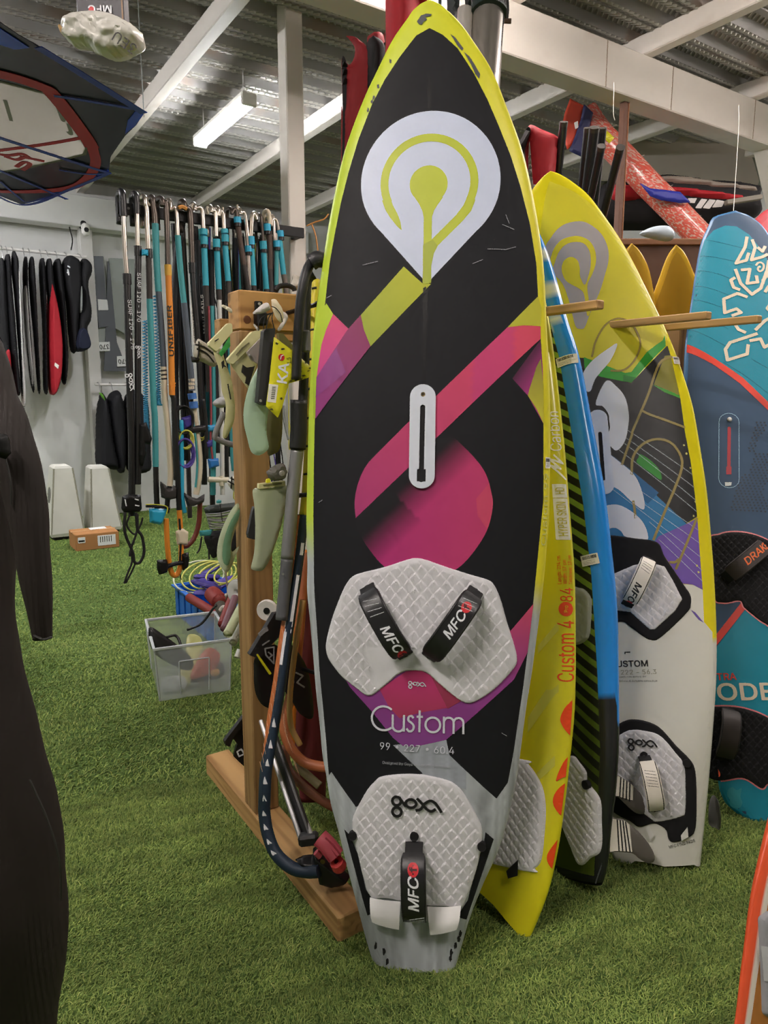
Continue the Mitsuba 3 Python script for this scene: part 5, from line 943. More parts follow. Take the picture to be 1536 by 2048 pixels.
# second cream fin with black print
k = thing('fin', 'cream fin with black print, hanging second on the crossbar hook', 'fin', 'fins hanging on the rack')
pslab(k, 'base', [(0.7547,1.4907), (0.7856,1.4991), (0.7904,1.4877), (0.7431,1.4463), (0.6992,1.4068), (0.6899,1.4101), (0.6856,1.4192)], 1.78, .016, CRE, r=.005)
pfin(k, 'blade', [(0.6967,1.4056), (0.73,1.3596), (0.7459,1.3397), (0.7671,1.4001), (0.7875,1.4759), (0.7534,1.4513)], 1.782, .009, CRE, sp=False)
pmark(k, 'black_print', [(0.7219,1.3873), (0.7263,1.406), (0.7374,1.3992), (0.7552,1.4019), (0.7604,1.4044), (0.7506,1.3784), (0.7421,1.3526), (0.731,1.3595), (0.7353,1.3759)], 1.7745, INK)
pmark(k, 'writing', stroke([(0.7084,1.4297), (0.7265,1.4486), (0.7445,1.4619)], .004), 1.7705, M('ink_brown', '#6e6a4a', .6))
k = thing('fin_box', 'clear grey plastic fin plate with red tip behind the dark fin base', 'fin')
pslab(k, 'plate', [(0.7315,1.4368), (0.771,1.4739), (0.7866,1.4838), (0.7852,1.4373), (0.7664,1.4065), (0.7439,1.4176)], 1.76, .008, M('plastic_smoke', '#a29a94', .25), r=.004); pslab(k, 'red_tip', [(0.7648,1.439), (0.779,1.4441), (0.7742,1.4125), (0.7643,1.4065)], 1.754, .006, M('red_plastic', '#a8332d', .4))
part(k, 'bolt', lathe([(0, 0), (.005, 0), (.004, .003), (0, .004)], SW(1.755, [(0.738,1.429)])[0], -D2, 12), 'm_steel')
# mint fin with dark base
k = thing('fin', 'mint green glass fin with dark grey base bar in front of the post', 'fin', 'fins hanging on the rack')
pfin(k, 'blade', [(0.7618,1.4165), (0.741,1.3887), (0.7252,1.3611), (0.7111,1.3222), (0.7037,1.2856), (0.7043,1.2533), (0.7107,1.223), (0.7195,1.1876), (0.7317,1.1757), (0.7457,1.1741), (0.7605,1.1811), (0.7712,1.1949), (0.766,1.2307), (0.7698,1.273), (0.7735,1.2964), (0.7647,1.3429)], 1.724, .011, MINT)
pslab(k, 'base', [(0.7531,1.4872), (0.7607,1.4932), (0.7852,1.4955), (0.7559,1.3033), (0.7471,1.3024), (0.7304,1.3104), (0.7327,1.3222)], 1.705, .020, M('fin_base', '#2e2e31', .45), label='dark grey base bar', r=.003)
part(k, 'base_hole', lathe([(0, 0), (.004, 0), (.003, .001), (0, .001)], SW(1.694, [(0.7387,1.3142)])[0], -D2, 10), 'm_steel')
k = thing('fin', 'olive glass fin behind the mint and yellow fins', 'fin', 'fins hanging on the rack')
pfin(k, 'blade', [(0.8009,1.3073), (0.8205,1.3435), (0.8388,1.3241), (0.8388,1.2703), (0.8361,1.221), (0.827,1.1816), (0.8077,1.1688), (0.7917,1.1732), (0.7912,1.2468)], 1.78, .010, OLI)
pslab(k, 'base', [(0.8345,1.4927), (0.8478,1.491), (0.8902,1.4469), (0.8736,1.4415), (0.8365,1.469)], 1.79, .014, OLI)
# yellow fin
k = thing('fin', 'bright yellow fin with white lettering, red dot and barcode sticker', 'fin', 'fins hanging on the rack')
YEL = M('fin_yellow', '#d8d22a', .35)
gy = Polygon([(0.773,1.4734), (0.8227,1.4415), (0.8754,1.4016), (0.8696,1.3735), (0.8391,1.365), (0.8117,1.3579), (0.791,1.2968), (0.7788,1.2711), (0.7462,1.3007), (0.7575,1.3653)]).buffer(-.002).buffer(.002)
part(k, 'blade', puffed(gy, .009, *SF(1.68), .008, .014), YEL, smooth=45)
rr = np.random.default_rng(11); fl = [(0.7775,1.4557), (0.8274,1.4235), (0.8584,1.4105), (0.8687,1.3968), (0.8422,1.3894), (0.8525,1.3779), (0.8287,1.3661), (0.8157,1.3636), (0.8411,1.3986), (0.7865,1.3199), (0.7604,1.2925), (0.8659,1.3898), (0.8348,1.4053), (0.7947,1.4429), (0.8212,1.3798), (0.8444,1.3697)]
for (a, z) in fl: pmark(k, 'dark_fleck', Polygon([(a + rr.normal(0, .002) + .004 * math.cos(t), z + .0018 * math.sin(t) * rr.uniform(.6, 2.2)) for t in np.linspace(0, 6.28, 8)[:-1]]).buffer(0), 1.675, M('fleck', '#3f3c14', .6))
def splain(key, name, s, ends, h, s2, m, bold=True):
    (a0, z0), (a1, z1) = ends; L_ = math.hypot(a1 - a0, z1 - z0); c, n_ = np.array([(a1 - a0) / L_, (z1 - z0) / L_]), None
    t = meshkit.text_mesh(s, h, .0005, bold); V_ = np.array(t.vertices); V_[:, 0] = (V_[:, 0] - t.bounds[0][0]) * L_ / (t.bounds[1][0] - t.bounds[0][0])
    a, z = a0 + V_[:, 0] * c[0] - V_[:, 1] * c[1], z0 + V_[:, 0] * c[1] + V_[:, 1] * c[0]
    t.vertices = np.outer(a, D1) + np.outer(z, UP) + np.outer(s2 - V_[:, 2], D2); t.invert() if False else None
    return part(key, name, t, m)
splain(k, 'lettering', 'KA', [(0.8027,1.3566), (0.8104,1.4082)], .027, 1.675, M('print_white', '#dfe1e6', .5)); splain(k, 'numerals', '1.5', [(0.8168,1.4083), (0.8158,1.4231)], .011, 1.675, INK, False)
pmark(k, 'red_dot', Point([(0.7904,1.4224)][0]).buffer(.0085), 1.675, M('print_red', '#c4232c', .5)); pmark(k, 'dot_mark', stroke([(0.7865,1.4167), (0.7892,1.4258), (0.7956,1.4282)], .0022), 1.674, 'm_print_white')
pmark(k, 'barcode_sticker', [(0.7543,1.3563), (0.7798,1.3542), (0.7715,1.3089), (0.748,1.312)], 1.6755, M('paper', '#e6e3dc', .7))
for i in range(7): pmark(k, 'barcode_line', stroke([tuple(np.array([(0.7645,1.3484)][0]) + (np.array([(0.76,1.3199)][0]) - np.array([(0.7645,1.3484)][0])) * (i / 6) + d) for d in (np.array([-.002, 0]), np.array([.008, 0]))], .0016), 1.6745, M('ink', '#2a2a2c', .7))
# trim fins bundled on strings
WB = M('trim_white', '#cfc8bd', .4)
for lab, pts, s2, hx in (('white finger shaped trim fin pointing left on the crossbar', [(0.7136,1.526), (0.7246,1.5365), (0.7429,1.5506), (0.7551,1.5523), (0.7604,1.5446), (0.7595,1.5365), (0.7386,1.5266), (0.7189,1.5237)], 1.67, '#c9c5c2'), ('cream oval trim fin facing forward on the crossbar', [(0.7502,1.5548), (0.7558,1.5588), (0.763,1.5578), (0.7701,1.5497), (0.7795,1.5363), (0.7819,1.5148), (0.7755,1.5036), (0.7635,1.5127), (0.7538,1.5304)], 1.64, '#d8cbab'), ('white trim fin hanging behind the oval one', [(0.7993,1.5368), (0.8131,1.5332), (0.8182,1.5222), (0.8073,1.5026), (0.7935,1.4884), (0.7881,1.4926), (0.7986,1.5088), (0.8052,1.5204)], 1.69, '#c4bdb4'), ('cream trim fin sticking out left of the crossbar', [(0.6825,1.5535), (0.6899,1.5569), (0.711,1.5478), (0.7108,1.5378), (0.6949,1.5463)], 1.80, '#d6cfb8'), ('small pale trim fin tip under the crossbar', [(0.7275,1.5016), (0.7321,1.5022), (0.7422,1.4904), (0.7361,1.489)], 1.70, '#c9c5c2')):
    one('trim_fin', puffed(spline(pts, 50).buffer(0), .014, *SF(s2), .006, .012), M('trim_' + hx[1:], hx, .4), lab, 'fin', 'trim fins on strings', smooth=True)
for i, pts in enumerate((SW(1.665, [(0.7629,1.5285), (0.7482,1.5233), (0.741,1.5077), (0.7387,1.4902)]), SW(1.665, [(0.7629,1.5285), (0.7528,1.5149), (0.7459,1.4884)]), SW(1.66, [(0.763,1.5307), (0.7601,1.5153), (0.7648,1.4915)]), SW(1.665, [(0.758,1.526), (0.7384,1.5184), (0.7271,1.5026), (0.7265,1.4842)]), SW(1.63, [(0.7459,1.5396), (0.7566,1.5361), (0.7684,1.5239), (0.7739,1.5048)]))):
    one('string', tube(pts, .0012, 5), M('string_black', '#141312', .7), ['short black string loop left of the oval trim fin', 'black string crossing to the mint fin', 'black string at the dark fin base', 'long black string loop at the left of the bundle', 'black string wrapped around the oval trim fin'][i], 'string')
# the pale fin lower down, and the mint one left of the post
k = thing('fin', 'long pale green fin hanging low in front of the rack post', 'fin', 'fins hanging on the rack')
pfin(k, 'blade', [(0.7329,1.0834), (0.7339,1.0396), (0.7348,0.979), (0.7294,0.9132), (0.7198,0.8756), (0.7236,0.8657), (0.7417,0.8599), (0.7575,0.8643), (0.78,0.8988), (0.8085,0.9713), (0.8318,1.05), (0.8397,1.0748), (0.8356,1.0866), (0.7738,1.0823)], 1.744, .011, PALE)
pslab(k, 'tab', [(0.7457,1.0973), (0.8217,1.1004), (0.823,1.0864), (0.7447,1.0836)], 1.742, .012, CRE); pmark(k, 'writing', stroke([(0.7572,1.0921), (0.8111,1.0942)], .004), 1.7355, M('ink_brown', '#6e6a4a', .6))
k = thing('fin', 'dark slim fin half hidden behind the long pale fin', 'fin', 'fins hanging on the rack'); pslab(k, 'base', [(0.7577,1.0364), (0.7545,0.936), (0.7358,0.9422), (0.734,0.9546), (0.7497,1.0169)], 1.80, .014, M('fin_base', '#2e2e31', .45))
k = thing('clamp', 'grey rounded plastic clamp above the long pale fin', 'clamp')
pfin(k, 'shell', [(0.7634,1.1292), (0.7762,1.1413), (0.7947,1.1489), (0.8088,1.1491), (0.8171,1.1378), (0.8171,1.1142), (0.8034,1.1051), (0.7766,1.1059), (0.7657,1.1149)], 1.72, .05, M('clamp_grey', '#57554f', .4)); part(k, 'button', lathe([(0, 0), (.008, 0), (.007, .004), (0, .005)], SW(1.694, [(0.7927,1.1261)])[0], -D2, 14), M('button_grey', '#8f8c86', .4))
pslab(k, 'yellow_tab', [(0.7512,1.1126), (0.7601,1.1146), (0.7614,1.1043), (0.7487,1.1031)], 1.70, .006, YEL)
k = thing('fin', 'mint fin with pale rim hanging left of the rack post', 'fin', 'fins hanging on the rack')
pfin(k, 'blade', [(0.752,1.0227), (0.7325,1.0104), (0.7078,0.9706), (0.6904,0.9303), (0.6825,0.8889), (0.6862,0.8601), (0.6997,0.8349), (0.7112,0.8287), (0.7233,0.8408), (0.733,0.8626), (0.7485,0.898), (0.728,0.8861), (0.7265,0.9092), (0.739,0.9476), (0.7521,0.9832)], 1.90, .010, translucent('glass_rim', '#c3cfae')); pfin(k, 'core', [(0.7486,1.0089), (0.7226,0.9775), (0.7019,0.929), (0.6945,0.8874), (0.6977,0.8586), (0.7105,0.8512), (0.7188,0.8758), (0.7202,0.9127), (0.7305,0.9542), (0.7478,0.9864)], 1.889, .006, translucent('glass_green', '#6f9a78'))
# black fins low on the post
k = thing('fin', 'black fin with grey print and yellow edge hanging low beside the post', 'fin', 'fins hanging on the rack')
FBK = M('fin_black', '#161618', .45)
pslab(k, 'base', [(0.769,0.7444), (0.7966,0.7425), (0.8013,0.6904), (0.7608,0.6602), (0.7208,0.6258), (0.6935,0.6418), (0.7025,0.6531)], 1.72, .018, FBK)
pfin(k, 'blade', [(0.7202,0.6251), (0.713,0.5815), (0.7147,0.5284), (0.7306,0.4883), (0.7598,0.4638), (0.7849,0.4574), (0.8021,0.5321), (0.794,0.612), (0.7749,0.6496)], 1.732, .011, FBK); pslab(k, 'yellow_edge', [(0.7121,0.6402), (0.7169,0.6415), (0.7563,0.5762), (0.7489,0.5745), (0.7326,0.6029)], 1.712, .004, YEL)
for g in (stroke([(0.7213,0.6926), (0.7384,0.7032), (0.7481,0.7061)], .012), stroke([(0.7379,0.6521), (0.7637,0.6515), (0.7624,0.6045), (0.7402,0.6328), (0.7379,0.6521)], .004), stroke([(0.7463,0.6409), (0.7581,0.6291), (0.7467,0.622)], .004), stroke([(0.73,0.663), (0.752,0.6726)], .004)): pmark(k, 'grey_print', g, 1.7095, M('print_grey', '#8b8b8c', .5))
k = thing('fin', 'black curved fin behind the navy boom low on the rack', 'fin', 'fins hanging on the rack')
pfin(k, 'blade', [(0.8129,0.6498), (0.8504,0.6034), (0.8753,0.5386), (0.8863,0.415), (0.8467,0.4294), (0.8166,0.483), (0.7922,0.5282), (0.7894,0.6161)], 1.72, .012, FBK)
for g in (stroke([(0.8168,0.5894), (0.8232,0.5343), (0.8179,0.5257)], .004), stroke([(0.829,0.5624), (0.8519,0.5474), (0.8334,0.5319), (0.8564,0.5117)], .005)): pmark(k, 'grey_print', g, 1.7135, 'm_print_grey')
k = thing('pulley', 'white round pulley hanging beside the black fin on the post', 'pulley')
c_ = SW(1.76, [(0.7702,0.7413)])[0]; part(k, 'disc', lathe([(.006, -.006), (.028, -.008), (.030, -.003), (.024, 0), (.030, .003), (.028, .008), (.006, .006), (.006, -.006)], c_, unit(-D2 - D1 * .9), 26), M('pulley_white', '#cfcac4', .35)); part(k, 'hub', lathe([(0, -.009), (.009, -.009), (.009, .009), (0, .009)], c_, unit(-D2 - D1 * .9), 16), sk)
k = thing('fin', 'black fin with cut out base hanging low left of the post', 'fin', 'fins hanging on the rack')
pslab(k, 'base', [(0.7775,0.3549), (0.7789,0.3301), (0.7356,0.2885), (0.7215,0.2606), (0.7089,0.2695), (0.7064,0.2834)], 1.97, .016, FBK); pslab(k, 'blade', [(0.7793,0.3433), (0.7757,0.1712), (0.7564,0.193), (0.7374,0.2189), (0.7412,0.2379), (0.749,0.258), (0.7424,0.2711), (0.7332,0.2825)], 1.975, .009, FBK)
pmark(k, 'letter_mark', stroke([(0.7472,0.2339), (0.7606,0.239), (0.771,0.2202), (0.7532,0.2165), (0.7472,0.2339)], .005), 1.9695, 'm_print_white')

# booms and tubes that lean between the rack and the black board
def boom_tube(key, name, pts, r, m, k_=14, n=None, **kw): return part(key, name, tube(pts, r, k_, n), m, smooth=True, **kw)
RB = M('rubber_black', '#1d1d20', .5, .5); ALU = M('alu_grey', '#8b8b8d', .4, .5, .5)
k = thing('boom', 'black rubber boom head with silver arm leaning behind the black board', 'boom')
boom_tube(k, 'grip', np.array([(-0.161,1.87,1.669), (-0.18,1.87,1.662), (-0.193,1.85,1.635), (-0.202,1.84,1.597), (-0.21,1.84,1.551), (-0.22,1.85,1.454), (-0.225,1.85,1.367)]), .0125, RB)
boom_tube(k, 'grip', np.array([(-0.18,1.9,1.635), (-0.193,1.9,1.626), (-0.2,1.9,1.596), (-0.206,1.9,1.445), (-0.216,1.89,1.277)]), .0125, RB)
boom_tube(k, 'head', np.array([(-0.147,1.85,1.661), (-0.166,1.84,1.661), (-0.181,1.84,1.652)]), .020, RB)
boom_tube(k, 'handle', np.array([(-0.224,1.89,1.316), (-0.226,1.89,1.237), (-0.23,1.89,1.187)]), .022, RB)
boom_tube(k, 'silver_arm', np.array([(-0.23,1.89,1.187), (-0.24,1.88,1.105), (-0.25,1.86,0.987), (-0.259,1.85,0.898)]), .0175, ALU); boom_tube(k, 'grey_arm', np.array([(-0.259,1.85,0.898), (-0.265,1.84,0.828), (-0.273,1.82,0.737)]), .0165, M('arm_grey', '#55565a', .5))
part(k, 'rivet', lathe([(0, 0), (.003, 0), (.003, .002), (0, .002)], np.array([(-0.266,1.82,0.863)])[0], (0, -1, 0), 8), 'm_steel')
pk = part(k, 'buckle', cbox(.022, .02, .055, .004).apply_translation(np.array(np.array([(-0.2,1.87,1.465)]))[0]), M('buckle_grey', '#6e6d70', .5))
k = thing('boom', 'navy boom with white triangle marks and orange side, red clamp at its foot', 'boom')
NAV = M('boom_navy', '#1b2c3e', .5)
nav = np.array([(-0.186,2.02,1.639), (-0.191,2,1.531), (-0.196,1.97,1.369), (-0.205,1.95,1.207), (-0.213,1.92,1.059), (-0.225,1.9,0.966), (-0.236,1.88,0.873), (-0.253,1.84,0.744), (-0.264,1.82,0.667), (-0.277,1.79,0.567), (-0.289,1.77,0.491), (-0.3,1.75,0.416), (-0.31,1.73,0.356), (-0.312,1.71,0.297), (-0.312,1.7,0.247), (-0.3,1.68,0.2), (-0.277,1.66,0.162), (-0.237,1.64,0.139), (-0.198,1.63,0.135), (-0.163,1.62,0.143)])
npth = smooth_path(nav, 160)
part(k, 'arm', sweep(npth[38:], circle(.0160, 16)), NAV, smooth=True); part(k, 'yellow_arm', sweep(npth[:39], circle(.0125, 14)), M('boom_yellow', '#c9b92e', .5), smooth=True)
side_ = npth + np.array([-.0095, -.0045, 0]); part(k, 'orange_side', sweep(side_[38:104], circle(.0105, 12), None, np.concatenate([np.linspace(.9, 1, 6), np.ones(40), np.linspace(1, .3, 20)])), M('boom_orange', '#b9693a', .5), smooth=True, label='orange side with pale net pattern')
for i in range(40, 100, 3):
    part(k, 'net_line', tube([side_[i] + np.array([-.0098, -.003, 0]), side_[i + 1] + np.array([-.004, -.0102, 0]), side_[i + 3] + np.array([.002, -.0104, 0])], .0006, 4), M('net_pale', '#dcb394', .6))
def on_tube(i0, i1, across, r, path=npth):
    """Points on the viewer's side of a tube: along the path index range, across from -1 to 1."""
    P_ = np.array([path[int(i)] * (1 - (i - int(i))) + path[min(int(i) + 1, len(path) - 1)] * (i - int(i)) for i in i0]); t = path[int(i1)] - path[int(i1) - 1]
    s_ = unit(np.cross(t, [0, -1.0, 0])); s_ = s_ if s_[0] > 0 else -s_; nrm = unit(np.cross(s_, t)); nrm = nrm if nrm[1] < 0 else -nrm
    a = np.asarray(across); return P_ + s_ * (r * np.sin(a))[:, None] + nrm * (r * np.cos(a))[:, None]
for i in (84, 90, 96, 102, 108, 114, 120, 126, 131):
    v_ = on_tube([i, i + 2.6, i + 2.6, i + 1.4], i, np.array([.0, .55, -.15, -.15]) + .0, .0168); part(k, 'white_mark', trimesh.Trimesh(v_, [[0, 1, 2], [0, 2, 3]], process=False), 'm_print_white')
for (i0, i1, a0, a1) in ((52, 60, .2, .75), (60, 61.4, -.5, .75), (62, 63.2, -.4, .7), (63, 71, -.5, .0), (45, 48, .3, .9)):
    n_ = 6; ii = np.repeat(np.linspace(i0, i1, n_), 2); aa = np.tile([a0, a1], n_); f = []
    for q in range(n_ - 1): f += [[2 * q, 2 * q + 1, 2 * q + 3], [2 * q, 2 * q + 3, 2 * q + 2]]
    part(k, 'white_letter', trimesh.Trimesh(on_tube(ii, (i0 + i1) / 2, aa, .0168), f, process=False), 'm_print_white')
for i in range(2, 34, 4): part(k, 'black_bar', tube([npth[i] + np.array([-.009, -.0105, 0]), npth[i] + np.array([.004, -.0128, .002])], .0032, 6, smooth=False), INK)
# its clamp on the base plank
cl = part(k, 'clamp_body', puffed(Polygon([(-0.1787,0.1836), (-0.1413,0.1533), (-0.1209,0.1343), (-0.0901,0.1076), (-0.1006,0.0942), (-0.1353,0.0854), (-0.1663,0.0961), (-0.1676,0.1267), (-0.2239,0.1533), (-0.1791,0.1571)]).buffer(.003), .05, *YF(1.65), .006, .012), M('clamp_black', '#17171a', .4), smooth=45)
part(cl, 'red_lever', tube(np.array([(-0.16,1.62,0.235), (-0.141,1.61,0.222), (-0.119,1.6,0.199)]), .0225, 18), M('clamp_red', '#b8505c', .45), smooth=40)
for s_ in (-.014, -.005, .005, .014): part(cl, 'lever_rib', tube(np.array([(-0.159,1.62,0.239), (-0.139,1.61,0.226), (-0.12,1.6,0.206)]) + np.array([s_, -.0185, s_ * .6]), .0022, 6, smooth=False), M('rib_dark', '#8c2834', .4))
part(cl, 'red_knob', lathe([(.006, 0), (.017, 0), (.019, .006), (.017, .024), (.006, .026)], np.array([(-0.11,1.605,0.164)])[0], unit(np.array([-.3, -.3, .8])), 20), M('knob_red', '#cf4444', .35)); part(cl, 'red_pin', tube(np.array([(-0.171,1.62,0.196), (-0.16,1.62,0.184)]), .0085, 12, smooth=False), 'm_clamp_red')
part(cl, 'bolt', lathe([(0, 0), (.0065, 0), (.006, .003), (.003, .003), (.0025, .001), (0, .001)], np.array([(-0.153,1.612,0.176)])[0], (-.2, -1, 0), 16), M('brass', '#7a6a45', .35, .5, .9))
k = thing('boom', 'orange boom arm curving right behind the black board, upper one', 'boom'); boom_tube(k, 'arm', np.array([(-0.227,2.02,0.876), (-0.237,1.98,0.745), (-0.247,1.95,0.62), (-0.258,1.93,0.522), (-0.282,1.9,0.414), (-0.279,1.89,0.366), (-0.256,1.88,0.326), (-0.224,1.87,0.301), (-0.181,1.86,0.294), (-0.124,1.86,0.289)]), .0145, M('boom_rust', '#a8623c', .5))
for i in range(9): part(k, 'net_line', tube(np.array([(-0.274,1.89,0.449), (-0.268,1.875,0.396), (-0.251,1.865,0.356)]) + np.array([.003 * i - .012, 0, -.012 * i]), .0005, 4), 'm_net_pale')
k = thing('boom', 'tan boom arm between the navy and orange ones', 'boom'); boom_tube(k, 'arm', np.array([(-0.222,1.88,0.774), (-0.244,1.86,0.638), (-0.258,1.84,0.516), (-0.256,1.83,0.434), (-0.232,1.83,0.375)]), .008, M('boom_tan', '#bf9860', .5))
k = thing('boom', 'bright orange tube standing behind the navy boom', 'boom'); boom_tube(k, 'arm', np.array([(-0.237,2.1,0.866), (-0.255,2.08,0.715), (-0.267,2.06,0.564), (-0.277,2.04,0.412), (-0.284,2.02,0.259)]), .0115, M('boom_bright', '#d07a2a', .45))
k = thing('boom', 'dark rust boom arm curving right, lowest behind the black board', 'boom'); boom_tube(k, 'arm', np.array([(-0.303,1.99,0.291), (-0.287,1.96,0.243), (-0.259,1.93,0.215), (-0.219,1.91,0.189), (-0.172,1.9,0.159), (-0.114,1.9,0.127)]), .013, M('boom_dark_rust', '#6e432f', .5))
boom_tube(k, 'clip', np.array([(-0.255,1.89,0.282), (-0.212,1.88,0.249), (-0.183,1.87,0.228)]), .012, M('clip_olive', '#6d6648', .5))
k = thing('boom_extension', 'black boom extension with two silver edges leaning on the base plank', 'boom')
bq = np.array([(-0.352,1.9,0.414), (-0.208,1.66,0.185), (-0.305,1.88,0.333), (-0.181,1.66,0.202)])
part(k, 'silver_edge', bar(bq[0], bq[1], .012, .012, (1, 0, 0), .003), M('silver_edge', '#a9a9aa', .35, .5, .5)); part(k, 'silver_edge', bar(bq[2], bq[3], .012, .012, (1, 0, 0), .003), 'm_silver_edge')
part(k, 'black_core', bar((bq[0] + bq[2]) / 2 + np.array([0, .012, .02]), (bq[1] + bq[3]) / 2 + np.array([0, .012, 0]), .035, .016, (0, 1, .4), .004), M('core_black', '#222224', .5)); part(k, 'end_block', bar(bq[1] + np.array([-.012, .01, .01]), bq[3] + np.array([.012, .01, .0]), .03, .03, (0, 0, 1), .006), 'm_core_black')
k = thing('mast_bag', 'dark red bag standing behind the booms at the rack', 'bag'); part(k, 'body', tube(np.array([(-0.255,2.25,0.733), (-0.249,2.2,0.546), (-0.241,2.15,0.362), (-0.232,2.1,0.182), (-0.224,2.06,0.069)]), [.03, .045, .05, .05, .04], 18), M('bag_maroon', '#5a1a1c', .7), smooth=True)
k = thing('windsurf_board', 'pink railed board edge showing behind the left edge of the black board', 'windsurf board')
fr_ = (np.array(FR['main'][0]) + np.array([-.02, .14, .03]), FR['main'][1], FR['main'][2], FR['main'][3])
rt = [(.0, .95), (.12, .9), (.20, .74), (.238, .60), (.228, .48), (.19, .36), (.12, .05), (.10, .0)]
b = Board(fr_, mirror(rt), rt, .06); hull_part(k, b, lambda l: np.where((l[:, 1] > .5)[:, None], lin('#b5405e'), lin('#a83a55')) + 0 * l, .4, nv=60, na=32)

# ------------------------------------------------------------------ the rail of booms left of the column
RAIL = 3.96
k = thing('boom_rail', 'black perforated steel rail holding the row of booms, fixed to the cream column', 'rail')
part(k, 'bar', gbox(.965, 2.03, RAIL - .012, RAIL + .012, 2.245, 2.30, .002), sk); part(k, 'bracket', gbox(1.995, 2.03, RAIL + .0125, 4.063, 2.25, 2.295, .003), sk)
for i in range(3): part(k, 'rail_hole', lathe([(0, 0), (.007, 0), (.007, .001), (0, .001)], G(.985 + .035 * i, RAIL - .012, 2.275), -D2, 12), M('hole_grey', '#5b5c5e', .5))
CH = M('chrome_tube', '#cfc6ba', .22, .5, .9); CHD = M('chrome_dark', '#544c46', .3, .5, .7); TEA = M('grip_teal', '#2f9bb0', .5); TEA2 = M('grip_teal_old', '#3c8f95', .55); DRK = M('grip_dark', '#332e2c', .7); GBL = M('grip_greyblue', '#4a5460', .6)
BLKT = M('tube_black', '#19191b', .35); CREAMT = M('grip_cream', '#cfc3ab', .6); ORA = M('grip_orange', '#d9852a', .5); CLB = M('clip_blue', '#2aa0c6', .4); RUST = M('grip_rust', '#5c2418', .45); PUR = M('purple_clip', '#3a2f7a', .45)
FRONT = RAIL - .035
def boom(label, hook, segs, hooked=True, s2=FRONT):
    """One hanging boom: a hooked end over the rail and sections (name, path on the rail plane, radius, material)."""
    k = thing('boom', label, 'boom', 'booms hanging on the rail')
    for nm, pts, r, m in segs:
        P_ = SW(s2, pts)
        part(k, nm, tube(P_, r, 12), m, smooth=40)
    if hooked:
        nm, pts, r, m = segs[0]; a, z = pts[0]; r_ = r if not np.ndim(r) else r[0]
        zt = max(z, 2.305 + r_)
        part(k, 'hook', tube([G(a, s2, z - .01), G(a, s2 + .004, zt + .012), G(a, RAIL, zt + .028), G(a, RAIL + .04, zt + .008), G(a, RAIL + .046, zt - .12)], r_ * .98, 10), m, smooth=True)
    return k
def tied(kk, pts, r, m, name='cord', s2=FRONT - .03): return part(kk, name, tube(SW(s2, pts), r, 6), m)
def stext(key, s, ends, h, s2, m, bold=False): return splain(key, 'lettering', s, ends, h, s2, m, bold)
def ribbon(key, ends, s2):
    """The ribbon lettering running down a tube."""
    (a0, z0), (a1, z1) = ends; g = aff.translate(aff.rotate(goya(math.hypot(a1 - a0, z1 - z0)), math.degrees(math.atan2(z1 - z0, a1 - a0)), origin=(0, 0)), (a0 + a1) / 2, (z0 + z1) / 2)
    return part(key, 'ribbon_logo', extrude(g, .0008, D2 * s2, D1, UP, -D2), 'm_print_white')
b1 = boom('black tube boom with silver top and lettering, leftmost on the rail', 1, [('cap', [(0.988,2.304), (0.988,2.246), (0.989,2.228)], .019, BLKT), ('silver_tube', [(0.987,2.231), (0.985,2.063), (0.987,1.945)], .0125, CH), ('collar', [(0.987,1.945), (0.987,1.893)], .022, BLKT), ('black_tube', [(0.986,1.9), (0.978,1.613), (0.968,1.301), (0.963,1.077), (0.941,0.681)], .0185, BLKT)])
stext(b1, 'SURF 120 - 170', [(0.979,1.813), (0.982,1.563)], .019, 3.9045, M('print_white', '#dfe1e6', .5)); ribbon(b1, [(0.961,1.439), (0.972,1.35)], 3.9045)
kk = part(b1, 'clamp', puffed(Polygon([(0.894,0.79), (0.922,0.8), (0.984,0.791), (0.986,0.721), (0.975,0.706), (0.897,0.709), (0.887,0.73)]).buffer(.004), .05, *SF(3.90), .01, .014), sk, smooth=45)
for q in ([(0.898,0.781), (0.903,0.744)], [(0.948,0.779), (0.969,0.771)], [(0.948,0.745), (0.97,0.739)]): part(kk, 'white_mark', extrude(stroke(q, .006), .001, D2 * 3.872, D1, UP, -D2), 'm_print_white')
ROPE = M('rope_black', '#171616', .8)
for q, r in (([(0.896,0.711), (0.89,0.602), (0.923,0.492), (0.931,0.433), (0.959,0.429), (0.984,0.484), (0.978,0.568), (0.957,0.612), (0.954,0.702)], .008), ([(0.921,0.696), (0.902,0.64), (0.938,0.587), (0.973,0.633), (0.987,0.673)], .005), ([(0.916,0.494), (0.917,0.436), (0.89,0.374), (0.87,0.323)], .0055), ([(0.932,0.441), (0.926,0.408), (0.878,0.323)], .005), ([(0.961,0.693), (0.953,0.604), (0.916,0.509), (0.906,0.469)], .006)):
    part(b1, 'rope', tube(SW(3.88, q), r, 7), ROPE, smooth=True)
b2_ = boom('black tube boom with silver top and lettering, second on the rail', 1, [('cap', [(1.055,2.302), (1.055,2.248)], .018, BLKT), ('silver_tube', [(1.056,2.251), (1.051,2.089)], .0118, CH), ('collar', [(1.05,2.089), (1.05,2.04)], .0195, BLKT), ('black_tube', [(1.05,2.048), (1.028,1.692), (1.008,1.301), (0.997,1.076), (0.982,0.85)], .017, BLKT)])
stext(b2_, 'SURF 120 - 170', [(1.036,1.953), (1.021,1.706)], .019, 3.907, 'm_print_white'); ribbon(b2_, [(1.019,1.583), (1.018,1.518)], 3.907)
part(b2_, 'clamp', puffed(Polygon([(1.007,1.172), (1.039,1.179), (1.063,1.094), (1.053,1.066), (1.026,1.075), (1.031,1.019), (1.003,0.939), (0.994,1.004)]).buffer(.004), .04, *SF(3.91), .01, .014), sk, smooth=45)
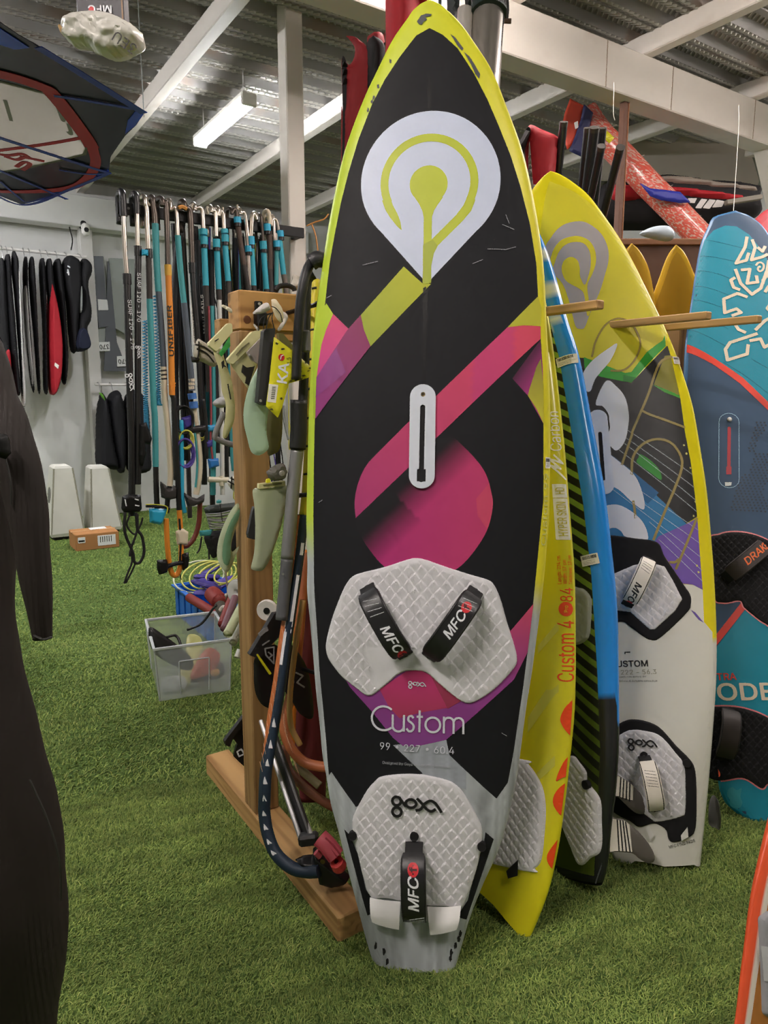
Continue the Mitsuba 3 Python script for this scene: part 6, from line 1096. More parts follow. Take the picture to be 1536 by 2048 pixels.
b3_ = boom('silver topped boom with blue clip, dark upper grip and teal lower grip', 1, [('silver_tube', [(1.101,2.301), (1.106,2.276), (1.105,2.188), (1.105,2.076)], .0135, CH), ('dark_grip', [(1.103,2.038), (1.1,1.925), (1.097,1.826)], .0155, DRK), ('teal_grip', [(1.097,1.827), (1.094,1.618), (1.09,1.301), (1.092,1.194), (1.083,0.94)], .0165, TEA2), ('black_end', [(1.083,0.94), (1.079,0.785), (1.079,0.659)], .015, BLKT)])
part(b3_, 'clip', puffed(Polygon([(1.062,2.071), (1.096,2.072), (1.095,2.043), (1.061,2.038)]), .03, *SF(3.90), .008, .008), CLB, smooth=45); part(b3_, 'collar', tube(SW(3.925, [(1.105,2.08), (1.106,2.035)]), .018, 12), BLKT, smooth=40)
kk = part(b3_, 'blue_end', puffed(Polygon([(1.032,0.713), (1.121,0.701), (1.093,0.632), (1.08,0.625), (1.032,0.642)]).buffer(.004), .05, *SF(3.90), .01, .015), CLB, smooth=45); part(kk, 'yellow_cord', tube(SW(3.87, [(1.004,0.744), (1.061,0.739), (1.117,0.722), (1.113,0.681)]), .0028, 6), M('cord_yellow', '#cfc93a', .7)); part(kk, 'black_band', tube(SW(3.88, [(1.007,0.734), (1.071,0.726), (1.136,0.711)]), .008, 6), sk)
for x0 in (232, 322):
    P_ = [(1.072,1.718), (1.054,1.301), (1.05,1.089)] if x0 == 232 else [(1.134,1.853), (1.129,1.541), (1.122,1.301), (1.129,1.273)]
    n_ = 150; pp = smooth_path(SW(3.945, P_), n_); t_ = np.linspace(0, 55 * 2 * np.pi, n_ * 6); pi_ = np.stack([np.interp(np.linspace(0, 1, n_ * 6), np.linspace(0, 1, n_), pp[:, i]) for i in range(3)], 1)
    one('coiled_leash', sweep(pi_ + np.outer(np.cos(t_) * .011, D1) + np.outer(np.sin(t_) * .011, D2), circle(.0032, 5)), M('leash_blue', '#2c86ad', .4), 'bright blue coiled leash hanging left of the teal grip' if x0 == 232 else 'blue coiled leash hanging right of the teal grip', 'leash', smooth=True)
b4_ = boom('bronze topped boom with teal and grey grip over a cream striped lower arm', 1, [('bronze_top', [(1.142,2.294), (1.146,2.259), (1.147,2.211)], [.015, .0165, .018], CHD), ('teal_grip', [(1.147,2.214), (1.144,2.042), (1.146,1.868)], .0178, TEA2), ('grey_grip', [(1.146,1.871), (1.152,1.659), (1.153,1.478)], .0165, GBL), ('cream_grip', [(1.153,1.482), (1.152,1.301), (1.159,1.152), (1.163,0.962), (1.162,0.887), (1.154,0.829)], .0162, CREAMT), ('black_end', [(1.154,0.829), (1.14,0.763), (1.131,0.68)], .014, BLKT)])
for i in range(3): part(b4_, 'stripe', tube(SW(3.925, [(1.152,1.462), (1.153,1.453)]) - UP * .022 * i, .0168, 12, smooth=False), DRK, smooth=40)
part(b4_, 'clamp', puffed(Polygon([(1.098,0.857), (1.125,0.834), (1.131,0.817), (1.155,0.815), (1.169,0.831), (1.181,0.822), (1.176,0.763), (1.136,0.757), (1.1,0.774)]).buffer(.003), .05, *SF(3.90), .009, .012), M('clamp_dark', '#2d2b2b', .5), smooth=45)
b5_ = boom('black topped boom with orange lettered grip and orange hooked foot', 1, [('black_top', [(1.182,2.307), (1.194,2.316), (1.201,2.299), (1.198,2.119), (1.194,2.002)], .0145, CHD), ('yellow_cap', [(1.195,2.006), (1.195,1.951)], .0185, M('cap_yellow', '#d3a23a', .5)), ('orange_grip', [(1.195,1.951), (1.193,1.659), (1.184,1.326)], .0168, ORA), ('black_arm', [(1.185,1.33), (1.194,1.273), (1.194,0.987), (1.193,0.694)], .0150, BLKT), ('orange_foot', [(1.193,0.696), (1.196,0.523), (1.185,0.378), (1.157,0.323), (1.129,0.355), (1.118,0.481), (1.118,0.651)], .0145, ORA)], s2=3.90)
stext(b5_, 'UNIFIBER', [(1.199,1.533), (1.197,1.797)], .024, 3.8825, INK, True); part(b5_, 'wing_mark', extrude(unary_union([stroke([(1.17,1.406), (1.184,1.366), (1.202,1.394)], .004), stroke([(1.171,1.39), (1.184,1.35), (1.2,1.378)], .004), stroke([(1.175,1.366), (1.183,1.334), (1.196,1.362)], .004)]), .0008, D2 * 3.8826, D1, UP, -D2), M('print_orange', '#e08a2f', .5))
part(b5_, 'dark_stripe', tube(SW(3.886, [(1.187,0.646), (1.189,0.527), (1.179,0.407)]), .006, 6), BLKT)
for pts in ([(1.054,0.425), (1.101,0.423), (1.107,0.384), (1.1,0.355), (1.06,0.348), (1.052,0.383)], [(1.194,0.441), (1.224,0.448), (1.227,0.411), (1.217,0.369), (1.194,0.355)]): part(b5_, 'clamp', puffed(Polygon(pts).buffer(.004), .05, *SF(3.88), .009, .012), sk, smooth=45)
part(b5_, 'clamp_bar', tube(SW(3.88, [(1.095,0.385), (1.154,0.395), (1.205,0.397)]), .012, 8), sk)
tied(b5_, [(1.178,0.361), (1.18,0.318), (1.185,0.293)], .003, ROPE)
b6_ = boom('silver topped boom with teal and grey grip, blue clips and a cream curved arm', 1, [('silver_tube', [(1.231,2.294), (1.252,2.305), (1.262,2.275), (1.263,2.207), (1.262,2.161)], .0122, CH), ('teal_grip', [(1.263,2.165), (1.269,2.001), (1.281,1.815)], .0162, TEA2), ('grey_grip', [(1.281,1.819), (1.293,1.626), (1.306,1.351)], .0175, GBL), ('cream_grip', [(1.307,1.256), (1.32,1.123), (1.331,0.98), (1.322,0.87), (1.301,0.769)], .0178, CREAMT), ('rust_arm', [(1.322,0.724), (1.308,0.595), (1.273,0.512), (1.229,0.478), (1.195,0.495)], .0145, RUST)])
for q in ([(1.293,1.336), (1.297,1.305)], [(1.3,1.291), (1.303,1.255)]): part(b6_, 'clip', tube(SW(3.90, q), .0245, 12, smooth=False), M('clip_purple_blue', '#3f6cb0', .4), smooth=40)
for i in range(3): part(b6_, 'stripe', tube(SW(3.925, [(1.303,1.416), (1.305,1.4)]) - UP * .020 * i, .0181, 10, smooth=False), CREAMT, smooth=40)
part(b6_, 'teal_side', tube(SW(3.90, [(1.288,1.24), (1.302,1.107), (1.308,0.982), (1.302,0.889), (1.291,0.814)]), .006, 6), TEA2)
part(b6_, 'clamp', puffed(Polygon([(1.222,0.786), (1.251,0.763), (1.293,0.747), (1.335,0.769), (1.329,0.731), (1.274,0.714), (1.24,0.713)]).buffer(.004), .05, *SF(3.89), .009, .012), M('clamp_dark', '#2d2b2b', .5), smooth=45); part(b6_, 'white_pad', puffed(Polygon([(1.166,0.575), (1.2,0.589), (1.233,0.564), (1.226,0.496), (1.171,0.502)]).buffer(.003), .03, *SF(3.89), .009, .012), CREAMT, smooth=45)
b7_ = boom('dark boom with carbon label strip and red edge', 1, [('dark_top', [(1.307,2.311), (1.327,2.31), (1.336,2.281), (1.336,2.142), (1.335,2.033)], .0165, CHD), ('collar', [(1.335,2.033), (1.336,1.979)], .0205, BLKT), ('black_tube', [(1.336,1.979), (1.339,1.853), (1.35,1.629), (1.353,1.3), (1.357,1.188)], .0165, BLKT), ('red_edge', [(1.338,1.611), (1.343,1.425), (1.346,1.3)], .005, M('edge_red', '#8e3a26', .5))])
part(b7_, 'label_strip', extrude(stroke([(1.329,1.851), (1.332,1.603)], .020), .001, D2 * 3.927, D1, UP, -D2), M('paper', '#e6e3dc', .7)); stext(b7_, 'CARBON 150-215', [(1.339,1.611), (1.336,1.846)], .012, 3.925, INK, True)
tied(b7_, [(1.264,2.3), (1.284,2.308), (1.308,2.3)], .010, M('wrap_orange', '#c98b4a', .6), 'wrap')
for (lab, sg, clips) in (
    ('silver topped boom with teal grip and two teal clips, eighth on the rail', [('silver_tube', [(1.365,2.315), (1.391,2.323), (1.404,2.301), (1.406,2.212)], .0125, CH), ('teal_grip', [(1.406,2.132), (1.407,1.919)], .0168, TEA), ('dark_grip', [(1.407,1.919), (1.407,1.63), (1.4,1.343)], .0160, DRK)], [[(1.406,2.215), (1.405,2.185)], [(1.406,2.176), (1.406,2.134)]]),
    ('silver topped boom with teal grip, ninth on the rail', [('silver_tube', [(1.457,2.315), (1.472,2.317), (1.478,2.291), (1.477,2.186)], .0120, CH), ('teal_grip', [(1.477,2.125), (1.481,1.905)], .0163, TEA), ('dark_grip', [(1.481,1.907), (1.483,1.715), (1.475,1.427)], .0158, DRK)], [[(1.475,2.17), (1.476,2.126)]]),
    ('silver hooked boom with teal grip standing higher, tenth on the rail', [('silver_tube', [(1.497,2.301), (1.51,2.321), (1.521,2.301), (1.524,2.229)], .0120, CH), ('teal_grip', [(1.526,2.16), (1.531,2.057), (1.537,1.954)], .0160, TEA), ('dark_grip', [(1.537,1.955), (1.537,1.718)], .0152, DRK)], [[(1.523,2.229), (1.525,2.207)], [(1.526,2.199), (1.526,2.161)]]),
    ('dark brown boom with one teal clip near its top', [('silver_tube', [(1.573,2.323), (1.588,2.341), (1.599,2.326), (1.602,2.295)], .0110, CHD), ('brown_grip', [(1.603,2.272), (1.623,2.114), (1.634,2.051)], .0158, M('grip_brown', '#4a3a32', .7)), ('dark_grip', [(1.634,2.053), (1.653,1.939), (1.66,1.89)], .0155, DRK)], [[(1.601,2.301), (1.602,2.27)]]),
    ('plain silver boom between the brown and teal grips', [('silver_tube', [(1.624,2.327), (1.645,2.329), (1.654,2.275), (1.661,2.147), (1.661,1.942)], .0118, CH)], [[(1.661,2.155), (1.663,2.122)]]),
    ('silver hooked boom with long teal grip, fourth from the column', [('silver_tube', [(1.717,2.31), (1.703,2.332), (1.692,2.315), (1.686,2.266), (1.68,2.209)], .0120, CH), ('teal_grip', [(1.682,2.159), (1.689,1.942)], .0160, TEA), ('dark_grip', [(1.689,1.943), (1.693,1.843)], .0155, DRK)], [[(1.678,2.207), (1.68,2.162)]]),
    ('thin dark topped boom with teal grip behind the crossbar', [('dark_top', [(1.747,2.297), (1.753,2.237), (1.753,2.192)], .0090, CHD), ('teal_grip', [(1.754,2.143), (1.759,2.066), (1.767,1.929)], .0160, TEA), ('dark_grip', [(1.767,1.929), (1.77,1.883)], .0155, DRK)], [[(1.751,2.19), (1.754,2.146)]]),
    ('pale topped boom with brown grip and teal clip, third from the column', [('pale_top', [(1.795,2.34), (1.797,2.32), (1.797,2.288)], .0120, CREAMT), ('brown_grip', [(1.792,2.25), (1.795,2.149), (1.792,2.041)], .0160, 'm_grip_brown'), ('dark_grip', [(1.792,2.043), (1.795,1.9)], .0155, DRK)], [[(1.778,2.287), (1.781,2.249)]]),
    ('silver hooked boom behind, second from the column', [('silver_tube', [(1.824,2.213), (1.837,2.24), (1.838,2.203)], .0090, CH), ('teal_grip', [(1.837,2.165), (1.829,1.956)], .0130, TEA2)], [[(1.836,2.202), (1.838,2.167)]]),
    ('silver hooked boom with teal and grey grip, next to the column', [('silver_tube', [(1.808,2.288), (1.816,2.313), (1.835,2.32), (1.845,2.301), (1.852,2.264)], .0085, CH), ('teal_grip', [(1.855,2.225), (1.865,2.135), (1.878,2.02)], .0160, TEA), ('grey_grip', [(1.878,2.022), (1.889,1.954), (1.892,1.887)], .0158, M('grip_warm_grey', '#6a5f57', .7))], [[(1.858,2.26), (1.862,2.226)]])):
    kk = boom(lab, 1, sg)
    for q in clips: part(kk, 'clip', tube(SW(FRONT - .004, q), .0205, 12, smooth=False), CLB if 'brown' in lab or 'column' in lab else TEA, smooth=40)
    if clips: part(kk, 'clip_band', tube(SW(FRONT - .004, [clips[-1][1], (clips[-1][1][0] + .001, clips[-1][1][1] - .018)]), .0195, 12, smooth=False), BLKT, smooth=40)
for i, q in enumerate(([(1.408,2.171), (1.4,1.881), (1.398,1.553), (1.396,1.299), (1.385,0.926)], [(1.475,2.13), (1.47,1.805), (1.474,1.471), (1.469,0.992)], [(1.624,2.276), (1.623,2.113), (1.611,1.729), (1.579,1.093)], [(1.32,2.27), (1.28,2.031), (1.252,1.711), (1.231,1.104), (1.228,0.848)], [(1.572,2.14), (1.582,1.936), (1.588,1.728), (1.539,1.269), (1.515,0.865)], [(1.78,2.221), (1.771,2.078), (1.758,1.942)])):
    one('mast_extension', tube(SW(4.02, q), [.018, .020, .0155, .022, .017, .012][i], 12), M('tube_matt', '#1f1e20', .6), ['black mast tube behind the carbon label boom', 'black mast tube with a worn print behind the ninth boom', 'short black mast tube behind the brown boom', 'black mast bag hanging behind the orange boom', 'dark mast tube left of the crossbar', 'thin black rod behind the last booms'][i], 'mast', smooth=True)
stext(thing('mast_extension', 'black lettered mast tube between the carbon boom and the rack', 'mast'), 'MAUI SAILS', [(1.419,1.668), (1.411,1.879)], .014, 3.99, M('print_worn', '#b9b4ad', .6), True)
_k = [q for q in labels if labels[q].get('label', '').startswith('black lettered mast tube')][0]; part(_k, 'tube', tube(SW(4.01, [(1.414,1.994), (1.421,1.719), (1.423,1.385)]), .0165, 12), BLKT, smooth=True)
for i in range(16):
    a0 = 1.30 + .040 * i; z1 = (.95, .6, 1.25, .8)[i % 4]
    one('boom_tube', tube(SW(4.10 + .05 * (i % 3), [(a0, 2.262), (a0 + .008, 1.7), (a0 + .004 - .012 * (i % 2), z1)]), (.017, .014, .0165)[i % 3], 10), [BLKT, DRK, CHD, BLKT, TEA2][i % 5], 'dark boom tube hanging in the second row behind the front booms', 'boom', 'boom tubes of the second row', smooth=True)
# straps and cords tied above the rail
for i, q in enumerate(([(1.111,2.337), (1.113,2.315), (1.126,2.298)], [(1.356,2.341), (1.347,2.321), (1.359,2.311)], [(1.434,2.337), (1.435,2.314), (1.441,2.299)], [(1.522,2.345), (1.524,2.318), (1.535,2.307)], [(1.607,2.368), (1.608,2.344)])):
    one('cord_end', tube(SW(3.93, q), .006, 7), M('cord_pale', '#b8b0a0', .8), ['short pale cord end above the third boom', 'short pale cord end above the eighth boom', 'short pale cord end above the ninth boom', 'short pale cord end above the tenth boom', 'short pale cord end above the brown boom'][i], 'cord')
# harness parts, ropes and pulleys behind the post
HB = 3.3
def coil(label, c, rx, rz, n, s2, r, m, tilt=0.2, seed=1):
    g = np.random.default_rng(seed); t = np.linspace(0, n * 2 * np.pi, n * 26); a, z = c
    rr_ = 1 + .08 * np.sin(t * .37 + g.uniform(0, 6)); P_ = np.outer(a + rx * np.cos(t) * rr_, D1) + np.outer(z + rz * np.sin(t) * rr_, UP) + np.outer(s2 + tilt * .08 * np.sin(t * .5 + 1) + .012 * np.sin(t * .9), D2)
    return one('rope_coil', sweep(P_, circle(r, 6)), m, label, 'rope', smooth=True)
YR, PR, GR = M('rope_yellow', '#c2bf52', .7), M('rope_purple', '#4a3b8c', .7), M('rope_grey', '#8a8f8c', .7)
coil('yellow rope loops hanging behind the cream curved boom arm', [(1.247,1.084)][0], .035, .05, 4, 3.9, .0048, YR, seed=2); coil('black rope loops tangled beside the yellow ones', [(1.24,1.192)][0], .045, .07, 5, 3.9, .006, ROPE, seed=3); coil('purple rope loops below the yellow ones', [(1.24,1.01)][0], .045, .075, 5, 3.9, .0055, PR, seed=4)
coil('yellow cord loop hanging behind the red edge boom', [(1.347,1.18)][0], .03, .10, 2, 3.93, .004, YR, seed=6)
gq_ = np.random.default_rng(21)
for i in range(16):
    a0 = 1.46 + .035 * i % .5; z1 = gq_.uniform(.55, 1.2); q = [(a0, 2.26)] + [(a0 + gq_.normal(0, .018), 2.2 - (2.2 - z1) * t) for t in (.25, .5, .75)] + [(a0 + gq_.normal(0, .03), z1), (a0 + .03, z1 + .06), (a0 + .015, z1 + .2)]
    one('hanging_line', tube(SW(4.06 + .012 * (i % 4), q), gq_.uniform(.003, .008), 6), [ROPE, PR, BLKT, GR, YR][i % 5], 'tangled boom line hanging from the rail behind the front row of booms', 'line', 'lines tangled behind the booms', smooth=True)
for i, (q, hx, lab) in enumerate((([(1.232,1.2), (1.283,1.215), (1.298,1.166), (1.246,1.142)], '#3d3480', 'purple plastic buckle left of the cream arm'), ([(1.263,1.15), (1.366,1.16), (1.364,1.127), (1.27,1.121)], '#1d1c20', 'black buckle bar across the hanging ropes'), ([(1.362,1.068), (1.397,1.075), (1.396,1.041), (1.365,1.034)], '#3d3480', 'purple clip on the red rope'), ([(1.371,0.966), (1.428,0.968), (1.431,0.929), (1.378,0.919)], '#2c6fb5', 'blue clip below the red rope knot'), ([(1.374,1.156), (1.427,1.158), (1.427,1.129), (1.377,1.126)], '#2f86b5', 'blue clip on the teal strap'))):
    one('buckle', puffed(Polygon(q).buffer(.004), .03, *SF(3.9), .008, .01), M('buckle_' + hx[1:], hx, .4), lab, 'buckle', smooth=True)
one('rope', tube(SW(3.9, [(1.41,1.809), (1.402,1.355), (1.397,1.188), (1.39,1.08), (1.397,0.969)]), .006, 8), M('rope_red', '#8c3a44', .7), 'thin red rope hanging straight behind the rack post', 'rope', smooth=True)
one('pole', tube(SW(3.9, [(1.471,1.845), (1.462,1.271), (1.457,1.06), (1.448,0.759)]), .013, 10), M('pole_white', '#c9c9c6', .4), 'white pole hanging behind the rack post', 'pole', smooth=True)
one('handle', cat(tube(SW(3.87, [(1.356,0.857), (1.475,0.847)]), .016, 12, smooth=False), tube(SW(3.87, [(1.431,0.872), (1.433,0.816)]), .013, 10, smooth=False)), M('handle_cream', '#cfc9b4', .4), 'cream plastic bar handle left of the rack post', 'handle', smooth=True)
for i, q in enumerate(([(1.438,1.814), (1.427,1.33), (1.42,1.153), (1.402,0.759)], [(1.23,1.192), (1.222,0.986), (1.214,0.777), (1.224,0.675)], [(1.548,1.757), (1.541,1.184), (1.538,0.976), (1.544,0.888)], [(1.355,1.305), (1.367,1.189), (1.362,0.971)])):
    one('strap', tube(SW([3.93, 3.9, 3.95, 3.9][i], q), [.016, .012, .016, .011][i], 10), [TEA2, CLB, TEA2, BLKT][i], ['teal tube end hanging between the ropes', 'light blue strap hanging left of the rust arm', 'teal strap beside the rack post', 'black strap behind the blue clips'][i], 'strap', smooth=True)
k = thing('line_winder', 'grey kite lines wound on a black bar, hanging left of the mint fin', 'kite lines')
part(k, 'bar', puffed(Polygon([(1.064,0.821), (1.084,0.83), (1.213,0.833), (1.22,0.818), (1.205,0.795), (1.069,0.799)]).buffer(.003), .05, *SF(3.1), .01, .014), M('bar_dark', '#2f3634', .55), smooth=45)
for i in range(15):
    u = i / 14; q = np.array([(1.058,0.799), (1.193,0.807), (1.073,0.732), (1.168,0.719)]); a, b_ = q[0] * (1 - u) + q[2] * u, q[1] * (1 - u) + q[3] * u; c_ = (a + b_) / 2 - [0, .006 + .01 * math.sin(i * 1.7)]
    part(k, 'line', tube(SW(3.07 - .004 * (i % 3), [a, c_, b_]), .0036, 6), GR, smooth=True)
part(k, 'tie', tube(SW(3.05, [(1.119,0.844), (1.127,0.761)]), .002, 5), INK); part(k, 'teal_knob', lathe([(0, 0), (.011, .002), (.012, .012), (0, .018)], SW(3.08, [(1.125,0.841)])[0], UP, 14), TEA2)
k = thing('harness_bag', 'black bunched harness bag hanging under the wound kite lines', 'bag'); part(k, 'body', puffed(spline([(1.064,0.683), (1.086,0.708), (1.151,0.712), (1.217,0.73), (1.23,0.686), (1.221,0.622), (1.175,0.592), (1.132,0.612), (1.102,0.58), (1.076,0.633)], 60).buffer(0), .09, *SF(3.12), .012, .03), M('bag_black', '#141416', .75), smooth=50); part(k, 'strap', tube(SW(3.05, [(1.028,0.702), (1.017,0.649), (1.003,0.63)]), .004, 6), ROPE); part(k, 'strap', tube(SW(3.05, [(1.059,0.651), (1.058,0.596)]), .004, 6), ROPE); part(k, 'teal_flap', puffed(Polygon([(1.028,0.725), (1.094,0.725), (1.079,0.695), (1.03,0.701)]), .03, *SF(3.08), .01, .01), TEA2, smooth=45)
k = thing('foot_pad_set', 'white foot straps laced with black cord, hanging left of the cream fin', 'strap'); part(k, 'body', puffed(spline([(0.89,1.527), (0.912,1.523), (0.951,1.497), (0.979,1.471), (0.954,1.432), (0.92,1.442), (0.876,1.468)], 40).buffer(0), .05, *SF(2.6), .008, .016), M('strap_cream', '#b9b2a3', .7), smooth=50)
for q in ([(0.873,1.508), (0.908,1.499), (0.952,1.468)], [(0.878,1.493), (0.913,1.478), (0.94,1.447)], [(0.887,1.519), (0.885,1.482), (0.879,1.456)]): part(k, 'cord', tube(SW(2.57, q), .003, 5), INK)
part(k, 'black_end', puffed(Polygon([(0.855,1.466), (0.888,1.459), (0.882,1.443), (0.857,1.445)]), .03, *SF(2.57), .006, .01), INK, smooth=45)
k = thing('foot_pad_set', 'white and black striped strap bundle beside the rack post, lower', 'strap'); part(k, 'body', puffed(spline([(0.987,0.994), (1.016,1.022), (1.03,1.003), (1.028,0.95), (1.013,0.957)], 40).buffer(0), .05, *SF(2.6), .008, .016), M('strap_pale', '#cfcdc4', .7), smooth=50)
for q in ([(0.978,1.005), (1.01,0.985)], [(0.988,1.016), (1.014,1.002)], [(0.994,1.021), (0.989,0.975)]): part(k, 'cord', tube(SW(2.57, q), .003, 5), INK)
k = thing('wing_handle', 'grey triangular frame handle hanging left of the rack post', 'handle'); part(k, 'frame', tube(SW(2.6, [(0.983,1.263), (0.947,1.185), (0.955,1.162), (1.026,1.137), (1.038,1.148)]), .011, 10), M('frame_grey', '#7b7b7c', .4), smooth=True); part(k, 'grip', puffed(spline([(0.94,1.297), (0.961,1.316), (0.997,1.324), (0.989,1.285), (0.96,1.281)], 30).buffer(0), .05, *SF(2.6), .008, .014), M('grip_white', '#a9aaac', .5), smooth=50)

# ------------------------------------------------------------------ the bins on the floor
k = thing('storage_bin', 'translucent plastic bin holding fin parts, on the grass left of the rack', 'bin')
scene['m_clear_plastic'] = {'type': 'blendbsdf', 'weight': .28, 'a': {'type': 'thindielectric'}, 'b': {'type': 'principledthin', 'base_color': {'type': 'rgb', 'value': [.82, .85, .88]}, 'roughness': .35, 'diff_trans': 1.1, 'spec_trans': 0.0}}
CLP = 'm_clear_plastic'
QB = np.array([(-0.978,2.922,0.008), (-0.699,3.039,0.008)]); cA, cB = QB[0], QB[1]; ex = unit(cB - cA); ey = np.array([-ex[1], ex[0], 0]); wB, dB, hB = np.linalg.norm(cB - cA), .40, .245; fl_ = .045
def binp(u, v, z): f = 1 + fl_ * 2 * (z / hB) / 1.0; return cA + ex * (wB / 2 + (u - .5) * wB * f) + ey * (dB / 2 + (v - .5) * dB * f) + UP * z
def quadsheet(pf, n=8, m=6): P_ = np.array([[pf(i / n, j / m) for j in range(m + 1)] for i in range(n + 1)]); return grid_sheet(P_)
def grid_sheet(P_):
    n_, m_ = P_.shape[:2]; i, j = np.meshgrid(np.arange(n_ - 1), np.arange(m_ - 1), indexing='ij'); a, b, c, d = i * m_ + j, (i + 1) * m_ + j, (i + 1) * m_ + j + 1, i * m_ + j + 1
    return trimesh.Trimesh(P_.reshape(-1, 3), np.vstack([np.stack([a, b, c], -1).reshape(-1, 3), np.stack([a, c, d], -1).reshape(-1, 3)]), process=False)
for nm, pf in (('front_wall', lambda u, z: binp(u, 0, z * hB)), ('back_wall', lambda u, z: binp(u, 1, z * hB)), ('side_wall', lambda u, z: binp(0, u, z * hB)), ('side_wall', lambda u, z: binp(1, u, z * hB)), ('bottom', lambda u, v: binp(u, v, .004))): part(k, nm, quadsheet(pf), CLP)
RIM = M('rim_plastic', '#c3c8cc', .35)
part(k, 'rim', sweep(np.array([binp(*q, hB) for q in [(0, 0), (.5, 0), (1, 0), (1, .5), (1, 1), (.5, 1), (0, 1), (0, .5)]]), rrect(.014, .012, .003, 2), UP, closed=True), RIM)
for (a, b_) in ((.30, .32), (.70, .72)): part(k, 'rib', cat(*[bar(binp(a, -.012, .02), binp(a, -.012, hB * .72), .006, .006)]), M('rib_plastic', '#b5bbc0', .3))
part(k, 'rib', bar(binp(.30, -.012, hB * .72), binp(.70, -.012, hB * .72), .006, .006, (0, 0, 1)), 'm_rib_plastic')
for q in ((0, 0), (1, 0), (0, 1), (1, 1)): part(k, 'corner', tube([binp(*q, .004), binp(*q, hB)], .004, 8, smooth=False), 'm_rib_plastic')
def inbin(u, v, z): return binp(u, v, z)
def item(name, label, cat_, pts, thick, m, o, x, y, step=.012): return one(name, puffed(spline(pts, 40).buffer(0), thick, o, x, y, unit(np.cross(x, y)), step, thick * 1.2), m, label, cat_, smooth=True)
yv = unit(ey * .5 + UP)
item('fin', 'yellowish glass fin standing in the translucent bin', 'fin', [(0, 0), (.05, -.01), (.09, .08), (.13, .16), (.12, .21), (.07, .22), (.05, .14), (.02, .07)], .010, M('fin_pale_yellow', '#c9c987', .35), inbin(.28, .25, .02), ex, yv)
item('fin', 'dull red fin lying in the translucent bin', 'fin', [(0, 0), (.10, .02), (.14, .09), (.09, .13), (.03, .07)], .012, M('fin_dull_red', '#a8432f', .4), inbin(.48, .2, .05), ex, yv)
item('fin_case', 'black plastic fin case lying against the left of the translucent bin', 'case', [(0, 0), (.14, -.06), (.16, .0), (.03, .10), (-.02, .11)], .03, M('case_black', '#171719', .4), inbin(.03, .35, .17), unit(ex - UP * .25), unit(ey * .3 + UP))
one('case_handle', tube([inbin(.2, .3, .25), inbin(.33, .33, .245), inbin(.37, .25, .20), inbin(.30, .2, .15)], .006, 8), 'm_case_black', 'black curved handle of the case in the translucent bin', 'handle', smooth=True)
item('fin', 'grey fin lying flat at the bottom of the translucent bin', 'fin', [(0, 0), (.18, .0), (.2, .06), (.1, .09), (.0, .05)], .02, M('fin_slate', '#3b4046', .5), inbin(.35, .3, .02), ex, yv)
item('fin', 'pale fin leaning inside the left of the translucent bin', 'fin', [(0, 0), (.10, .0), (.10, .05), (.02, .06)], .012, M('fin_pale_grey', '#a9b0b0', .4), inbin(.05, .15, .02), ex, yv)
one('strap', tube([inbin(.55, .8, .2), inbin(.75, .75, .23), inbin(.9, .7, .30), inbin(.93, .6, .33)], .006, 8), 'm_case_black', 'black strap bent over the back edge of the translucent bin', 'strap', smooth=True)
item('buoy', 'small orange plug in the right of the translucent bin', 'plug', [(0, 0), (.03, .0), (.035, .025), (.0, .03)], .02, M('plug_orange', '#b9843f', .5), inbin(.78, .2, .05), ex, yv)
# the blue bin behind with its pile
k = thing('storage_bin', 'bright blue bin full of tangled kite gear behind the translucent bin', 'bin')
QC = np.array([(-1.274,4.189,0)])[0]; ca, cb = QC @ D1, QC @ D2; BL = M('bin_blue', '#2160b5', .4)
hC, lC, wC = .185, .62, .30
for nm, bx in (('side_wall', gbox(ca, ca + .012, cb - lC, cb, .0, hC, .003)), ('side_wall', gbox(ca + wC - .012, ca + wC, cb - lC, cb, .0, hC, .003)), ('end_wall', gbox(ca, ca + wC, cb - lC, cb - lC + .012, .0, hC, .003)), ('end_wall', gbox(ca, ca + wC, cb - .012, cb, .0, hC, .003)), ('bottom', gbox(ca, ca + wC, cb - lC, cb, .0, .012, .002))): part(k, nm, bx, BL)
part(k, 'rim', sweep(np.array([G(ca - .004, cb + .004, hC), G(ca - .004, cb - lC - .004, hC), G(ca + wC + .004, cb - lC - .004, hC), G(ca + wC + .004, cb + .004, hC)]), rrect(.03, .012, .003, 2), UP, closed=True), BL)
for i in range(5): part(k, 'wall_rib', gbox(ca - .008, ca, cb - .08 - i * .115, cb - .07 - i * .115, .01, hC - .01, .002), BL)
rg = np.random.default_rng(5); PK = M('kite_purple', '#3b2f80', .5)
for i in range(9):
    q = G(ca + rg.uniform(.07, .23), cb - rg.uniform(.06, .36), hC + .02 + rg.uniform(0, .09)); d_ = unit([rg.normal(), rg.normal(), rg.normal() * .3]); e_ = unit(np.cross(d_, [rg.normal() * .3, rg.normal() * .3, 1]))
    one('kite_buckle', puffed(spline([(-.09, -.02), (-.03, -.035), (.06, -.02), (.10, .005), (.05, .03), (-.04, .022)], 36).buffer(0), .024, q, d_, e_, np.cross(d_, e_), .012, .014), PK if i % 3 else M('kite_violet', '#54469c', .5), 'purple plastic kite bar piece in the pile of the blue bin', 'buckle', 'purple pieces in the blue bin', smooth=True)
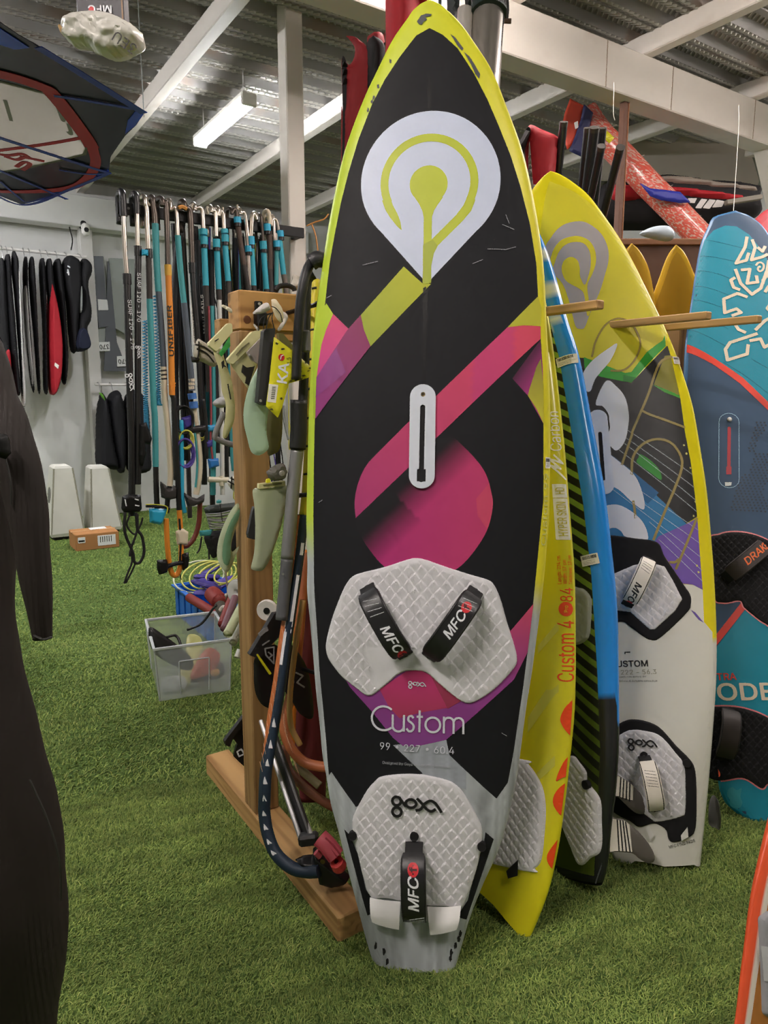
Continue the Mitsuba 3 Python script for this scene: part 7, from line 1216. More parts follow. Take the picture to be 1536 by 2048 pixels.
for i in range(6):
    c_ = G(ca + .12 + .02 * i, cb - .10 - .05 * i, hC + .06 + .012 * i); t_ = np.linspace(0, 2 * np.pi, 48, endpoint=False); r1, tl = .15 - .012 * i, .35 + .1 * i
    one('kite_hose', sweep(np.array([c_ + D1 * r1 * math.cos(t) + D2 * r1 * math.sin(t) * .8 + UP * (r1 * .45 * math.sin(t + tl) ) for t in t_]), circle(.0055, 6), closed=True), M('hose_yellow', '#c4c25a', .5) if i else M('hose_pale', '#c8ccae', .5), ['pale hose loop rising above the blue bin', 'yellow hose loop, largest in the blue bin', 'yellow hose loop, second in the blue bin', 'yellow hose loop, middle of the blue bin', 'yellow hose loop, small one in the blue bin', 'yellow hose loop, smallest in the blue bin'][i], 'hose', smooth=True)
RR_ = M('roll_red', '#7c2a26', .6)
for lab, q in (('dark red padded roll lying along the front rim of the blue bin', np.array([(-1.065,3.75,0.236), (-0.84,3.5,0.211)])), ('dark red roll end standing in the blue bin', np.array([(-0.924,3.7,0.27), (-0.861,3.6,0.258)])), ('red roll leaning against the rack post', np.array([(-0.694,3.2,0.42), (-0.708,3,0.33)]))): one('padded_roll', tube(q, .024 if 'end' not in lab else .045, 14, smooth=False), RR_, lab, 'roll', smooth=True)
one('grip_tube', tube(np.array([(-0.826,3.45,0.279), (-0.749,3.3,0.255)]), .03, 14, smooth=False), M('grip_olive', '#3c352a', .6), 'dark olive padded roll in the blue bin', 'roll', smooth=True)
one('shackle', tube(np.array([(-0.782,3.4,0.351), (-0.728,3.35,0.34), (-0.738,3.3,0.3), (-0.783,3.35,0.304), (-0.803,3.35,0.284)]), .011, 8), M('shackle_white', '#b5aca0', .4), 'white hook shaped shackle on the pile of the blue bin', 'shackle', smooth=True)
one('reel', lathe([(.012, -.02), (.05, -.02), (.055, -.012), (.03, 0), (.055, .012), (.05, .02), (.012, .02), (.012, -.02)], np.array([(-0.633,3,0.484)])[0], (-.5, -1, .1), 28), M('reel_white', '#c9c8c8', .35), 'white round reel leaning at the left of the rack post', 'reel', smooth=True)
for lab, q, hx, r in (('pale green tube leaning between the bins and the rack', np.array([(-0.557,2.75,0.517), (-0.586,2.55,0.444)]), '#a9b08a', .018), ('white tube leaning behind the pale green one', np.array([(-0.565,2.8,0.449), (-0.578,2.6,0.393)]), '#bdbcae', .016), ('dull violet tube leaning at the edge of the blue bin', np.array([(-0.64,2.95,0.469), (-0.646,2.75,0.396)]), '#6d4a52', .016), ('small white tube low beside the translucent bin', np.array([(-0.574,2.7,0.326), (-0.582,2.68,0.302)]), '#c4c4be', .012)): one('tube', tube(q, r, 12, smooth=False), M('tube_' + hx[1:], hx, .5), lab, 'tube', smooth=True)
one('strap', tube(np.array([(-0.741,3.2,0.594), (-0.705,3.1,0.46), (-0.714,3.1,0.414)]), .004, 6), M('strap_metal', '#6a5a4a', .5), 'thin brown strap hanging under the mint fin', 'strap', smooth=True)

# ------------------------------------------------------------------ the wetsuit wall
k = thing('clothes_rail', 'white clothes rail carrying the black wetsuits along the left wall', 'rail')
cr_ = [(0.736,2.704), (1.541,2.72)]; zr = sum(z for a, z in cr_) / 2 + .005
part(k, 'tube', tube([G(-.2, 8.0, zr), G(1.62, 8.0, zr)], .014, 10, smooth=False), 'm_lamp_white', smooth=40)
for a in (.2, 1.5): part(k, 'bracket', bar(G(a, 8.0, zr), G(a, WALL, zr), .02, .02), 'm_lamp_white')
NEO = M('neoprene_black', '#17171a', .75, .3); NEOW = M('neoprene_white', '#c9c8c6', .75, .3); NEOR = M('neoprene_red', '#a5202c', .7, .3); NEON = M('neoprene_navy', '#161c30', .75, .3)
def suit(label, pts, s2, m, extra=(), depth=.30):
    k = thing('wetsuit', label, 'wetsuit', 'wetsuits on the wall rail')
    g = spline(pts, len(pts) * 8).buffer(0); part(k, 'body', puffed(g, depth, *SF(s2), .013, .05), m, smooth=50)
    for nm, q, mm in extra: part(k, nm, puffed(spline(q, len(q) * 8).buffer(0), depth + .10, *SF(s2), .008, .02), mm, smooth=50)
    top = max(pts, key=lambda t: t[1]); part(k, 'hanger', tube([G(top[0], s2, top[1] - .02), G(top[0], s2 + .03, zr - .03), G(top[0] + .005, 8.0, zr + .022), G(top[0], 8.025, zr + .01)], .004, 6), 'm_steel')
    return k
suit('black wetsuit with a red lower leg, leftmost on the wall rail', [(0.81,2.572), (0.846,2.603), (0.861,2.467), (0.852,2.132), (0.841,1.755), (0.824,1.265), (0.788,1.294), (0.786,1.715), (0.76,1.94), (0.764,2.312)], 7.9, NEO, [('red_leg', [(0.79,1.725), (0.831,1.736), (0.827,1.468), (0.823,1.255), (0.796,1.284), (0.783,1.506)], NEOR)])
suit('plain black wetsuit, second from the left on the wall rail', [(0.884,2.648), (0.909,2.6), (0.904,2.359), (0.906,2.042), (0.903,1.661), (0.901,1.348), (0.845,1.352), (0.835,1.564), (0.829,1.944), (0.835,2.354), (0.854,2.594)], 7.88, NEO)
suit('black wetsuit with long white side stripe, longest on the wall rail', [(0.937,2.68), (0.971,2.606), (0.972,2.458), (0.971,2.14), (0.955,1.759), (0.944,1.372), (0.914,1.172), (0.907,1.352), (0.908,1.719), (0.91,2.211), (0.907,2.508), (0.917,2.637)], 7.86, NEO, [('white_stripe', [(0.952,2.543), (0.963,2.47), (0.956,2.135), (0.941,1.756), (0.934,1.372), (0.909,1.187), (0.912,1.468), (0.921,1.832), (0.933,2.245)], NEOW)])
suit('black wetsuit with two white stripes, fourth on the wall rail', [(1.033,2.64), (1.057,2.596), (1.042,2.333), (1.035,1.953), (1.029,1.392), (1.001,1.421), (0.99,1.76), (0.994,2.217), (1.008,2.517)], 7.9, NEO, [('white_stripe', [(0.997,2.307), (1.02,2.328), (1.016,1.912), (1.017,1.45), (1.001,1.45), (0.99,1.873)], NEOW)])
suit('black wetsuit with zip mark, fifth on the wall rail', [(1.082,2.641), (1.111,2.601), (1.109,2.338), (1.096,1.86), (1.079,1.376), (1.054,1.402), (1.055,1.839), (1.051,2.22), (1.055,2.521)], 7.88, NEO)
suit('narrow black wetsuit left of the red one', [(1.183,2.645), (1.207,2.601), (1.203,2.345), (1.176,1.844), (1.153,1.392), (1.124,1.337), (1.112,1.451), (1.143,1.959), (1.148,2.379), (1.157,2.587)], 7.9, NEO)
kr = suit('black wetsuit with a red body, between black ones on the wall rail', [(1.238,2.641), (1.266,2.597), (1.276,2.351), (1.302,2.063), (1.306,1.77), (1.27,1.473), (1.204,1.329), (1.172,1.392), (1.185,1.766), (1.207,2.154), (1.202,2.44), (1.213,2.592)], 7.86, NEO, [('red_body', [(1.229,2.396), (1.25,2.341), (1.279,2.152), (1.294,1.922), (1.288,1.727), (1.257,1.491), (1.194,1.329), (1.166,1.402), (1.18,1.763), (1.201,2.109)], NEOR)])
part(kr, 'price_tag', extrude(Polygon([(1.198,1.638), (1.232,1.611), (1.221,1.576), (1.189,1.608)]), .003, D2 * 7.66, D1, UP, -D2), M('paper', '#e6e3dc', .7))
suit('black wetsuit right of the red one on the wall rail', [(1.324,2.65), (1.356,2.587), (1.364,2.358), (1.364,2.164), (1.36,1.969), (1.355,1.673), (1.315,1.437), (1.281,1.493), (1.291,1.77), (1.294,2.082), (1.276,2.351), (1.277,2.579)], 7.88, NEO)
kw = suit('broad shouldered black wetsuit near the white wall post', [(1.408,2.677), (1.478,2.665), (1.524,2.602), (1.519,2.369), (1.471,2.073), (1.432,1.774), (1.384,1.763), (1.37,1.969), (1.37,2.242), (1.352,2.453), (1.357,2.606)], 7.84, NEO)
for q in ([(1.373,2.556), (1.397,2.545)], [(1.374,2.525), (1.38,2.47)], [(1.363,2.496), (1.386,2.489)]): part(kw, 'print_mark', extrude(stroke(q, .012), .002, D2 * 7.665, D1, UP, -D2), 'm_print_white')
suit('navy black wetsuit at the white wall post, last on the wall rail', [(1.538,2.658), (1.611,2.62), (1.621,2.534), (1.578,2.413), (1.592,2.178), (1.579,2.059), (1.541,1.978), (1.565,1.839), (1.538,1.782), (1.45,1.765), (1.423,1.834), (1.452,2.072), (1.494,2.29), (1.49,2.503)], 7.82, NEO, [('navy_shorts', [(1.446,1.966), (1.512,1.969), (1.549,1.833), (1.518,1.772), (1.441,1.758), (1.404,1.817)], NEON), ('grey_panel', [(1.484,2.355), (1.504,2.376), (1.49,2.163), (1.466,2.132)], M('neoprene_grey', '#8f9290', .75))])
# jackets on the lower rail
k = thing('clothes_rail', 'lower clothes rail with black jackets right of the wall post', 'rail'); lr = [(1.623,1.432), (2.128,1.408)]; zl_ = lr[0][1]
part(k, 'tube', tube([G(lr[0][0], 8.0, zl_), G(lr[1][0] + .35, 8.0, zl_)], .013, 10, smooth=False), 'm_lamp_white', smooth=40)
for a in (lr[0][0] + .1, lr[1][0] + .2): part(k, 'bracket', bar(G(a, 8.0, zl_), G(a, WALL, zl_), .02, .02), 'm_lamp_white')
JK = M('jacket_black', '#141418', .7, .3)
for lab, q, ex in (('black jacket with green collar on the lower rail', [(1.647,1.343), (1.688,1.292), (1.714,1.125), (1.736,0.83), (1.765,0.562), (1.659,0.561), (1.556,0.595), (1.574,0.961), (1.598,1.189)], [(1.596,1.349), (1.633,1.329), (1.649,1.272), (1.618,1.303)]), ('plain black jacket in the middle of the lower rail', [(1.768,1.364), (1.828,1.354), (1.862,1.165), (1.85,0.74), (1.821,0.52), (1.75,0.548), (1.707,0.852), (1.686,1.167), (1.715,1.312)], None), ('black jacket behind the lettered booms on the lower rail', [(1.932,1.364), (2.035,1.354), (2.111,1.205), (2.107,0.729), (2.085,0.511), (1.883,0.512), (1.844,0.74), (1.865,1.207)], None)):
    k = thing('jacket', lab, 'jacket', 'jackets on the lower rail'); part(k, 'body', puffed(spline(q, 60).buffer(0), .34, *SF(7.85), .022, .06), JK, smooth=50)
    if ex: part(k, 'collar', puffed(spline(ex, 30).buffer(0), .06, *SF(7.70), .01, .02), M('collar_green', '#5f9a2e', .6), smooth=50)
    top = max(q, key=lambda t: t[1]); part(k, 'hanger', tube([G(top[0], 7.85, top[1] - .02), G(top[0], 7.93, zl_ + .01), G(top[0], 8.0, zl_ + .02), G(top[0], 8.02, zl_)], .004, 6), 'm_steel')
# mast sleeves in clear bags on the wall
def wallflat(k, nm, q, s2, m, th=.03): return part(k, nm, extrude(Polygon(q).buffer(-.004).buffer(.004), th, D2 * s2, D1, UP, D2), m)
SL1, SL2, LBL = M('sleeve_grey', '#565a60', .6), M('sleeve_pale', '#8b928c', .5), M('label_white', '#dcdedd', .6)
k = thing('mast_sleeve', 'grey folded mast sleeve in a bag with label, right of the wall post', 'bag')
wallflat(k, 'sleeve', [(1.703,2.755), (1.815,2.766), (1.828,2.051), (1.729,2.025)], 8.15, SL1); wallflat(k, 'window', [(1.734,2.322), (1.831,2.323), (1.836,2.216), (1.735,2.21)], 8.142, LBL, .006); wallflat(k, 'bag', [(1.688,2.757), (1.832,2.771), (1.838,1.791), (1.706,1.787)], 8.185, SL2, .012); wallflat(k, 'label', [(1.71,1.88), (1.833,1.889), (1.831,1.792), (1.708,1.786)], 8.16, LBL, .02)
splain(k, 'numerals', '370', [(1.822,1.859), (1.724,1.851)], .045, 8.158, INK, True)
k = thing('mast_sleeve', 'pale mast sleeve panel with half hidden label behind the first boom', 'bag')
wallflat(k, 'panel', [(1.884,2.76), (2.205,2.778), (2.156,1.898), (1.91,2.036)], 8.19, SL2, .02); wallflat(k, 'dark_wedge', [(1.869,2.753), (1.886,2.633), (1.91,1.888), (2.008,1.582), (1.757,1.577), (1.803,2.009)], 8.17, SL1, .02); wallflat(k, 'label', [(1.896,1.739), (2.015,1.747), (2.008,1.635), (1.894,1.628)], 8.15, LBL, .02); splain(k, 'numerals', '370', [(2.011,1.71), (1.906,1.703)], .045, 8.148, INK, True)
k = thing('mast_sleeve', 'clear bag with a sheet of small printed figures behind the carbon boom', 'bag'); wallflat(k, 'sheet', [(2.556,2.394), (2.762,2.398), (2.745,1.764), (2.552,1.847)], 8.18, LBL, .01)
for i, q in enumerate(([(2.617,2.31), (2.624,2.224)], [(2.583,2.068), (2.673,2.05)], [(2.589,1.958), (2.691,1.929)])): part(k, 'print', extrude(stroke(q, .03), .002, D2 * 8.177, D1, UP, -D2), M('ink_grey', '#8a8a8a', .7))
k = thing('security_camera', 'small white and black security camera on top of the wall post', 'camera')
q = [(1.625,3.05), (1.638,2.987)]; part(k, 'mount', trimesh.creation.icosphere(subdivisions=3, radius=.05).apply_translation(G(q[0][0], 8.10, q[0][1])), sk, smooth=True)
part(k, 'body', puffed(LineString([(q[1][0], q[1][1] - .02), (q[1][0], q[1][1] + .03)]).buffer(.04), .10, *SF(8.05), .012, .03), M('lamp_white', '#e8e6e0', .4), smooth=50); part(k, 'lens', lathe([(0, 0), (.024, 0), (.02, .012), (0, .014)], G(q[1][0], 8.0, q[1][1] - .005), -D2, 16), sk)
one('cable', tube(SW(8.15, [(1.497,3.086), (1.509,2.99), (1.526,2.894), (1.506,2.794)]), .006, 6), ROPE, 'loose black cable hanging on the wall above the wetsuits', 'cable', smooth=True)
# padded blocks and the carton
FAB = M('cover_canvas', mikit.proc(lambda p, n, uv: mikit.mix((.50, .49, .43), (.62, .61, .55), mikit.fbm(p.x * 9, p.y * 9, p.z * 5, 3))), .85, .2)
def block(lab, a0, a1, b0, b1, zt, ta0, ta1, badge):
    k = thing('padded_block', lab, 'padded block'); c = []
    for (x0, x1, y0, y1, z) in ((a0, a1, b0, b1, .03), (a0 - .01, a1 + .01, b0 - .01, b1 + .01, .06), (ta0, ta1, b0 + .06, b1 - .06, zt - .02), (ta0 + .02, ta1 - .02, b0 + .08, b1 - .08, zt)): c += [G(x, y, z) for x in (x0, x1) for y in (y0, y1)]
    part(k, 'cover', trimesh.convex.convex_hull(np.array(c)), FAB); part(k, 'base', gbox(a0 + .02, a1 - .02, b0 + .02, b1 - .02, 0, .032, .004), sk)
    for u in (a0, a1): part(k, 'seam', tube([G(u, b0 - .005, .06), G(ta0 if u == a0 else ta1, b0 + .06, zt - .02)], .008, 6, smooth=False), M('seam_canvas', '#8a8878', .8))
    if badge: part(k, 'badge', lathe([(0, 0), (.075, 0), (.075, .003), (0, .004)], G(a0 + .034, (b0 + b1) / 2, .40), unit(-D1 + UP * .1), 24), M('badge_grey', '#6d6d66', .8))
zt1, zt2 = [(1.104,0.677), (1.404,0.666)][0][1], [(1.443,0.648)][0][1]
block('pale canvas covered tapered block with round badge, left of two', .96, 1.24, 7.02, 7.42, zt1, 1.03, 1.19, True)
block('pale canvas covered tapered block without badge, right of two', 1.33, 1.60, 7.12, 7.50, zt2, 1.37, 1.53, False)
k = thing('cardboard_box', 'flat brown cardboard box with white labels in front of the pale blocks', 'box')
part(k, 'carton', gbox(1.06, 1.42, 6.42, 6.72, 0, .145, .006), M('cardboard', '#a9784c', .8, .2)); part(k, 'tape', gbox(1.05, 1.43, 6.56, 6.60, .1455, .147, .0005), M('tape_tan', '#b98a5a', .4))
part(k, 'label', gbox(1.24, 1.39, 6.417, 6.4195, .03, .12, .0005), LBL); part(k, 'label', gbox(1.08, 1.14, 6.417, 6.4195, .07, .12, .0005), LBL); part(k, 'label', gbox(1.22, 1.36, 6.60, 6.70, .1455, .147, .0005), LBL)
for i in range(6): part(k, 'barcode_line', gbox(1.26 + i * .018, 1.266 + i * .018, 6.4155, 6.417, .06, .11, .0003), INK)
part(k, 'barcode_line', gbox(1.085, 1.135, 6.4155, 6.417, .08, .095, .0003), INK)

scene['m_sail_white'] = {'type': 'principledthin', 'base_color': rgb('#cfcac4'), 'roughness': .5, 'diff_trans': 1.3, 'spec_trans': 0.0}
# ------------------------------------------------------------------ the sail under the roof and the wrapped fin
ZS = 2.86
def sailz(p): return ZS + .10 * np.sin((p[:, 0] + 3.2) * 1.3) * np.sin((p[:, 1] - 2.0) * 1.2)
def sail(k, nm, q, layer, m, step=.05, th=.003, **kw):
    g = Polygon([t[:2] for t in q]).buffer(0) if not hasattr(q, 'buffer') else q
    ms = []
    for g_ in polys(g):
        p, f = fill(g_, step); z = sailz(p) - .0025 * layer; n_ = len(p)
        ms.append(trimesh.Trimesh(np.vstack([np.c_[p, z], np.c_[p, z + th]]), np.vstack([f[:, ::-1], f + n_]), process=False))
    return part(k, nm, cat(ms), m, smooth=True, **kw)
def sstroke(q, w): return LineString(smooth_path(np.array(q) * [1, 1, 0])[:, :2]).buffer(w / 2, cap_style='flat')
k = thing('windsurf_sail', 'dark blue and white windsurf sail hung flat under the roof at the upper left', 'sail')
wq = Polygon([t[:2] for t in [(-2.406,3.848,2.86), (-1.987,3.977,2.86), (-1.793,4.102,2.86), (-1.8,4.307,2.86), (-1.823,4.583,2.86), (-1.842,4.736,2.86), (-1.894,4.826,2.86), (-2.607,5.139,2.86), (-3.416,5.357,2.86)]]).buffer(0)
sail(k, 'cloth', Polygon([t[:2] for t in [(-1.894,3.083,2.86), (-1.699,3.437,2.86), (-1.668,3.548,2.86), (-1.513,3.859,2.86), (-1.339,4.278,2.86), (-1.439,4.441,2.86), (-1.558,4.583,2.86), (-1.753,4.863,2.86), (-1.852,5.089,2.86), (-2.307,5.45,2.86), (-2.88,5.97,2.86), (-2.965,5.646,2.86), (-3.416,5.357,2.86)]]).buffer(0).difference(wq.buffer(-.02)), 0, M('sail_dark', '#141c2b', .35, .5), label='dark blue black sail film')
sail(k, 'white_panel', wq, 1, 'm_sail_white', label='white sail panel')
sail(k, 'blue_corner', [(-1.337,4.278,2.86), (-1.373,4.25,2.86), (-1.468,4.38,2.86), (-1.547,4.551,2.86), (-1.448,4.441,2.86)], 2, M('sail_blue', '#2a55d8', .4)); sail(k, 'blue_corner', [(-1.775,3.42,2.86), (-1.723,3.482,2.86), (-1.668,3.655,2.86), (-1.752,3.676,2.86), (-1.863,3.576,2.86)], 2, 'm_sail_blue')
for q, w_, h in (([(-2.197,3.826,2.86), (-1.949,3.905,2.86), (-1.793,4.026,2.86), (-1.768,4.128,2.86), (-1.792,4.551,2.86), (-1.813,4.719,2.86)], .085, 'sail_red'), ([(-1.806,4.701,2.86), (-1.881,4.939,2.86), (-2.041,5.181,2.86), (-2.276,5.38,2.86), (-2.837,5.571,2.86), (-3.317,5.646,2.86)], .065, 'sail_red'), ([(-2.554,4.808,2.86), (-2.405,4.761,2.86), (-2.056,4.667,2.86), (-1.793,4.583,2.86)], .03, 'sail_red')): sail(k, 'red_band', sstroke(q, w_), 3, M('sail_red', '#b8262a', .5))
for q, w_ in (([(-2.383,4.503,2.86), (-2.314,4.59,2.86), (-2.076,4.844,2.86), (-1.845,5.089,2.86)], .035), ([(-2.627,4.939,2.86), (-2.58,5.089,2.86), (-2.457,5.38,2.86), (-2.369,5.621,2.86)], .03), ([(-1.621,3.635,2.86), (-1.518,3.871,2.86), (-1.34,4.273,2.86)], .05), ([(-1.765,4.11,2.86), (-1.605,4.155,2.86), (-1.385,4.223,2.86)], .025), ([(-2.163,5.037,2.86), (-2.006,5.097,2.86), (-1.845,5.089,2.86)], .02), ([(-2.699,5.312,2.86), (-2.781,5.803,2.86)], .02), ([(-2.951,5.621,2.86), (-2.865,5.941,2.86), (-2.297,5.426,2.86), (-1.841,5.077,2.86)], .03)): sail(k, 'blue_batten', sstroke(q, w_), 4, M('sail_navy', '#2443a8', .45))
for q in ([(-2.47,4.79,2.86), (-2.386,4.819,2.86), (-2.289,4.797,2.86), (-2.268,4.856,2.86)], [(-2.32,4.833,2.86), (-2.259,4.863,2.86), (-2.196,4.9,2.86)], [(-2.428,4.997,2.86), (-2.338,4.919,2.86), (-2.315,4.95,2.86), (-2.413,5.049,2.86)], [(-2.419,4.833,2.86), (-2.369,4.882,2.86), (-2.3,4.844,2.86)]): sail(k, 'red_emblem', sstroke(q, .03), 5, 'm_sail_red', step=.03)
for q in ([(-1.807,4.25,2.86), (-1.845,4.395,2.86), (-1.787,4.278,2.86)], [(-1.83,4.425,2.86), (-1.867,4.551,2.86), (-1.877,4.519,2.86)], [(-2.057,4.168,2.86), (-2.143,4.395,2.86)]): sail(k, 'crease_patch', sstroke(q, .02), 2, M('sail_grey', '#8f8c88', .5), step=.03)
for q in ([(-1.342,4.278,2.86)], [(-2.874,5.958,2.86)], [(-1.89,3.326,2.86)]): part(k, 'hanging_cord', tube([np.array(q[0]), np.array([q[0][0], q[0][1], CEIL + .03])], .003, 5, smooth=False), GR)
k = thing('wrapped_fin', 'boxed fin in bubble wrap hanging from the roof at the top left', 'fin')
YB = 2.3
g = spline([(-0.9421,2.4064), (-0.9149,2.4247), (-0.854,2.4325), (-0.8082,2.4299), (-0.7632,2.4142), (-0.7215,2.388), (-0.7128,2.3669), (-0.7198,2.3458), (-0.7567,2.3273), (-0.7923,2.314), (-0.8268,2.3182), (-0.8606,2.3342), (-0.883,2.3442), (-0.9232,2.3485), (-0.9406,2.3722)], 120).buffer(0)
wm = puffed(g, .13, *YF(YB), .007, .04); vv = np.array(wm.vertices); wm.vertices = vv + (meshkit.fbm(vv * 30, 3, 3)[:, None] - .5) * np.array([.006, .05, .02]) + (meshkit.noise(vv * 150, 5)[:, None] - .5) * np.array([.003, .010, .004])
scene['m_bubble'] = {'type': 'twosided', 'bsdf': {'type': 'principled', 'base_color': rgb('#d2d0c8'), 'roughness': .3, 'specular': .5, 'clearcoat': .3}}
part(k, 'bubble_wrap', wm, 'm_bubble', smooth=40, label='crumpled bubble wrap')
part(k, 'box', place(cbox(.365 / 1.0 * .38, .42, .05, .004), np.array(np.array([(-0.833,2.32,2.578)])[0]), np.array([1, 0, 0]), UP, np.array([0, -1, 0])), M('box_grey', '#3b3a40', .5)); part(k, 'box_edge', place(cbox(.004, .42, .054, .001), np.array(np.array([(-0.768,2.32,2.578)])[0]), np.array([1, 0, 0]), UP, np.array([0, -1, 0])), M('box_tan', '#8f7358', .5))
bx_ = np.array(np.array([(-0.794,2.29,2.452), (-0.854,2.29,2.451)]))
t = meshkit.text_mesh('MFC', .020, .0006, True); V_ = np.array(t.vertices); V_[:, 0] *= .072 / t.bounds[1][0]
t.vertices = np.array(bx_[0]) + np.outer(-V_[:, 0], [1, 0, 0]) + np.outer(-V_[:, 1] , UP) + np.outer(V_[:, 2], [0, -1, 0]); part(k, 'lettering', t, 'm_print_white')
part(k, 'red_mark', place(cbox(.017, .022, .001, .0002), bx_[1] + np.array([-.002, 0, -.012]), np.array([1, 0, 0]), UP, np.array([0, -1, 0])), 'm_print_red')
t = meshkit.text_mesh('3EU', .028, .001, False); V_ = np.array(t.vertices); V_ -= [t.bounds[1][0] / 2, .014, 0]; d_ = unit([-.8, 0, .55]); u_ = unit([-.55, 0, -.8])
t.vertices = np.array(np.array([(-0.741,2.222,2.321)])[0]) + np.outer(V_[:, 0], d_) + np.outer(V_[:, 1], u_) + np.outer(V_[:, 2], [0, -1, 0]); part(k, 'marker_writing', t, INK)
part(k, 'wood_tip', tube(np.array([(-0.958,2.3,2.404), (-0.95,2.3,2.393), (-0.941,2.3,2.38)]), [.004, .009, .009], 8), M('wood_tip', '#a98a5c', .6)); part(k, 'hanging_cord', tube([np.array(np.array([(-0.831,2.32,2.616)])[0]), np.array(np.array([(-0.831,2.32,2.616)])[0]) * [1, 1, 0] + UP * (CEIL + .03)], .003, 5, smooth=False), GR)

# ------------------------------------------------------------------ the wetsuit close to the camera
def knit(p, n, uv): return .0007 * mikit.smoothstep(.2, .8, .5 + .5 * dr.sin(p.x * 900 + p.y * 300 + 4 * mikit.noise(p.x * 8, p.y * 8, p.z * 4)))
scene['m_neoprene_near'] = {'type': 'twosided', 'bsdf': {'type': 'bumpmap', 'arbitrary': mikit.proc(knit), 'scale': 1.0, 'bsdf': {'type': 'principled', 'base_color': rgb('#1f1916'), 'roughness': .72, 'specular': .3, 'sheen': .2}}}
k = thing('wetsuit', 'dark brown neoprene wetsuit hanging close by at the lower left edge', 'wetsuit')
def neo(nm, path, r, seed, up=None, n=70, kk=40):
    m = tube(path, r, kk, n); v = np.array(m.vertices); f = meshkit.fbm(np.c_[v[:, :2] * 9, v[:, 2] * 5], 3, seed)
    m.vertices = v + np.outer((f - .5) * .020, [1, .6, 0]); return part(k, nm, m, 'm_neoprene_near', smooth=True)
neo('body', np.array([(-0.643,1.06,1.436), (-0.628,1.04,1.322), (-0.619,1.02,1.179), (-0.614,1,1.034), (-0.604,0.98,0.927), (-0.591,0.97,0.816), (-0.579,0.96,0.702), (-0.573,0.95,0.586), (-0.585,0.95,0.459), (-0.61,0.95,0.282), (-0.662,0.95,-0.053)]), [.05, .075, .075, .07, .072, .083, .090, .095, .092, .085, .075], 2)
neo('sleeve', np.array([(-0.547,0.96,1.388), (-0.5,0.93,1.323), (-0.471,0.9,1.261), (-0.455,0.885,1.186), (-0.446,0.875,1.117), (-0.439,0.87,1.066), (-0.435,0.868,1.023)]), [.04, .024, .0250, .0230, .0200, .0165, .0125], 5, n=60, kk=28)
part(k, 'cuff_seam', tube(np.array([(-0.44,0.855,1.031), (-0.426,0.85,1.028), (-0.419,0.858,1.028)]), .0016, 6), INK); part(k, 'chest_buckle', puffed(Polygon([(-0.4631,1.2818), (-0.456,1.2806), (-0.4541,1.2607), (-0.4595,1.2546), (-0.4654,1.2564)]).buffer(.002), .02, *YF(.86), .004, .006), sk, smooth=45)
part(k, 'shoulder_seam', tube(np.array([(-0.482,0.885,1.287), (-0.467,0.872,1.26), (-0.458,0.865,1.227), (-0.458,0.862,1.196)]), .0014, 6), INK); part(k, 'hip_seam', tube(np.array([(-0.48,0.89,0.815), (-0.458,0.885,0.759), (-0.444,0.88,0.702), (-0.446,0.88,0.641)]), .0016, 6), INK)

# ------------------------------------------------------------------ bags and masts behind the boards
def down(p, q, z=.06):
    """The point where the line from p through q meets the height z."""
    p, q = np.array(p), np.array(q); t = (z - p[2]) / (q[2] - p[2]); return p + (q - p) * t
def standing(name, lab, cat_, ends, r, m, group=None, flat=1.0, cap=True, z=.02):
    p, q = ends; e = down(p, q, z); k = thing(name, lab, cat_, group)
    part(k, 'tube', tube([p, (np.array(p) + e) / 2, e], r, 20, smooth=False), m, smooth=40)
    if cap: part(k, 'end_ring', tube([np.array(p) + unit(np.array(p) - e) * .004, np.array(p) - unit(np.array(p) - e) * .012], r * 1.03, 20, smooth=False), M('ring_dark', '#39342f', .4), smooth=40)
    return k, np.array(p), e
BR, BRD, BBK = M('bag_red', '#a3222b', .65, .3), M('bag_red_dark', '#7a1b20', .7, .3), M('bag_canvas_black', '#151416', .75, .3)
def bag(lab, pts, y, thick, m, extra=(), step=.02):
    k = thing('sail_bag', lab, 'bag'); g = spline(pts, len(pts) * 6).buffer(0); mm = puffed(g, thick, *YF(y), step, thick * .55); v = np.array(mm.vertices); mm.vertices = v + np.outer((meshkit.fbm(v * [7, 7, 4], 3, 7) - .5) * .03, [0.2, -1, 0.0]); part(k, 'body', mm, m, smooth=50)
    for nm, q, m_, dy in extra: part(k, nm, puffed(spline(q, len(q) * 6).buffer(0), thick * .8, *YF(y - dy), step * .8, thick * .4), m_, smooth=50)
    return k
bag('tall red sail bag rising left of the nose of the black board', [(0.005,2.933), (0.154,2.933), (0.156,2.745), (0.145,2.695), (0.119,2.467), (0.13,0.06), (0.017,0.06), (0.006,2.512), (0.005,2.745)], 2.85, .16, BR)
k = bag('narrow red and black sail bag with cut top left of the tall red bag', [(-0.162,2.605), (-0.134,2.584), (-0.115,2.609), (-0.112,2.646), (-0.133,2.677), (-0.143,2.688), (-0.109,2.683), (-0.075,2.657), (-0.064,2.649), (-0.059,2.688), (-0.001,2.688), (0.004,2.532), (0.01,-0.001), (-0.163,-0.001), (-0.169,2.193), (-0.161,2.429)], 2.98, .12, BRD, [('black_side', [(-0.063,2.639), (-0.001,2.636), (0.004,2.516), (0.006,0.055), (-0.075,0.055), (-0.066,2.414)], BBK, .05), ('black_edge', [(-0.159,2.588), (-0.138,2.561), (-0.141,2.516), (-0.148,2.356), (-0.161,2.176), (-0.164,2.176), (-0.158,2.414)], BBK, .045)])
bag('dark green mast bag at the top right of the black board nose', [(0.192,2.824), (0.308,2.824), (0.311,2.66), (0.289,2.623), (0.261,2.566), (0.332,0.056), (0.278,0.056), (0.221,2.587), (0.194,2.623)], 2.72, .12, M('bag_green', '#1f2d2b', .55, .4))
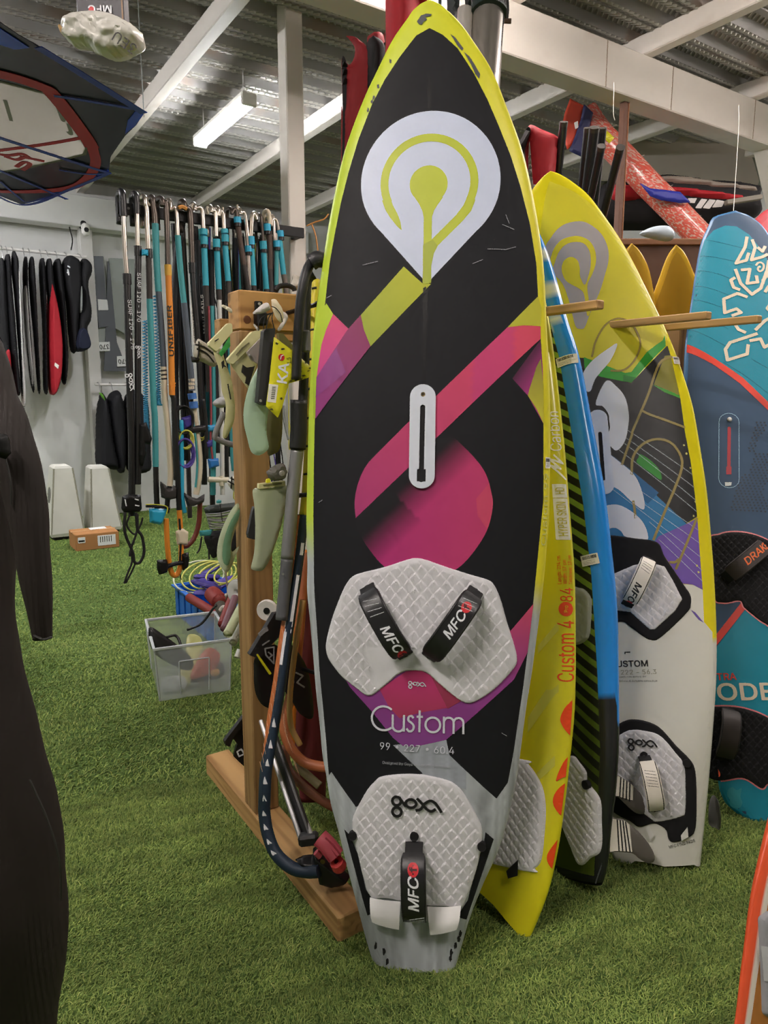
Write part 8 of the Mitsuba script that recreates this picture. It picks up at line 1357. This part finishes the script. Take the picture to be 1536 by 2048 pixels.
k = thing('mast_bag', 'silver mast bag with dark green top right of the black board nose', 'bag')
part(k, 'silver_tube', tube(np.array([(0.35,2.62,2.595), (0.336,2.58,2.359), (0.323,2.55,2.142), (0.3,2.5,1.705)]), .053, 22, smooth=False), M('bag_silver', '#a9a49f', .25, .5, .75), smooth=40); part(k, 'green_top', tube(np.array([(0.359,2.66,2.817), (0.356,2.63,2.635), (0.351,2.61,2.578)]), .062, 22, smooth=False), 'm_bag_green', smooth=40); part(k, 'dark_edge', tube(np.array([(0.393,2.6,2.575), (0.379,2.57,2.441), (0.366,2.55,2.342)]), .008, 8, smooth=False), BBK)
part(k, 'seam_band', tube(np.array([(0.354,2.62,2.6), (0.353,2.615,2.585)]), .0632, 22, smooth=False), BBK, smooth=40); part(k, 'cord', tube(np.array([(0.402,2.55,2.596), (0.404,2.55,2.566), (0.401,2.55,2.534)]), .004, 6), ROPE); part(k, 'toggle', tube(np.array([(0.394,2.55,2.534), (0.415,2.55,2.533)]), .008, 8, smooth=False), M('toggle_brown', '#3c2a20', .5))
k = thing('mast_bag', 'slim white silver mast bag beside the green one', 'bag'); part(k, 'tube', tube(np.array([(0.272,2.62,2.6), (0.266,2.6,2.48), (0.265,2.58,2.256), (0.268,2.55,1.876)]), .026, 14, smooth=False), M('bag_white_silver', '#c9c4bf', .3, .5, .4), smooth=40)
k = bag('red sail bag standing right of the black board edge', [(0.561,2.356), (0.61,2.341), (0.671,2.316), (0.678,2.287), (0.67,2.157), (0.667,1.919), (0.694,1.103), (0.739,-0.056), (0.648,-0.056), (0.609,1.103), (0.583,1.919), (0.568,2.129), (0.55,2.246), (0.545,2.294)], 2.95, .12, BR, [('black_edge', [(0.551,2.339), (0.561,2.324), (0.545,2.271), (0.535,2.231), (0.529,2.217), (0.509,2.257), (0.533,2.311)], BBK, .03)])
k = thing('board_bag', 'grey padded bag top showing beside the black board edge', 'bag'); part(k, 'body', puffed(spline([(0.525,2.075), (0.545,2.085), (0.568,2.075), (0.581,2.043), (0.58,2.004), (0.63,-0.045), (0.591,-0.045)], 50).buffer(0), .08, *YF(2.75), .01, .03), M('bag_grey', '#6b675f', .8), smooth=50)
MST = M('mast_carbon', '#26262a', .3, .5)
for lab, e_, r in (('short black mast standing left of the mast cluster', np.array([(0.682,2.9,2.347), (0.689,3,2.171)]), .0155), ('black mast, left one of the leaning cluster', np.array([(0.802,3,2.36), (0.815,3.1,2.185)]), .0165), ('thick black mast in the middle of the leaning cluster', np.array([(0.813,2.95,2.345), (0.829,3.08,2.165)]), .0200), ('black mast, right one of the leaning cluster', np.array([(0.874,3.05,2.377), (0.89,3.15,2.213)]), .0160), ('black mast leaning in front of the cluster', np.array([(0.818,2.86,2.249), (0.831,3.02,2.12)]), .0155), ('black mast leaning beside the brown pole', np.array([(0.877,2.82,2.232), (0.902,3.05,2.096)]), .0160)):
    kk, p_, e2 = standing('mast', lab, 'mast', e_, r, MST, 'masts behind the yellow board')
pz = [(3.894,3.162), (3.904,2.429)]; k = thing('pole', 'rust brown square pole under the main beam behind the yellow board', 'pole')
part(k, 'shaft', gbox(pz[0][0] - .018, pz[0][0] + .018, 3.17, 3.21, .0, ZM, .003), M('pole_rust', '#5e3a26', .6)); part(k, 'flange', gbox(pz[0][0] + .0185, pz[0][0] + .026, 3.165, 3.215, .0, ZM - .002, .002), M('pole_rust_light', '#8a5c3e', .6))
k = thing('wrapped_sail', 'red sail rolled in clear plastic leaning diagonally behind the yellow boards', 'sail roll')
wp_ = np.array([(1.352,5.15,3.201), (1.451,5.12,3.056), (1.597,5.08,2.902), (1.763,5.02,2.708), (1.946,4.98,2.521), (2.13,4.94,2.329)]); part(k, 'roll', tube(np.vstack([wp_, [down(wp_[-2], wp_[-1], .2)]]), .084, 22, 90), M('roll_coral', mikit.proc(lambda p, n, uv: mikit.mix((.60, .10, .07), (.60, .34, .28), mikit.smoothstep(.50, .68, mikit.noise(p.x * 90 + p.z * 150, p.z * 60 - p.x * 40, p.y * 90)))), .2, .6, clearcoat=.8), smooth=True, label='coral roll under shiny wrap')
part(k, 'orange_flap', puffed(Polygon([(1.233,3.258), (1.322,3.215), (1.316,3.136), (1.272,2.996), (1.226,2.949), (1.183,3.078), (1.202,3.171)]).buffer(.003), .03, *YF(5.08), .012, .012), M('flap_coral', '#d24a33', .5), smooth=50); part(k, 'navy_flap', puffed(Polygon([(1.315,3.208), (1.374,3.158), (1.353,3.071), (1.327,2.99), (1.328,2.884), (1.232,2.925), (1.266,3.013), (1.299,3.118)]).buffer(.003), .04, *YF(5.04), .012, .012), M('flap_navy', '#22254f', .55), smooth=50)
part(k, 'white_tag', extrude(Polygon([(1.244,3.084), (1.268,3.095), (1.272,3.055), (1.253,3.044)]), .003, [0, 5.0, 0], [1, 0, 0], UP, [0, -1, 0]), LBL); part(k, 'yellow_patch', puffed(Polygon([(1.458,3.051), (1.52,2.999), (1.487,2.964), (1.455,2.993)]), .02, *YF(5.02), .01, .01), YEL, smooth=50)
part(k, 'blue_band', puffed(Polygon([(1.653,2.67), (1.716,2.639), (1.813,2.63), (1.911,2.618), (1.979,2.558), (1.916,2.555), (1.793,2.572), (1.724,2.595)]).buffer(.003), .03, *YF(4.86), .012, .012), M('band_blue', '#2b3190', .45), smooth=50)
for i in range(14): u = i / 13; c_ = wp_[0] * (1 - u) + wp_[-1] * u; part(k, 'wrap_edge', tube(np.array([c_ + np.array([-.070, -.053, .053]), c_ + np.array([0, -.088, .0]), c_ + np.array([.076, -.045, -.03 + .03 * (i % 3)])]), .0012, 5), M('wrap_pale', '#cfb9b0', .2))
k = bag('long black kite bag with red stripe and white slashes hanging behind the boards', [(1.519,2.766), (1.728,2.816), (1.989,2.853), (2.254,2.822), (2.612,2.785), (2.646,2.704), (2.631,2.566), (2.277,2.503), (1.747,2.478), (1.479,2.516)], 5.3, .22, BBK, [('grey_cover', [(1.9,2.818), (2.08,2.822), (2.341,2.785), (2.563,2.757), (2.561,2.703), (2.346,2.727), (1.968,2.757)], M('cover_grey', '#7f766c', .6), .06), ('red_stripe', [(1.568,2.751), (1.723,2.757), (1.969,2.751), (2.216,2.727), (2.478,2.69), (2.564,2.668), (2.456,2.647), (2.221,2.66), (1.973,2.678), (1.599,2.641)], BR, .09)], .03)
for q in ([(2.072,2.643), (2.123,2.643), (2.112,2.619), (2.086,2.621)], [(2.127,2.587), (2.161,2.639), (2.194,2.636), (2.159,2.585)], [(2.178,2.587), (2.215,2.636), (2.252,2.631), (2.217,2.582)], [(2.242,2.591), (2.267,2.633), (2.313,2.624), (2.299,2.595)]): part(k, 'white_slash', extrude(Polygon(q).buffer(.004), .004, [0, 5.115, 0], [1, 0, 0], UP, [0, -1, 0]), NEOW)
part(k, 'grey_bar', bar(*np.array([(2.311,5.08,2.609), (2.546,5.08,2.645)]), .05, .03), M('bar_grey', '#7b766b', .5))
k = thing('bulkhead_panel', 'grey sloping sheet hanging under the roof behind the red bags', 'panel'); part(k, 'sheet', extrude(Polygon([(1.775,3.411), (2.212,3.588), (2.832,3.787), (3.111,3.673), (3.228,3.457), (3.332,3.208), (3.321,3.154), (2.515,3.24), (2.184,3.208), (1.784,3.208)]).buffer(-.03).buffer(.03), .03, [0, 6.7, 0], [1, 0, 0], UP, [0, 1, 0]), M('sheet_grey', '#b8b0a5', .8))
one('wire', tube(np.array([(1.665,3.6,2.67), (1.65,3.55,2.539), (1.609,3.45,2.135)]), .0018, 5), M('wire_white', '#d0ccc4', .5), 'thin white wire hanging in front of the grey sheet', 'wire', smooth=True); one('wire', tube(np.array([(1.015,3.4,2.688), (1.019,3.4,2.565), (1.027,3.4,2.533)]), .0018, 5), 'm_wire_white', 'short loose white wire under the corrugated ceiling', 'wire', smooth=True)
k = thing('surfboard', 'pale grey board end lying behind the yellow noses', 'surfboard'); part(k, 'hull', puffed(spline([(1.165,2.049), (1.207,2.077), (1.258,2.088), (1.302,2.083), (1.327,2.049), (1.306,2.021), (1.247,2.025)], 50).buffer(0), .06, *YF(3.4), .01, .03), M('board_pale', '#a7b4bd', .35), smooth=50)
k = thing('crate', 'dark brown wooden crate behind the yellow board noses', 'crate')
qc = np.array([(1.222,3.5,2.067), (1.483,3.5,2.02)]); part(k, 'side', place(cbox(.62, .03, .9, .004), (qc[0] + qc[1]) / 2 + np.array([-.02, .05, -.46]), [1, 0, 0], [0, 1, 0], UP), M('crate_brown', '#4a2f1e', .6))
part(k, 'top_edge', place(cbox(.64, .05, .03, .004), (qc[0] + qc[1]) / 2 + np.array([-.02, .05, .0]), [1, 0, 0], [0, 1, 0], UP), M('crate_edge', '#6b4629', .6)); part(k, 'side', place(cbox(.03, .4, .9, .004), (qc[0] + qc[1]) / 2 + np.array([-.31, .28, -.46]), [1, 0, 0], [0, 1, 0], UP), 'm_crate_brown')
part(k, 'leg', place(cbox(.05, .05, qc[0][2] - .85, .004), [qc[0][0] + .02, 3.57, (qc[0][2] - .9) / 2], [1, 0, 0], [0, 1, 0], UP), 'm_crate_brown'); part(k, 'leg', place(cbox(.05, .05, qc[0][2] - .85, .004), [qc[1][0] - .06, 3.57, (qc[0][2] - .9) / 2], [1, 0, 0], [0, 1, 0], UP), 'm_crate_brown')
# clutter right of the column
k = thing('shelf_rack', 'dark shelf frame behind the rack, right of the column', 'shelf')
for a in (3.3, 3.75): part(k, 'upright', gbox(a, a + .04, 5.2, 5.24, 0, 2.62, .003), BBK)
for z in (1.5, 1.85, 2.2, 2.6): part(k, 'shelf', gbox(3.3, 3.79, 5.0, 5.24, z, z + .03, .003), M('shelf_dark', '#2a2622', .6))
for i, z in enumerate((1.53, 1.88, 2.23)): one('carton', gbox(3.36, 3.66, 5.02, 5.2, z, z + .22, .006), M('carton_%d' % i, ['#5c4630', '#3a3834', '#4d3c2c'][i], .8), ['brown carton on the low shelf right of the column', 'dark carton on the middle shelf right of the column', 'dull brown carton on the upper shelf right of the column'][i], 'box')
one('wire', cat(tube(np.array([(-0.463,4.46,2.322), (-0.411,4.46,2.344), (-0.357,4.46,2.361), (-0.33,4.46,2.39)]), .0045, 6), tube(np.array([(-0.433,4.46,2.335), (-0.41,4.46,2.271), (-0.395,4.46,2.169)]), .0045, 6)), M('wire_orange', '#c98a4a', .5), 'forked orange wire tied to the column, right of it', 'wire', smooth=True)
one('cable_ring', tube(SW(1.9, [(0.8828,1.6211), (0.8946,1.6342), (0.9179,1.6389), (0.9389,1.6336), (0.9421,1.6256)]) - UP * .004, .007, 8), ROPE, 'black cable loop lying on the crossbar of the rack', 'cable', smooth=True)
one('plastic_bag', puffed(spline([(0.9733,1.6398), (0.9813,1.6685), (0.9841,1.6817), (1.0015,1.6788), (1.0216,1.6828), (1.0263,1.6679), (1.0182,1.6411)], 40).buffer(0), .06, *SF(1.99), .008, .02), M('bag_plastic', '#b9b2a8', .3), 'crumpled white plastic bag behind the crossbar of the rack', 'bag', smooth=True)
